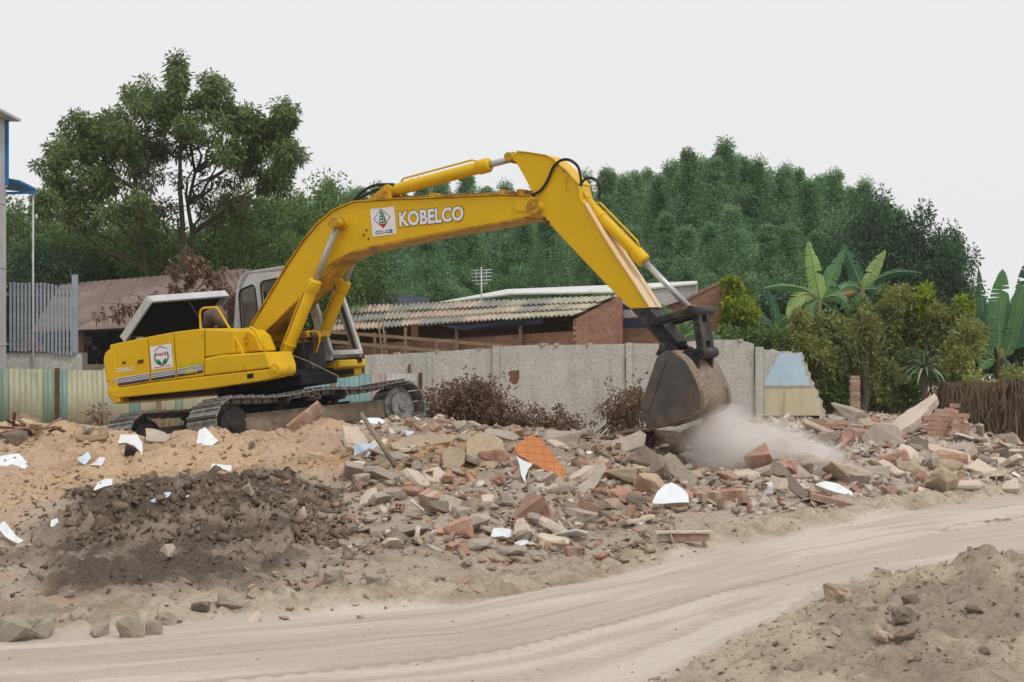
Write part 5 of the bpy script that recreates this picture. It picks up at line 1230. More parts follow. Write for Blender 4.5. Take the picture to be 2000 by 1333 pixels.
for i, (u, v, ru, rv, den) in enumerate(lobes):
    c = px(u, v, YB + q.uniform(-1.6, 1.6)); 
    hd = min(heads, key=lambda h: abs(h[5].x - c.x)); a = min(hd, key=lambda p: abs(p.z - (c.z - 1.3 - .25 * abs(p.x - c.x)))); 
    limb(mb, a, c, .055, .012, 300 + i, 6, .10, 5)
    for k in range(int(14 * den) + 3):
        an = q.uniform(0, 6.28); r_ = math.sqrt(q.random()); p = px(u + ru * r_ * math.cos(an), v + rv * r_ * math.sin(an), c.y + q.uniform(-1.0, 1.0) * max(.4, ru / 50))
        if k % 2 == 0: limb(mb, c, p, .016, .005, 900 + i * 30 + k, 3, .1, 4)
        (C1 if den > .55 else C2).append(p[:]); (R1 if den > .55 else R2).append(q.uniform(.18, .36))
part(mb.build('trunk', M_bark), bt_)
V, F_ = leaves(C1, R1, 125, .21, .056, .45, 301); part(mobj('crown', npmesh('crown', V, F_), M_leaf_big), bt_)
V, F_ = leaves(C2, R2, 60, .2, .05, .55, 302); part(mobj('crown', npmesh('crown', V, F_), M_leaf_dull), bt_)

# shrubs
def shrub(name, blobs, Y_, leafm, label, seed, per=60, ll=.16, lw=.06, group=None, droop=.1, cat='shrub', dead=False, rmul=1.0):
    q = random.Random(seed); us = [b[0] for b in blobs]; root = px(sum(us) / len(us), 0, Y_); root.z = ground_z(root.x, Y_) - .05
    t = empty(name, root); mb = MB(); C_, R_ = [], []
    for i, (u, v, ru, rv) in enumerate(blobs):
        c = px(u, v, Y_ + q.uniform(-.3, .3)); limb(mb, (root.x + q.uniform(-.2, .2), root.y, root.z), c, .035, .012, seed + i, 5, .08, 5)
        n = max(5, int(ru * rv / 55))
        for k in range(n):
            an = q.uniform(0, 6.28); r_ = math.sqrt(q.random()); p = px(u + ru * r_ * math.cos(an), v + rv * r_ * math.sin(an), c.y + q.uniform(-.6, .6) * min(1, ru / 40))
            if p.z < root.z + .1: p.z = root.z + q.uniform(.1, .3)
            C_.append(p[:]); R_.append(q.uniform(.12, .24) * rmul)
            if k % 2 == 0: limb(mb, c, p, .012, .004, seed * 31 + i * 100 + k, 3, .1, 4)
    part(mb.build('stem', M_twig if dead else M_bark), t)
    V, F_ = leaves(C_, R_, per, ll, lw, droop, seed); part(mobj('foliage', npmesh('foliage', V, F_), leafm), t)
    return tag(t, label, cat, group)
shrub('yellow_bush', [(1428, 562, 14, 12), (1440, 585, 20, 18), (1452, 610, 20, 22), (1430, 610, 14, 24), (1425, 635, 20, 16)], 43.2, M_leaf_yel, 'yellow-green leafy bush hanging over the broken brick gable', 401, ll=.2, lw=.11)
shrub('olive_bush', [(1560, 650, 24, 40), (1575, 700, 26, 50), (1600, 740, 28, 46), (1625, 690, 24, 40), (1610, 785, 26, 24)], 41.6, M_leaf_olive, 'olive brown bush beside the pale blue wall stub', 402)
shrub('olive_bush', [(1760, 600, 30, 34), (1800, 620, 36, 44), (1770, 660, 50, 40), (1840, 640, 40, 44), (1730, 640, 24, 40)], 42.8, M_leaf_olive, 'large olive and yellow bush growing above the agave', 403)
shrub('olive_bush', [(1690, 660, 26, 60), (1700, 730, 30, 50), (1730, 750, 36, 44), (1680, 790, 20, 26)], 41.2, M_leaf_olive, 'olive bush wrapped around the dark tree trunk', 404)
shrub('green_bush', [(1640, 770, 24, 34), (1755, 770, 40, 36), (1780, 715, 34, 30)], 41.6, M_leaf_mid, 'green undergrowth behind the brick pier', 405)
shrub('green_bush', [(1860, 700, 30, 36), (1890, 660, 26, 40), (1880, 730, 30, 24)], 41.0, M_leaf_olive, 'straggly bush between the agave and the thatch screen', 406)
shrub('yellow_bush', [(1806, 590, 12, 24), (1795, 612, 16, 14), (1880, 595, 16, 20)], 42.5, M_leaf_yel, 'yellow-green sprig standing out above the olive bush', 407, ll=.2, lw=.08)
shrub('green_bush', [(1480, 650, 30, 20), (1520, 660, 30, 18), (1440, 650, 24, 12)], 42.6, M_leaf_mid, 'low green growth just above the concrete wall top', 408)
shrub('green_bush', [(1950, 760, 30, 16), (1985, 745, 26, 20), (1900, 745, 16, 12)], 36.0, M_leaf_olive, 'green creeper along the top of the thatch screen', 409, per=40)
shrub('dark_undergrowth', [(1900, 640, 40, 40), (1960, 690, 50, 40), (1990, 640, 40, 50), (1920, 700, 30, 30)], 44.5, M_leaf_dark, 'dark undergrowth behind the tall banana fan', 410, ll=.22, lw=.09)
shrub('dark_undergrowth', [(1500, 620, 40, 40), (1560, 610, 40, 40), (1640, 620, 40, 50), (1460, 630, 30, 30), (1700, 600, 40, 50)], 48.5, M_leaf_dark, 'dark undergrowth behind the pair of banana plants', 411, ll=.22, lw=.09, rmul=1.4)
shrub('olive_bush', [(1585, 655, 26, 26), (1620, 640, 28, 30), (1655, 650, 26, 34), (1600, 690, 30, 20)], 43.4, M_leaf_olive, 'olive bush hiding the banana stems', 412)
shrub('green_bush', [(1700, 615, 24, 26), (1730, 590, 18, 22), (1668, 610, 18, 24)], 44.2, M_leaf_mid, 'green bush between the two banana plants', 413)
tk = empty('tree_trunk', px(1691, 820, 40.6)); tag(tk, 'bare dark tree trunk beside the brick pier', 'tree trunk')
mb = MB(); p0 = px(1690, 820, 40.6); limb(mb, (p0.x, p0.y, .3), px(1692, 640, 40.8), .12, .06, 6, 8, .02, 8); limb(mb, px(1691, 690, 40.7), px(1672, 600, 40.9), .05, .02, 8, 5, .05, 6); part(mb.build('trunk', M_bark), tk)

# dead brush heaps against the wall
def brush(name, blobs, Y_, label, seed, ntw=230, per=13):
    q = random.Random(seed); c0 = px(blobs[0][0], 0, Y_); t = empty(name, (c0.x, Y_, ground_z(c0.x, Y_))); mb = MB(); C_, R_ = [], []
    for i, (u, v, ru, rv) in enumerate(blobs):
        for k in range(max(8, int(ntw * ru * rv / 3000))):
            an = q.uniform(0, 6.28); r_ = math.sqrt(q.random()); uu, vv = u + ru * r_ * math.cos(an), v + rv * r_ * math.sin(an); p = px(uu, vv, Y_ + q.uniform(-.7, .7)); g = ground_z(p.x, p.y)
            if p.z < g + .05: p.z = g + q.uniform(.05, .25)
            e = p + Vector((q.gauss(0, .25), q.gauss(0, .2), q.uniform(-.1, .35))); b_ = Vector((p.x + q.gauss(0, .3), p.y + q.gauss(0, .2), max(g, p.z - q.uniform(.2, .9))))
            mb.tube([b_, p, e], [.012, .008, .003], 4, False); C_.append(e[:]); R_.append(q.uniform(.06, .15)); C_.append(p[:]); R_.append(q.uniform(.08, .16))
    part(mb.build('twigs', M_twig), t); V, F_ = leaves(C_, R_, per, .11, .045, .1, seed); part(mobj('dead_leaves', npmesh('dead_leaves', V, F_), M_dead), t)
    return tag(t, label, 'brush pile')
brush('brush_pile', [(878, 806, 32, 34), (912, 790, 30, 36), (950, 802, 30, 30), (998, 830, 36, 20), (1056, 838, 40, 14), (1108, 842, 28, 12), (852, 818, 18, 26), (932, 760, 14, 14)], 33.0, 'heap of dead brown brushwood against the concrete wall', 501)
brush('brush_pile', [(1230, 800, 18, 26), (1215, 815, 14, 20), (1240, 780, 12, 22), (1205, 820, 14, 16)], 33.0, 'small tuft of dead brown twigs left of the bucket', 502, 200)
# dead branch hanging over the brown roof
db = empty('dead_branch', px(360, 760, 40.2)); tag(db, 'dead branch with hanging brown leaves in front of the brown roof', 'branch')
mb = MB(); C_, R_ = [], []; q = random.Random(52)
st = limb(mb, (px(470, 0, 40.2).x, 40.2, .4), px(470, 560, 40.2), .05, .03, 1, 6, .05, 6)
for tgt, n in (((340, 500), 10), ((300, 555), 9), ((400, 520), 8), ((200, 592), 10), ((270, 600), 6), ((245, 575), 5), ((440, 545), 4), ((360, 470), 6)):
    pts = limb(mb, st[-2], px(*tgt, 40 + q.uniform(-.3, .3)), .022, .006, sum(tgt), 10, .06, 5)
    for k in range(n):
        p = pts[q.randrange(5, len(pts))] + Vector((q.gauss(0, .16), q.gauss(0, .15), q.uniform(-.4, .12))); C_.append(p[:]); R_.append(q.uniform(.08, .18))
part(mb.build('twigs', M_twig), db); V, F_ = leaves(C_, R_, 34, .17, .06, .9, 53); part(mobj('dead_leaves', npmesh('dead_leaves', V, F_), M_dead), db)
# weedy stems beside the shed posts at the fence foot
shrub('weed_clump', [(187, 815, 12, 10), (195, 805, 10, 12)], 30.5, M_dead, 'small clump of dry weeds at the foot of the sheet fence', 55, per=16, ll=.1, lw=.03, dead=True)

# banana plants
M_ban = [surf('banana_blade_' + k, srgb(*a), srgb(*b), 3, .4, 0, .12, 18, stretch=(1, 1, 1)) for k, a, b in (('bright', (170, 194, 124), (144, 174, 98)), ('mid', (98, 140, 90), (80, 120, 74)), ('deep', (64, 106, 76), (52, 88, 64)), ('dry', (166, 128, 62), (142, 104, 56)))]
for m_ in M_ban:
    n_ = m_.node_tree.nodes; l_ = m_.node_tree.links; b_ = [x for x in n_ if x.type == 'BSDF_PRINCIPLED'][0]; t_ = n_.new('ShaderNodeBsdfTranslucent'); mx = n_.new('ShaderNodeMixShader'); mx.inputs[0].default_value = .3
    l_.new(b_.inputs['Base Color'].links[0].from_socket, t_.inputs[0]); o_ = [x for x in n_ if x.type == 'OUTPUT_MATERIAL'][0]; l_.new(b_.outputs[0], mx.inputs[1]); l_.new(t_.outputs[0], mx.inputs[2]); l_.new(mx.outputs[0], o_.inputs[0])
M_rib = surf('banana_rib', srgb(138, 160, 100), srgb(116, 138, 84), 4, .5, 0, 0, 1)
def banana_leaf(par, p0, pc, p1, wpx, Y_, mat, seed, dy0=0, dy1=0, tear=.55, face=0.0, fold=.25):
    q = random.Random(seed); a, c, b = px(*p0, Y_ + dy0), px(*pc, Y_ + (dy0 + dy1) / 2), px(*p1, Y_ + dy1); W_ = wpx / FPX * Y_; n = 22
    rib = [(1 - t) ** 2 * a + 2 * t * (1 - t) * c + t * t * b for t in [i / n for i in range(n + 1)]]
    mb = MB(); view = Vector((math.sin(face), -math.cos(face), .15)).normalized()
    mb.cur = 0
    for sgn in (1, -1):
        dr_prev = None; tilt = 0.0
        for i in range(n):
            t0, t1 = i / n, (i + 1) / n; d = (rib[i + 1] - rib[i]).normalized(); s_ = d.cross(view).normalized() * sgn
            wf = lambda t: W_ / 2 * (max(0.0, math.sin(math.pi * min(1, (t * .96 + .04)) ** .75)) ** .55) * (1 if t > .1 else t / .1 * .9 + .1)
            if q.random() < tear: tilt = q.uniform(-.15, .5)
            back = view * (-fold) - Vector((0, 0, 1)) * (.18 + tilt)
            slip = d * (.10 * W_) 
            o0 = rib[i] + (s_ + back).normalized() * wf(t0) + slip; o1 = rib[i + 1] + (s_ + back).normalized() * wf(t1) + slip
            gap = q.uniform(.55, .9) if tilt and q.random() < .5 else 1.0
            o1 = o0.lerp(o1, gap); m0 = rib[i].lerp(o0, .5) + view * .02; m1 = rib[i + 1].lerp(o1, .5) + view * .02
            mb.add([rib[i], rib[i + 1], m1, m0, o0, o1], [(0, 1, 2, 3), (3, 2, 5, 4)], True)
    mb.cur = 1; mb.tube([p + view * .012 for p in rib], [.02 * (1 - .85 * i / n) for i in range(n + 1)], 5, False)
    o = mb.build('leaf', [mat, M_rib]); return part(o, par)
M_pstem = surf('banana_stem', srgb(96, 104, 62), srgb(110, 92, 60), 3, .7, 0, .1, 12, stretch=(3, 3, .5))
def banana(label, stem0, stem1, Y_, lv, seed, r0=.13):
    b0 = px(*stem0, Y_); t = empty('banana_plant', (b0.x, Y_, .38)); tag(t, label, 'banana plant')
    mb = MB(); top = px(*stem1, Y_); mb.tube([(b0.x, Y_, .3), b0.lerp(top, .5), top], [r0, r0 * .85, r0 * .5], 10); part(mb.build('pseudostem', M_pstem), t)
    for k, L in enumerate(lv): banana_leaf(t, *L[:3], L[3], Y_, M_ban[L[4]], seed + k, *(L[5] if len(L) > 5 else ()))
    return t
banana('banana plant with a broad upright pale leaf and drooping side leaves', (1598, 700), (1600, 590), 44.6, [
    ((1604, 596), (1592, 540), (1579, 474), 36, 0, (0, -.2, .25)), ((1604, 590), (1622, 540), (1648, 488), 34, 1, (0, .3, .5)), ((1600, 585), (1560, 545), (1484, 566), 22, 1, (0, -.4, .4, 0, .6)),
    ((1598, 585), (1552, 545), (1540, 648), 34, 0, (0, -.5, .3)), ((1604, 585), (1650, 560), (1664, 625), 24, 1, (0, -.3, .5)), ((1598, 590), (1580, 585), (1580, 655), 26, 1, (0, -.5, .4)),
    ((1604, 588), (1640, 575), (1676, 570), 16, 3, (0, .2, .5)), ((1600, 592), (1570, 600), (1548, 700), 20, 3, (0, .1, .6)), ((1606, 592), (1640, 610), (1652, 670), 26, 2, (0, .2, .5))], 600)
banana('banana plant with one bright leaf raised to the right', (1684, 720), (1684, 560), 45.4, [
    ((1688, 566), (1702, 530), (1728, 491), 30, 0, (0, -.2, .2)), ((1682, 562), (1668, 520), (1645, 478), 36, 2, (0, .2, .6)), ((1688, 564), (1730, 520), (1800, 534), 24, 2, (0, -.2, .5, 0, .6)),
    ((1688, 566), (1740, 555), (1786, 618), 26, 2, (0, -.3, .5)), ((1682, 566), (1650, 545), (1628, 585), 24, 1, (0, -.3, .5)), ((1686, 570), (1700, 600), (1712, 650), 24, 2, (0, -.3, .5)), ((1682, 570), (1664, 600), (1660, 660), 22, 1, (0, -.2, .5))], 640)
banana('tall fan of upright banana leaves behind the thatch screen', (1955, 740), (1955, 680), 41.5, [
    ((1948, 690), (1952, 610), (1958, 530), 52, 1, (0, 0, .15)), ((1965, 690), (1990, 610), (1998, 560), 56, 1, (0, .2, .2)), ((1940, 690), (1916, 620), (1912, 528), 26, 2, (0, .3, .3)), ((1975, 690), (2010, 600), (2012, 505), 60, 2, (0, .3, .2)),
    ((1940, 700), (1915, 640), (1896, 640), 22, 2, (0, -.2, .5)), ((1942, 700), (1905, 670), (1890, 690), 20, 1, (0, -.4, .5)), ((1960, 700), (1985, 660), (1990, 545), 30, 1, (0, -.2, .3)), ((1935, 705), (1925, 650), (1935, 590), 36, 2, (0, .1, .3)), ((1950, 705), (1960, 690), (1972, 720), 24, 2, (0, -.4, .5)), ((1945, 706), (1930, 696), (1915, 722), 26, 1, (0, -.5, .4))], 680, .16)
banana('small banana plant with drooping leaves beside the broken brick gable', (1512, 700), (1512, 640), 43.8, [
    ((1512, 645), (1480, 610), (1440, 660), 24, 2, (0, -.3, .5)), ((1512, 645), (1540, 600), (1560, 640), 24, 1, (0, -.3, .5)), ((1512, 645), (1470, 590), (1420, 580), 20, 2, (0, .2, .5)), ((1514, 648), (1520, 610), (1500, 570), 22, 2, (0, .2, .5))], 720, .1)
banana('banana leaves seen through the bucket linkage above the wall', (1330, 690), (1330, 650), 42.6, [
    ((1330, 655), (1310, 610), (1290, 596), 22, 1, (0, -.2, .4)), ((1330, 655), (1345, 610), (1338, 640), 20, 1, (0, -.2, .4)), ((1330, 655), (1370, 620), (1400, 600), 20, 2, (0, .2, .4)), ((1332, 660), (1380, 640), (1412, 668), 20, 1, (0, -.3, .4))], 740, .1)

# agave with strap leaves
ag = empty('agave', px(1806, 790, 37.5)); tag(ag, 'grey-green agave rosette with long drooping strap leaves', 'agave'); q = random.Random(91)
M_ag = [surf('agave_leaf_' + k, srgb(*a), srgb(*b), 4, .5, 0, .05, 10) for k, a, b in (('green', (104, 128, 96), (80, 106, 78)), ('grey', (150, 148, 124), (118, 120, 98)), ('deep', (54, 92, 62), (44, 76, 54)))]
cA = px(1806, 722, 37.5)
for k in range(46):
    az = k * 2.399; el_ = R(q.uniform(-5, 80)); L_ = q.uniform(.55, .85); d = Vector((math.cos(az) * math.cos(el_), math.sin(az) * math.cos(el_), math.sin(el_))); side_ = d.cross(Vector((0, 0, 1))); side_ = side_.normalized() if side_.length > .01 else Vector((1, 0, 0))
    mb = MB(); pts = []; n = 7
    for i in range(n + 1): t = i / n; pts.append(cA + d * L_ * t - Vector((0, 0, 1)) * (L_ * .75 * math.cos(el_) * t ** 2.2))
    vs = []
    for i, p in enumerate(pts):
        t = i / n; w_ = .034 * (1 - t ** 2.5) + .002; up_ = Vector((0, 0, 1)); vs += [p - side_ * w_ + up_ * w_ * .5, p, p + side_ * w_ + up_ * w_ * .5]
    mb.add(vs, [(3 * i + j, 3 * i + j + 1, 3 * i + j + 4, 3 * i + j + 3) for i in range(n) for j in (0, 1)], True)
    part(mb.build('leaf', M_ag[0 if k % 3 == 0 else 1 if k % 3 == 1 else 2]), ag)
mb = MB(); mb.tube([(cA.x, cA.y, .35), cA], [.09, .07], 8); part(mb.build('stem', M_bark), ag)
# ================================================================== RUBBLE
def hull_mesh(name, seed, dims, n=16, jit=.25, rough=0.0):
    q = random.Random(seed); bm = bmesh.new()
    for k in range(n):
        v = Vector((q.uniform(-1, 1), q.uniform(-1, 1), q.uniform(-1, 1)))
        m_ = max(abs(v.x), abs(v.y), abs(v.z)); v = v / m_ * q.uniform(1 - jit, 1)
        bm.verts.new((v.x * dims[0] / 2, v.y * dims[1] / 2, v.z * dims[2] / 2))
    r_ = bmesh.ops.convex_hull(bm, input=bm.verts[:]); 
    for g in [v for v in bm.verts if not v.link_faces]: bm.verts.remove(g)
    bmesh.ops.recalc_face_normals(bm, faces=bm.faces[:])
    if rough:
        bmesh.ops.triangulate(bm, faces=bm.faces[:]); bmesh.ops.subdivide_edges(bm, edges=bm.edges[:], cuts=2, use_grid_fill=True); bm.normal_update()
        from mathutils import noise as mn
        for v in bm.verts: v.co += v.normal * (mn.noise(v.co * 3.1 + Vector((seed, 0, 0))) * rough + mn.noise(v.co * 8 + Vector((0, seed, 0))) * rough * .5)
    me = bpy.data.meshes.new(name); bm.to_mesh(me); bm.free(); return me
def slab_mesh(name, seed, w_, d_, th):
    q = random.Random(seed); n = q.randint(5, 8); pts = []
    for k in range(n): a = 2 * math.pi * (k + q.uniform(-.3, .3)) / n; r_ = q.uniform(.75, 1.05); pts.append(Vector((w_ / 2 * r_ * math.cos(a), d_ / 2 * r_ * math.sin(a), -th / 2)))
    vs = []; 
    for z, sh_ in ((-th / 2, .97), (0, 1.0), (th / 2, .95)):
        for p in pts: vs.append((p.x * sh_ + q.uniform(-.02, .02) * w_, p.y * sh_ + q.uniform(-.02, .02) * d_, z))
    fs = [tuple(range(n - 1, -1, -1)), tuple(2 * n + k for k in range(n))]
    for L in (0, 1):
        for k in range(n): fs.append((L * n + k, L * n + (k + 1) % n, (L + 1) * n + (k + 1) % n, (L + 1) * n + k))
    mb = MB(); mb.add(vs, fs); return mb.mesh(name)
CH = [hull_mesh('chunk', 1000 + k, (1, random.uniform(.7, 1), random.uniform(.5, .8)), 18, .25, .055) for k in range(9)]
SL = [slab_mesh('slab', 1100 + k, 1, random.uniform(.5, .9), random.uniform(.12, .2)) for k in range(8)]
# hollow clay brick, 180 x 80 x 80 mm
def hollow_brick():
    holes = [rrect(x - .012, z - .012, x + .012, z + .012, .004, 2) for x in (-.018, .018) for z in (-.018, .018)]
    mb = panel([(-.04, -.04), (.04, -.04), (.04, .04), (-.04, .04)], holes, lambda a, b, d: (d - .09, a, b), .18)
    me = mb.mesh('hollow_brick'); bm = bmesh.new(); bm.from_mesh(me); bmesh.ops.recalc_face_normals(bm, faces=bm.faces[:]); bm.to_mesh(me); bm.free(); me.materials.append(M_brick); return me
HB = hollow_brick()
def boulder_mesh(seed):
    from mathutils import noise as mn
    bm = bmesh.new(); q = random.Random(seed * 5)
    for k in range(13):
        v = Vector((q.uniform(-1, 1), q.uniform(-1, 1), q.uniform(-1, 1))); v = v / max(abs(v.x), abs(v.y), abs(v.z)) * q.uniform(.3, .52); bm.verts.new((v.x, v.y, v.z * .85))
    bmesh.ops.convex_hull(bm, input=bm.verts[:])
    for g in [v for v in bm.verts if not v.link_faces]: bm.verts.remove(g)
    bmesh.ops.triangulate(bm, faces=bm.faces[:]); bmesh.ops.subdivide_edges(bm, edges=bm.edges[:], cuts=3, use_grid_fill=True)
    bmesh.ops.smooth_vert(bm, verts=bm.verts[:], factor=.5, use_axis_x=True, use_axis_y=True, use_axis_z=True); bmesh.ops.recalc_face_normals(bm, faces=bm.faces[:]); bm.normal_update()
    for v in bm.verts: v.co += v.normal * (.07 * mn.noise(v.co * 4 + Vector((seed * 3.7, 0, 0))) + .05 * mn.noise(v.co * 11 + Vector((0, seed, 0))))
    me = bpy.data.meshes.new('boulder'); bm.to_mesh(me); bm.free(); return me
BO = [boulder_mesh(k + 1) for k in range(7)]
M_verge = concrete('soil_caked_stone', srgb(206, 196, 178), srgb(184, 170, 150), srgb(140, 120, 100), 3.0, False, .7, .08)
for m_ in CH + SL + BO: m_.materials.append(M_conc)
def setmat(o, mat):
    o.material_slots[0].link = 'OBJECT'; o.material_slots[0].material = mat
def ray_plane(u, v, p, n):
    d = Vector(((u - 1000) / FPX, 1, -(v - HZ) / FPX)); t = (p - CAMP).dot(n) / d.dot(n); return CAMP + d * t

def slab_px(name, poly, nrm, th, mat, label, cat, face=None, group=None, lift=0.0, dots=None, Y_=None):
    """broken slab whose face shows the traced outline; it rests on the ground under its lowest corner and has real thickness"""
    low = max(poly, key=lambda p: p[1]); g = gp(low[0], low[1] - 1) if Y_ is None else px(low[0], low[1], Y_); n = Vector(nrm).normalized()
    pts = [ray_plane(u, v, g, n) + Vector((0, 0, lift)) for u, v in poly]
    q = random.Random(int(poly[0][0] * 7 + poly[0][1]))
    fine = []
    for i in range(len(pts)):
        a, b = pts[i], pts[(i + 1) % len(pts)]; fine.append(a)
        L = (b - a).length
        for k in range(1, int(L / .16) + 1):
            t = k / (int(L / .16) + 1); fine.append(a.lerp(b, t) + (b - a).cross(n).normalized() * q.uniform(-.02, .02))
    c = sum(fine, Vector()) / len(fine)
    t = empty(name, (c.x, c.y, c.z)); tag(t, label, cat, group)
    if face is not None:
        mb = MB(); mb.prism(fine, -n * .012); part(mb.build('tile_face', face), t)
        mb = MB(); mb.prism([p - n * .0135 + (c - p) * .015 for p in fine], -n * th); part(mb.build('mortar_backing', mat), t)
        if dots:
            for (u, v, r_) in dots:
                p = ray_plane(u, v, g, n) + Vector((0, 0, lift)); s_ = r_ / FPX * p.y; mb = MB(); e1 = n.cross(Vector((0, 0, 1))).normalized(); e2 = e1.cross(n)
                mb.prism([p + e1 * s_ + n * .002, p + e2 * s_ + n * .002, p - e1 * s_ + n * .002, p - e2 * s_ + n * .002], n * .002); part(mb.build('tile_motif', M_black), t)
    else:
        mb = MB(); mb.prism(fine, -n * th); part(mb.build('slab', mat), t)
    return t, g, n, fine

def clip_poly(poly, a, b, lo, hi):
    """clip 2-D polygon to lo <= axis < hi on both axes given by ranges a, b"""
    for ax, s, lim in ((0, 1, a), (0, -1, b), (1, 1, lo), (1, -1, hi)):
        out = []
        for i in range(len(poly)):
            p, q_ = poly[i], poly[(i + 1) % len(poly)]; dp, dq = s * (p[ax] - lim), s * (q_[ax] - lim)
            if dp >= 0: out.append(p)
            if dp * dq < 0: t = dp / (dp - dq); out.append((p[0] + (q_[0] - p[0]) * t, p[1] + (q_[1] - p[1]) * t))
        poly = out
        if len(poly) < 3: return []
    return poly

# the orange tiled slab: every tile a piece of its own
t_or, g_, n_, fine = slab_px('tiled_fragment', [(1005, 873), (1036, 852), (1058, 858), (1078, 884), (1106, 920), (1100, 936), (1062, 918), (1036, 905), (1012, 890)], (.25, -.75, .62), .07, M_grout, 'broken slab faced with orange square tiles leaning in the rubble', 'slab', None)
e1 = Vector((.75, .35, -.2)); e1 = (e1 - n_ * e1.dot(n_)).normalized(); e2 = n_.cross(e1)
p2d = [((p - g_).dot(e1), (p - g_).dot(e2)) for p in fine]; TS = .115
for i in range(-9, 9):
    for j in range(-9, 9):
        cp = clip_poly(p2d, i * TS + .002, (i + 1) * TS - .002, j * TS + .002, (j + 1) * TS - .002)
        if len(cp) >= 3:
            mb = MB(); mb.prism([g_ + e1 * a + e2 * b + n_ * .001 for a, b in cp], n_ * .005); part(mb.build('tile', M_tileo), t_or)
W = M_tilew
M_earth = surf('dark_shaded_earth', srgb(98, 80, 66), srgb(74, 60, 50), 6, .95, 0, .8, 16)  # brown earth; its dark colour also carries the shade under the bucket
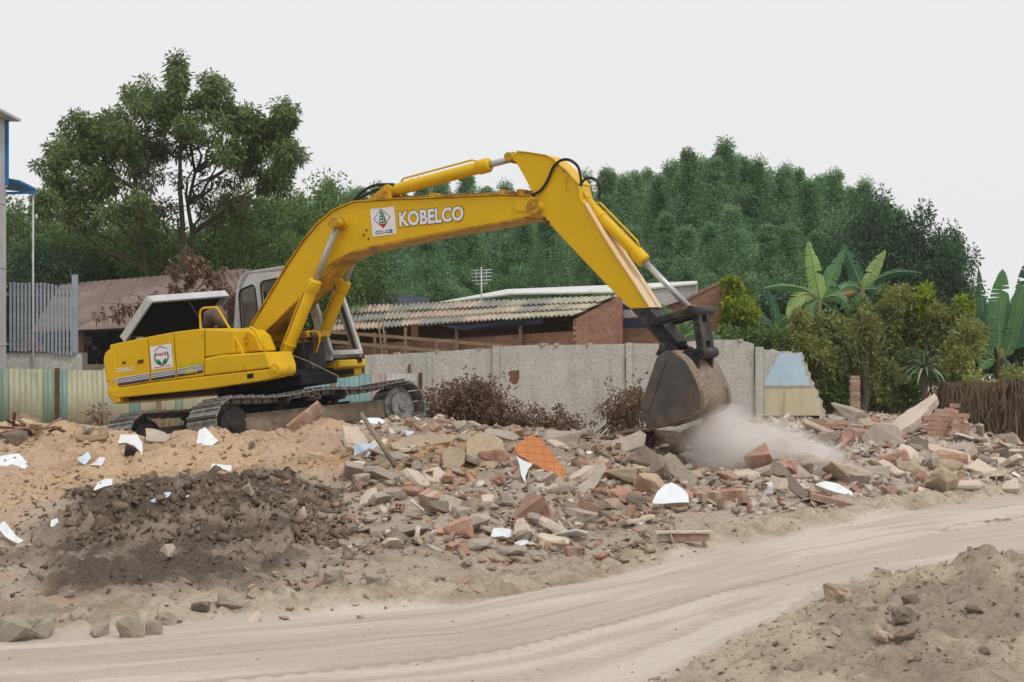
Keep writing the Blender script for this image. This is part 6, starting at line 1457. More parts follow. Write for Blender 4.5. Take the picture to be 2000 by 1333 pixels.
slabs = [
 ('white_board', [(1008, 892), (1040, 908), (1032, 918), (1026, 946), (1018, 930)], (.1, -.9, .4), .05, M_conc, 'white board standing under the orange tiled slab', 'board', W),
 ('white_fragment', [(1272, 986), (1284, 962), (1298, 949), (1312, 944), (1330, 954), (1344, 966), (1346, 983)], (.05, -.75, .66), .08, M_conc, 'largest bright white broken slab below the bucket', 'slab', W),
 ('leaning_fragment', [(1284, 905), (1306, 886), (1318, 890), (1364, 938), (1356, 950), (1332, 946)], (-.3, -.75, .6), .10, M_conc, 'smooth grey concrete slab sliding down beside the large white slab', 'slab', None),
 ('grey_fragment', [(1116, 964), (1146, 938), (1164, 910), (1180, 905), (1186, 916), (1168, 946), (1150, 966)], (.25, -.75, .6), .09, M_conc, 'grey concrete slab leaning right of the orange tiled slab', 'slab', None),
 ('grey_block', [(1028, 944), (1032, 924), (1074, 924), (1078, 945)], (.05, -.85, .5), .18, M_conc, 'square pale grey concrete block below the orange tiled slab', 'block', None),
 ('pink_beam', [(1040, 956), (1042, 945), (1090, 945), (1091, 956)], (.02, -.85, .5), .12, M_plaster, 'short pinkish plastered beam under the pale grey block', 'beam', None),
 ('white_fragment', [(1592, 948), (1612, 942), (1640, 948), (1664, 962), (1666, 970), (1630, 962)], (.15, -.45, .85), .05, M_plaster, 'white topped slab on hollow bricks at the road side', 'slab', W),
 ('upright_fragment', [(1504, 962), (1506, 930), (1520, 926), (1536, 932), (1538, 956)], (-.1, -.9, .3), .06, M_plaster, 'pale greenish panel standing in the dust', 'slab', None),
 ('upright_fragment', [(1506, 925), (1508, 904), (1524, 905), (1548, 930), (1580, 968), (1572, 978), (1540, 955), (1534, 930)], (-.35, -.7, .4), .09, M_concd, 'dark leaning slab edge rising out of the dust', 'slab', None),
 ('white_tile', [(958, 1050), (964, 1034), (998, 1036), (999, 1051)], (.05, -.65, .75), .06, M_plaster, 'white tile on a brick lump beside the road verge', 'tile', W),
 ('white_tile', [(1080, 1042), (1096, 1038), (1112, 1042), (1114, 1050), (1106, 1054)], (.1, -.4, .9), .03, M_plaster, 'pointed white tile shard lying flat on the lower bank', 'tile', W),
 ('white_tile', [(1238, 1022), (1250, 1017), (1262, 1019), (1252, 1026)], (.1, -.4, .9), .02, M_plaster, 'thin white shard below the heap of ochre stones', 'tile', W),
 ('masonry_wedge', [(1004, 1046), (1008, 1018), (1022, 1013), (1038, 1036), (1046, 1048)], (.1, -.85, .5), .10, M_plaster, 'pinkish plastered masonry wedge on the lower bank', 'slab', None),
 ('brown_fragment', [(1052, 1076), (1054, 1056), (1104, 1056), (1108, 1078)], (.02, -.85, .5), .14, M_tanrock, 'brown square slab half sunk in the lower bank', 'slab', None),
 ('white_tile', [(-6, 914), (-4, 894), (20, 889), (36, 887), (50, 902), (64, 914), (46, 919), (36, 912), (14, 916)], (.1, -.7, .7), .04, M_plaster, 'white spotted tile panel at the left of the sand heap', 'tile', W, [(10, 901, 2.4), (29, 896, 2.4), (53, 908, 2.4)]),
 ('white_tile', [(230, 868), (236, 850), (268, 850), (278, 866), (277, 892), (262, 872), (246, 866)], (.05, -.85, .5), .05, M_plaster, 'white tile sheet bent over a dark square of stone', 'tile', W),
 ('dark_tile', [(243, 893), (246, 868), (270, 868), (275, 893)], (.05, -.85, .5), .05, M_concd, 'dark grey square stone framed by a white tile', 'tile', M_black),
 ('white_tile', [(383, 868), (388, 842), (401, 836), (412, 848), (427, 862), (414, 872)], (.1, -.8, .6), .04, M_plaster, 'white tile standing at the rear end of the near track', 'tile', W),
 ('white_tile', [(412, 918), (414, 907), (453, 911), (451, 923)], (.05, -.75, .65), .04, M_plaster, 'oblong white spotted tile on the bare sand', 'tile', W, [(422, 911, 2.2)]),
 ('white_tile', [(180, 962), (192, 944), (206, 937), (220, 937), (219, 949), (202, 953)], (.1, -.75, .6), .03, M_plaster, 'white tile shard with a grey tail on the sand slope', 'tile', W, [(196, 946, 1.8)]),
 ('white_tile', [(293, 980), (322, 964), (334, 963), (335, 969), (302, 984)], (.1, -.6, .75), .03, M_plaster, 'narrow bluish white tile on the crest of the dark mud', 'tile', M_tileb),
 ('white_tile', [(150, 896), (172, 883), (178, 896), (166, 910)], (.2, -.8, .6), .03, M_plaster, 'pale lilac tile shard on the sand', 'tile', M_tileb),
 ('white_tile', [(176, 910), (194, 894), (206, 896), (198, 912)], (-.1, -.8, .6), .03, M_plaster, 'off-white tile shard beside the pale lilac one', 'tile', W),
 ('white_tile', [(-8, 1030), (8, 1020), (22, 1036), (46, 1058), (36, 1064), (10, 1050)], (.2, -.7, .7), .05, M_plaster, 'large pale tile with a red edge at the foot of the sand heap', 'tile', W),
 ('white_tile', [(98, 1030), (100, 1018), (112, 1014), (115, 1026), (106, 1032)], (.1, -.8, .6), .03, M_plaster, 'small rounded white shard low on the sand slope', 'tile', W),
 ('white_fragment', [(702, 824), (716, 818), (742, 818), (760, 826), (742, 832), (716, 832)], (.05, -.5, .85), .06, M_conc, 'white slab lying on top of the heap beside the track', 'slab', W),
 ('white_tile', [(690, 896), (691, 868), (738, 870), (726, 884), (718, 894)], (.05, -.85, .5), .03, M_plaster, 'bluish white triangular tile near the steel bar', 'tile', M_tileb),
 ('white_tile', [(692, 920), (692, 902), (712, 904), (706, 920)], (.05, -.85, .5), .03, M_plaster, 'white tile below the triangular one', 'tile', W),
 ('white_tile', [(782, 852), (786, 842), (808, 844), (812, 854)], (.05, -.8, .6), .03, M_plaster, 'small bluish tile on top of the rubble bank', 'tile', M_tileb),
 ('brown_fragment', [(762, 868), (790, 856), (820, 850), (886, 850), (892, 856), (880, 864), (790, 880), (768, 878)], (.05, -.45, .88), .08, M_tanrock, 'flat brown slab lying across the rubble bank', 'slab', None),
 ('brown_block', [(868, 914), (864, 880), (880, 873), (908, 882), (906, 906), (892, 920)], (.2, -.8, .5), .22, M_tanrock, 'brown concrete block with a worn corner in the bank', 'block', None),
 ('tan_boulder', [(912, 894), (910, 866), (928, 850), (958, 848), (982, 862), (990, 888), (980, 904), (950, 902)], (.1, -.85, .5), .35, M_tanrock, 'biggest tan boulder in the rubble bank', 'boulder', None),
 ('grey_fragment', [(946, 846), (954, 838), (1000, 844), (1014, 856), (1004, 862), (970, 852)], (.1, -.5, .8), .08, M_conc, 'grey slab on top of the tan boulder', 'slab', None),
 ('plaster_fragment', [(1734, 846), (1750, 820), (1772, 802), (1800, 786), (1824, 770), (1831, 777), (1810, 804), (1786, 826), (1758, 843)], (-.35, -.4, .85), .14, M_plaster, 'large pale plaster slab propped on the right-hand pile', 'slab', None),
 ('white_chunk', [(1712, 798), (1726, 778), (1742, 771), (1766, 782), (1762, 792), (1744, 800)], (.1, -.6, .7), .10, M_plaster, 'creamy white plaster lump on top of the right-hand pile', 'lump', None),
 ('concrete_beam', [(1812, 878), (1816, 866), (1892, 888), (1896, 902), (1886, 906)], (.1, -.6, .75), .12, M_plaster, 'long pale concrete beam lying under the brick panel', 'beam', None),
 ('concrete_beam', [(1630, 832), (1634, 822), (1700, 822), (1708, 830), (1690, 836)], (.0, -.6, .75), .14, M_concd, 'dark round-edged beam on the right-hand pile', 'beam', None),
 ('plaster_fragment', [(1878, 930), (1884, 918), (1910, 896), (1946, 918), (1944, 926), (1912, 934)], (.05, -.5, .85), .08, M_plaster, 'pale flat slab at the low end of the right-hand pile', 'slab', None),
 ('plaster_fragment', [(1956, 956), (1960, 946), (1984, 934), (1990, 944), (1992, 956)], (.05, -.6, .75), .12, M_plaster, 'white topped block at the foot of the right-hand pile', 'block', None),
 ('dark_lump', [(1770, 884), (1772, 862), (1792, 852), (1810, 862), (1814, 878), (1800, 888)], (.1, -.85, .4), .3, M_concd, 'dark grey lump in front of the brick panel', 'lump', None),
 ('concrete_beam', [(1728, 896), (1734, 882), (1812, 904), (1818, 914), (1800, 916), (1760, 906)], (.1, -.55, .8), .12, M_conc, 'grey slab tilted over bricks on the right-hand pile', 'slab', None),
 ('concrete_beam', [(1716, 904), (1724, 898), (1770, 926), (1764, 936), (1744, 926)], (-.1, -.6, .75), .10, M_plaster, 'narrow pale slab edge sticking out of the right-hand pile', 'slab', None),
 ('fallen_panel', [(1366, 852), (1378, 812), (1392, 808), (1412, 828), (1400, 846)], (.2, -.85, .35), .1, M_brick, 'brown brick panel falling behind the bucket', 'panel', None, None, 24.6),
 ('timber_plank', [(614, 988), (634, 984), (664, 982), (662, 990), (632, 994)], (.05, -.6, .75), .05, M_wood, 'short tan timber offcut at the edge of the dark mud', 'plank', None),
 ('timber_plank', [(36, 815), (40, 808), (78, 820), (76, 828)], (.05, -.6, .75), .06, M_wood, 'timber board on the scrap at the sheet fence', 'plank', None),
 ('timber_plank', [(148, 858), (160, 850), (212, 850), (206, 858), (170, 864)], (.05, -.6, .75), .05, M_wood, 'flat brown board sunk into the sand crest', 'plank', None),
 ('concrete_fragment', [(285, 862), (284, 838), (312, 842), (345, 860), (326, 864)], (.1, -.6, .7), .1, M_conc, 'brown dusty slab between the two tracks', 'slab', None),
 ('concrete_fragment', [(1194, 878), (1196, 862), (1250, 842), (1262, 850), (1256, 872), (1220, 884)], (.0, -.7, .65), .10, M_conc, 'grey slab under the bucket teeth', 'slab', None),
 ('concrete_fragment', [(1206, 902), (1210, 888), (1262, 884), (1294, 896), (1284, 908), (1240, 908)], (.0, -.6, .8), .12, M_concd, 'dark crumbling slab under the bucket', 'slab', None),
 ('concrete_fragment', [(1376, 900), (1380, 852), (1424, 850), (1436, 880), (1430, 900)], (.1, -.9, .3), .15, M_tanrock, 'tan wall fragment standing in the dust beside the bucket', 'slab', None, None, 25.4),
 ('thin_board', [(800, 980), (806, 976), (838, 1002), (842, 1010), (834, 1008)], (.2, -.7, .6), .02, M_plaster, 'thin white strip beside the grey green stone', 'strip', None),
]
for s_ in slabs:
    nm, poly, nr, th, mt, lb, cat = s_[:7]; fa_ = s_[7] if len(s_) > 7 else None; dots = s_[8] if len(s_) > 8 else None; yy_ = s_[9] if len(s_) > 9 else None
    slab_px(nm, poly, nr, th, mt, lb, cat, fa_, None, .01, dots, yy_)

def masonry(u, v, nlen, nrow, rot, label, ndep=1, ends=False, sink=.02, plaster=False, Y_=None):
    """wall fragment of hollow bricks: each brick a piece, on a mortar core"""
    g = gp(u, v) if Y_ is None else px(u, v, Y_); t = empty('masonry_fragment', g); t.rotation_euler = rot; tag(t, label, 'masonry'); t.location.z -= sink
    q = random.Random(int(u * 13 + v)); bl, bh, bd = (.19, .088, .09) if not ends else (.09, .088, .19)
    core = MB(); ch_ = nrow * bh * (.75 if nrow > 5 else 1); core.box((0, 0, ch_ / 2), (nlen * bl * (.6 if nrow > 5 else 1) - .03, ndep * bd - .025, ch_ - .02)); o = core.build('mortar_core', M_mortar, t)
    for r_ in range(nrow):
        sh_ = (r_ % 2) * bl * .5 * (0 if ends else 1)
        for c in range(nlen):
            if (r_ == nrow - 1 or c in (0, nlen - 1)) and q.random() < .22: continue
            if nrow > 5 and r_ / nrow + abs(c - nlen * .45) / nlen * .9 + q.random() * .3 > 1.12: continue
            for d in range(ndep):
                b = mobj('brick', HB, None, t, ((c - (nlen - 1) / 2) * bl + sh_ - bl * .25 * (0 if ends else 1) + q.uniform(-.004, .004), (d - (ndep - 1) / 2) * bd + q.uniform(-.006, .006), (r_ + .5) * bh))
                if ends: b.rotation_euler = (0, 0, R(90))
    if plaster:
        m = MB(); m.box((0, 0, nrow * bh + .014), (nlen * bl + .03, ndep * bd + .03, .022)); m.build('plaster_coat', M_plaster, t)
    return t
E_ = Euler
masonry(1405, 982, 8, 2, (0, R(-4), R(8)), 'dusty lump of hollow brickwork beside the large white slab', 2, True)
masonry(1335, 1062, 3, 1, (0, 0, R(4)), 'flat strip of hollow bricks with a white plaster top at the verge', 1, False, .0, True)
masonry(1122, 1084, 2, 1, (0, 0, R(10)), 'pair of hollow bricks end on in the verge', 1, True)
masonry(1632, 985, 8, 1, (0, R(14), R(-8)), 'hollow bricks under the white topped road side slab', 2, True)
masonry(604, 822, 7, 2, (R(10), R(-38), R(10)), 'tilted red hollow brick panel leaning beside the track', 1, True)
masonry(1846, 860, 4, 9, (R(-8), R(3), R(-14)), 'tall standing panel of red brick courses on the right-hand pile', 1, False)
masonry(1868, 858, 2, 4, (R(-4), R(22), R(20)), 'smaller brick panel leaning against the tall standing one', 1, False)
masonry(1660, 862, 6, 2, (R(-12), R(1), R(4)), 'long low run of brick courses on the right-hand pile', 2, False)
masonry(1608, 838, 4, 2, (R(-10), R(3), R(-6)), 'short run of brick courses beside the dark beam', 2, False)
masonry(1500, 818, 7, 1, (0, R(2), R(0)), 'row of hollow brick ends at the foot of the cream wall', 1, True)
masonry(1530, 860, 4, 1, (R(-10), R(16), R(20)), 'tilted brick strip at the edge of the dust', 2, False)
masonry(1800, 830, 4, 1, (R(-10), R(-28), R(10)), 'brick strip under the large pale plaster slab', 1, False)
masonry(1146, 1012, 3, 2, (R(10), R(20), R(30)), 'broken hollow brick cluster below the ochre stones', 1, True)
masonry(880, 836, 4, 1, (R(-5), R(12), R(-10)), 'broken hollow brick strip near the dead brushwood', 1, False)
masonry(1178, 918, 2, 2, (R(20), R(-30), R(40)), 'small red hollow brick knot right of the leaning grey slab', 1, True)
masonry(1830, 930, 4, 1, (R(-4), R(6), R(-14)), 'orange brick strip low on the right-hand pile', 1, True)
masonry(1760, 905, 3, 1, (R(-4), R(16), R(14)), 'orange brick edge under the tilted grey slab', 1, True)
masonry(845, 990, 3, 2, (R(20), R(10), R(-30)), 'pale hollow brick lump above the grey green stone', 1, True)

def chunk_px(u, v, wpx, hpx, mat, label, name='stone', cat='stone', seed=0, group=None, kind=CH, dep=.8, tilt=(0, 0)):
    g = gp(u, v); w_, h_ = wpx / FPX * g.y, hpx / FPX * g.y
    o = mobj(name, kind[seed % len(kind)], None, None, (g.x, g.y + w_ * dep * .2, g.z + h_ * (.36 if kind is CH else .26)), (R(tilt[0]), R(tilt[1]), random.uniform(0, 6.28)))
    o.scale = (w_ * 1.05, w_ * dep, h_ * 1.35); setmat(o, mat); return tag(o, label, cat, group)
big = [(20, 1252, 90, 56, M_concd, 'large dark stone at the left end of the road verge'), (62, 1250, 88, 54, M_conc, 'broad grey stone next to the large dark one on the verge'), (186, 1246, 52, 40, M_conc, 'pointed pale stone alone on the left verge'), (252, 1250, 58, 62, M_conc, 'tallest pale rounded stone on the left verge'),
       (296, 1242, 44, 40, M_conc, 'pale stone with a hollow beside the tallest verge stone'), (328, 1222, 50, 26, M_conc, 'flat pale stone behind the verge stones'), (388, 1200, 54, 26, M_concd, 'dark lens shaped stone on the verge'), (650, 1140, 60, 34, M_conc, 'flat grey stone at the right end of the mud'), (735, 1145, 46, 30, M_conc, 'grey stone beside a flat one below the bank'),
       (1640, 1176, 78, 56, M_tanrock, 'largest tan rock on the foreground soil bank'), (1780, 1188, 40, 26, M_concd, 'dark round stone in the middle of the foreground bank'), (1752, 1200, 36, 24, M_conc, 'grey stone beside the dark round one on the foreground bank'), (1770, 1226, 60, 32, M_concd, 'wide dark slab of stone in the foreground bank'), (1730, 1262, 56, 24, M_tanrock, 'low tan clod at the foot of the foreground bank'),
       (852, 1006, 56, 40, M_concd, 'grey green stone in the middle of the lower bank'), (574, 1000, 26, 28, M_conc, 'round grey stone at the top of the dark mud'), (592, 1016, 20, 30, M_plaster, 'upright pale brick shaped stone at the top of the dark mud'), (352, 962, 34, 22, M_conc, 'brown stone on the sand above the mud'), (492, 878, 22, 18, M_concd, 'dark stone hanging in the sand face'),
       (1215, 945, 60, 36, M_tanrock, 'ochre boulder in the middle of the rust coloured stones'), (1250, 935, 50, 26, M_tanrock, 'flat ochre boulder beside the middle one'), (1200, 1000, 60, 30, M_tanrock, 'long ochre stone at the foot of the rust coloured stones'), (1160, 920, 40, 20, M_tanrock, 'small ochre stone above the grey leaning slab'),
       (1000, 1086, 60, 24, M_conc, 'long grey stone lowest on the bank'), (1030, 1060, 46, 34, M_conc, 'grey stone beside the brown square slab'), (930, 1078, 60, 26, M_conc, 'slanting grey slab stone low on the bank'), (780, 1068, 34, 30, M_conc, 'upright grey stone at the left of the lower bank'), (815, 1062, 22, 40, M_plaster, 'pale upright sliver beside the upright grey stone'),
       (28, 868, 44, 34, M_concd, 'grey green stone under the scrap at the sheet fence'), (170, 850, 30, 20, M_conc, 'pale stones at the foot of the sheet fence'), (45, 840, 70, 26, M_tanrock, 'reddish scrap heap stone by the sheet fence'), (1960, 898, 44, 30, M_concd, 'grey boulder under the thatch screen'), (1990, 900, 40, 26, M_concd, 'second grey boulder under the thatch screen'), (1620, 870, 60, 34, M_concd, 'dusty dark boulder behind the leaning slab edge')]
for k, (u, v, w_, h_, mt, lb) in enumerate(big): chunk_px(u, v, w_, h_, M_verge if k < 9 and k != 6 else mt, lb, 'stone', 'stone', k, None, BO if k < 14 else CH, .8, (random.uniform(-12, 12), random.uniform(-12, 12)))
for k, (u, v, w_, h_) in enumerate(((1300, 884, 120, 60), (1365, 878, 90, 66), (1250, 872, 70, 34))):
    chunk_px(u, v, w_, h_, M_earth, ('wide mass of shade-dark earth hanging under the bucket', 'tall shade-dark earth lump behind the bucket', 'shade-dark earth wedge under the bucket teeth')[k], 'earth_lump', 'earth', k + 3, None, BO, .7)
# steel bar and wire
sb = empty('steel_bar', gp(775, 915)); tag(sb, 'grey steel bar stuck slanting in the rubble bank', 'bar'); p = gp(776, 916); m = MB(); m.tube([p - Vector((0, 0, .05)), px(705, 808, p.y + .25)], .035, 8); part(m.build('rod', M_concd), sb)
wr = empty('slack_wire', px(640, 760, 25.5)); tag(wr, 'thin slack wire hanging from the machine to the rubble', 'wire'); m = MB(); m.tube([px(560, 690, 26.2), px(600, 705, 26), px(660, 735, 25.6), px(682, 772, 25), gp(690, 812)], .005, 5); part(m.build('strand', M_conc), wr)

sp_ = empty('scrap_timber_pile', gp(40, 848)); tag(sp_, 'heap of reddish scrap sticks and bark by the sheet fence', 'timber'); q = random.Random(31)
for k in range(30):
    c = gp(40 + q.gauss(0, 22), 850) + Vector((0, q.uniform(-.2, .5), q.uniform(.0, .16))); d = Vector((q.gauss(0, 1), q.gauss(0, .6), q.gauss(0, .12))).normalized() * q.uniform(.12, .34); m = MB(); m.bar(c - d, c + d, q.uniform(.03, .09), .03); part(m.build('stick', q.choice([M_rust, M_wood, M_brick])), sp_)
# ---- countable loose pieces, one object each
rr = random.Random(99)
def scatter(n, ur, vr, szr, kinds, zone, dens=None):
    made = 0
    while made < n:
        u, v = rr.uniform(*ur), rr.uniform(*vr)
        if dens and not dens(u, v): continue
        g = gp(u, v)
        if g.y > 34 or g.y < 9: made += 1; continue
        s_ = szr[0] * (szr[1] / szr[0]) ** (rr.random() ** 1.7); kd = rr.choices(list(kinds), [kinds[k] for k in kinds])[0]
        rot = (R(rr.gauss(0, 22)), R(rr.gauss(0, 22)), rr.uniform(0, 6.28))
        if kd == 'brick':
            o = mobj('loose_brick', HB, None, None, (g.x, g.y, g.z + .03), rot); s1 = rr.uniform(.9, 1.15); o.scale = (s1 * rr.uniform(.55, 1), s1, s1); tag(o, 'loose red hollow clay brick ' + zone, 'brick', 'loose bricks ' + zone)
        elif kd in ('slab', 'pale', 'white'):
            mt, nm, lb = {'slab': (M_conc, 'concrete_shard', 'flat grey concrete slab piece '), 'pale': (M_plaster, 'plaster_piece', 'flat pale plaster piece '), 'white': (M_tilew, 'tile_shard', 'small white tile shard ')}[kd]
            f = 1 if kd != 'white' else .55
            o = mobj(nm, SL[rr.randrange(8)], None, None, (g.x, g.y, g.z + s_ * .07), rot); o.scale = (s_ * 1.25 * f, s_ * f, s_ * rr.uniform(.7, 1.3) * (f if kd != 'white' else .25)); setmat(o, mt); tag(o, lb + zone, 'rubble', nm.replace('_', ' ') + 's ' + zone)
        else:
            mt, nm, lb = {'conc': (M_conc, 'concrete_chunk', 'angular grey concrete chunk '), 'dark': (M_concd, 'dark_chunk', 'dark grey rubble chunk '), 'tan': (M_tanrock, 'tan_chunk', 'tan plaster chunk '), 'red': (M_brick, 'brick_chunk', 'broken red brickwork chunk ')}[kd]
            o = mobj(nm, CH[rr.randrange(9)], None, None, (g.x, g.y, g.z + s_ * .12), rot); o.scale = (s_ * rr.uniform(.9, 1.4), s_ * rr.uniform(.7, 1), s_ * rr.uniform(.55, .9)); setmat(o, mt); tag(o, lb + zone, 'rubble', nm.replace('_', ' ') + 's ' + zone)
        made += 1
mix1 = {'conc': 4, 'slab': 6, 'dark': 1, 'tan': 3, 'red': 1.8, 'pale': 4, 'brick': 2.4, 'white': 1.4}
scatter(170, (690, 1290), (825, 1085), (.16, .62), mix1, 'in the bank between track and bucket', lambda u, v: v > 825 + abs(u - 850) * .06 and v < 1095 - max(0, (u - 1050)) * .35)
scatter(175, (1440, 2000), (800, 965), (.18, .85), {'conc': 3, 'slab': 5, 'dark': .6, 'tan': 2.5, 'red': 2.2, 'pale': 8, 'brick': 3, 'white': .4}, 'in the pile below the banana plants', lambda u, v: v > 812 + max(0, u - 1870) * .5 + max(0, 1500 - u) * .5 and v < 985 - max(0, (u - 1560)) * .09)
scatter(26, (1180, 1440), (860, 990), (.16, .6), {'conc': 3, 'slab': 4, 'dark': 4, 'tan': 3, 'red': 2}, 'under the raised bucket')
scatter(34, (0, 690), (835, 1000), (.07, .26), {'conc': 3, 'tan': 5, 'pale': 1.5, 'white': 1.4, 'brick': .5}, 'on the sand heap')
scatter(30, (100, 1300), (1080, 1230), (.07, .22), {'conc': 5, 'tan': 2, 'red': 1.5, 'pale': 1}, 'along the muddy verge', lambda u, v: v < 1215 - max(0, u - 700) * .16)
scatter(24, (1500, 2000), (1135, 1330), (.05, .16), {'conc': 3, 'tan': 4, 'dark': 3, 'red': .7}, 'on the foreground soil bank', lambda u, v: v > 1135 + max(0, 1700 - u) * .45)

# ---- uncountable grit and clods
def gz_vec(x, y):
    i = np.clip(np.searchsorted(XS, x) - 1, 0, len(XS) - 2); j = np.clip(np.searchsorted(YS, y) - 1, 0, len(YS) - 2)
    fx = (x - XS[i]) / (XS[i + 1] - XS[i]); fy = (y - YS[j]) / (YS[j + 1] - YS[j])
    return (Z[j, i] * (1 - fx) + Z[j, i + 1] * fx) * (1 - fy) + (Z[j + 1, i] * (1 - fx) + Z[j + 1, i + 1] * fx) * fy
def tri_arrays(me):
    me.calc_loop_triangles(); V = np.array([v.co[:] for v in me.vertices]); T = np.array([t.vertices[:] for t in me.loop_triangles]); return V, T
small = [tri_arrays(hull_mesh('grit', 2000 + k, (1, .62, .4), 8, .12)) for k in range(6)]
def grit(name, x, y, smin, smax, mat, seed, power=2.2, flatten=1.0):
    r_ = np.random.default_rng(seed); n = len(x); z = gz_vec(x, y); s_ = smin * (smax / smin) ** (r_.random(n) ** power); Vs = []; Fs = []; o = 0
    for k in range(len(small)):
        sel = np.arange(n) % len(small) == k; V, T = small[k]; m_ = sel.sum(); a = r_.uniform(0, 6.28, m_); b = r_.normal(0, .5, m_)
        ca, sa, cb, sb_ = np.cos(a), np.sin(a), np.cos(b), np.sin(b); P_ = V[None] * (s_[sel][:, None, None] * np.array([1, 1, flatten])[None, None] * r_.uniform(.7, 1.3, (m_, 1, 3)))
        x1 = P_[..., 0] * cb[:, None] + P_[..., 2] * sb_[:, None]; z1 = -P_[..., 0] * sb_[:, None] + P_[..., 2] * cb[:, None]
        x2 = x1 * ca[:, None] - P_[..., 1] * sa[:, None]; y2 = x1 * sa[:, None] + P_[..., 1] * ca[:, None]
        W_ = np.stack([x2 + x[sel][:, None], y2 + y[sel][:, None], z1 + z[sel][:, None] + s_[sel][:, None] * .12], -1); nv = V.shape[0]
        Vs.append(W_.reshape(-1, 3)); Fs.append((T[None] + (np.arange(m_) * nv)[:, None, None] + o).reshape(-1, 3)); o += m_ * nv
    return tag(mobj(name, npmesh(name, np.concatenate(Vs), np.concatenate(Fs)), mat), kind='stuff')
def gritmat(name, cols):
    m, n, l, o = newmat(name); g = n.new('ShaderNodeNewGeometry'); k = len(cols); r = ramp(n, [(i / (k - 1), c) for i, c in enumerate(cols)]); r.color_ramp.interpolation = 'CONSTANT' if k > 4 else 'LINEAR'; l.new(g.outputs['Random Per Island'], r.inputs[0])
    b = n.new('ShaderNodeBsdfPrincipled'); b.inputs['Roughness'].default_value = .95; b.inputs['Specular IOR Level'].default_value = .1; l.new(r.outputs[0], b.inputs['Base Color']); l.new(b.outputs[0], o.inputs[0])
    tc = n.new('ShaderNodeTexCoord'); t = noise(n, l, tc.outputs['Object'], 40, 4, .7); bp = n.new('ShaderNodeBump'); bp.inputs['Strength'].default_value = .4; bp.inputs['Distance'].default_value = .02; l.new(t.outputs[0], bp.inputs['Height']); l.new(bp.outputs[0], b.inputs['Normal'])
    return m
M_grit = gritmat('mixed_rubble_grit', [srgb(162, 148, 132), srgb(180, 166, 150), srgb(140, 126, 112), srgb(174, 132, 110), srgb(170, 150, 126), srgb(204, 192, 178), srgb(152, 134, 116), srgb(172, 158, 142)])
M_grit2 = gritmat('pale_rubble_grit', [srgb(178, 164, 150), srgb(194, 180, 166), srgb(160, 146, 132), srgb(178, 140, 120), srgb(186, 168, 148), srgb(210, 198, 184), srgb(170, 152, 136), srgb(190, 176, 160)])
M_clod = gritmat('mud_clods', [srgb(96, 83, 72), srgb(132, 116, 101), srgb(112, 97, 84)])
M_clod2 = gritmat('soil_clods', [srgb(164, 148, 124), srgb(150, 134, 114), srgb(174, 158, 134)])
M_clod3 = gritmat('sand_clods', [srgb(176, 146, 110), srgb(156, 128, 96), srgb(190, 162, 124)])
g_ = np.random.default_rng(44)
def zone(n, ur, yr, cond=None):
    u = g_.uniform(*ur, n); y = np.sqrt(g_.uniform(yr[0] ** 2, yr[1] ** 2, n)); x = (u - 1000) / FPX * y
    a, b, c = road_s(x, y); ok = (a > .15) if cond is None else cond(x, y, u, a, b)
    return x[ok], y[ok]
x, y = zone(7500, (670, 1330), (14.5, 25.5)); grit('loose_rubble_grit', x, y, .02, .24, M_grit, 1, 3.0, .8)
x, y = zone(7500, (1330, 2100), (19, 31.5), lambda x, y, u, a, b: a > .9); grit('pile_rubble_grit', x, y, .03, .32, M_grit2, 2, 2.6, .8)
x, y = zone(3500, (0, 720), (12.2, 19.5), lambda x, y, u, a, b: a > .8); grit('mud_clod_layer', x, y, .015, .09, M_clod, 3, 2.8, 1.5)
x, y = zone(1600, (130, 680), (15.3, 18.8)); grit('mud_lump_layer', x, y, .06, .2, M_clod, 13, 2.2, 1.7)
x, y = zone(2500, (-50, 700), (18.5, 26.0)); grit('sand_clod_layer', x, y, .02, .12, M_clod3, 4, 3.0)
x, y = zone(9000, (-100, 2100), (9.8, 26), lambda x, y, u, a, b: (a > -.05) & (a < 1.5 + .8 * g_.random(len(a)))); grit('verge_clod_layer', x, y, .012, .09, M_clod2, 5, 2.4)
x, y = zone(4200, (1250, 2150), (8.8, 13.5), lambda x, y, u, a, b: (b < .05)); grit('bank_clod_layer', x, y, .01, .06, M_clod2, 6, 2.6)
x, y = zone(2600, (-100, 2100), (9, 26), lambda x, y, u, a, b: (a < 0) & (b > 0)); grit('road_grit_layer', x, y, .006, .03, M_clod2, 7, 3.0)

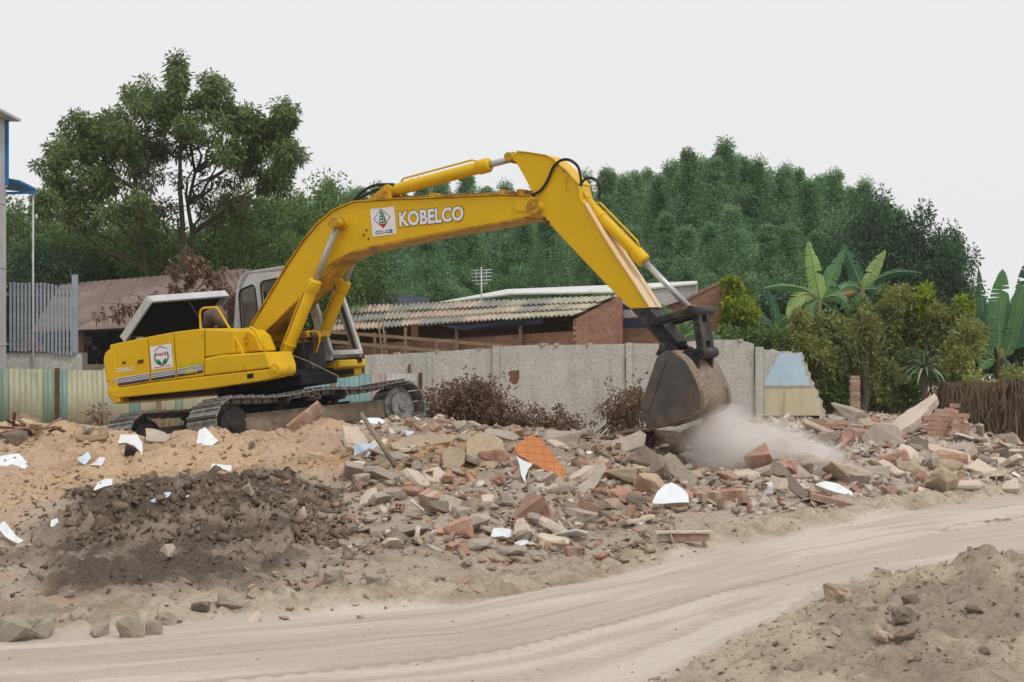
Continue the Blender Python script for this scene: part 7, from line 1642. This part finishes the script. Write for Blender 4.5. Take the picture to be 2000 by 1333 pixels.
# ================================================================== DUST AND HAZE
def volume_obj(name, lo, hi, mat):
    c = (Vector(lo) + Vector(hi)) / 2; s_ = Vector(hi) - Vector(lo); mb = MB(); mb.box((0, 0, 0), (2, 2, 2)); o = mobj(name, mb.mesh(name), mat, None, c); o.scale = s_ / 2; return o
def dustmat():
    m, n, l, o = newmat('dust_cloud_air'); v = n.new('ShaderNodeVolumePrincipled'); v.inputs['Color'].default_value = (.985, .96, .93, 1); v.inputs['Anisotropy'].default_value = .1
    tc = n.new('ShaderNodeTexCoord'); vec = tc.outputs['Object']; t = noise(n, l, vmath(n, l, vec, (1.7, 1.2, 1.3)), 1.5, 5, .6, .6); r = ramp(n, [(.3, (.04, .04, .04)), (.75, (1, 1, 1))]); l.new(t.outputs[0], r.inputs[0])
    acc = None
    for (cx, cz, rx, rz, a) in ((-.36, .1, .5, 1.1, 1.0), (.05, .2, .6, .7, .45), (.5, -.2, .5, .6, .5), (-.1, -.5, .6, .5, .6)):
        mp = n.new('ShaderNodeMapping'); mp.vector_type = 'TEXTURE'; mp.inputs['Location'].default_value = (cx, 0, cz); mp.inputs['Scale'].default_value = (rx, .95, rz); l.new(vec, mp.inputs['Vector'])
        ln = n.new('ShaderNodeVectorMath'); ln.operation = 'LENGTH'; l.new(mp.outputs[0], ln.inputs[0]); mr = n.new('ShaderNodeMapRange'); mr.interpolation_type = 'SMOOTHSTEP'; mr.inputs[1].default_value = 1.0; mr.inputs[2].default_value = .0; mr.inputs[3].default_value = 0; mr.inputs[4].default_value = a; l.new(ln.outputs['Value'], mr.inputs[0])
        if acc is None: acc = mr.outputs[0]
        else: ad = n.new('ShaderNodeMath'); ad.operation = 'ADD'; l.new(acc, ad.inputs[0]); l.new(mr.outputs[0], ad.inputs[1]); acc = ad.outputs[0]
    mu = n.new('ShaderNodeMath'); mu.operation = 'MULTIPLY'; l.new(acc, mu.inputs[0]); l.new(r.outputs[0], mu.inputs[1]); m2 = n.new('ShaderNodeMath'); m2.operation = 'MULTIPLY'; m2.inputs[1].default_value = 11.0; l.new(mu.outputs[0], m2.inputs[0]); l.new(m2.outputs[0], v.inputs['Density'])
    l.new(v.outputs[0], o.inputs['Volume']); return m
a, b = px(1290, 985, 23.6), px(1700, 790, 23.6)
tag(volume_obj('dust_cloud', (a.x, 22.9, a.z), (b.x, 25.3, b.z), dustmat()), kind='stuff')
def hazemat():
    m, n, l, o = newmat('haze_air'); v = n.new('ShaderNodeVolumePrincipled'); v.inputs['Color'].default_value = (.86, .93, 1.0, 1); v.inputs['Density'].default_value = HAZE; v.inputs['Anisotropy'].default_value = 0.0; l.new(v.outputs[0], o.inputs['Volume']); return m
HAZE = 0.00035
tag(volume_obj('haze', (-950, -250, -1.5), (950, 1550, 16.0), hazemat()), kind='stuff')
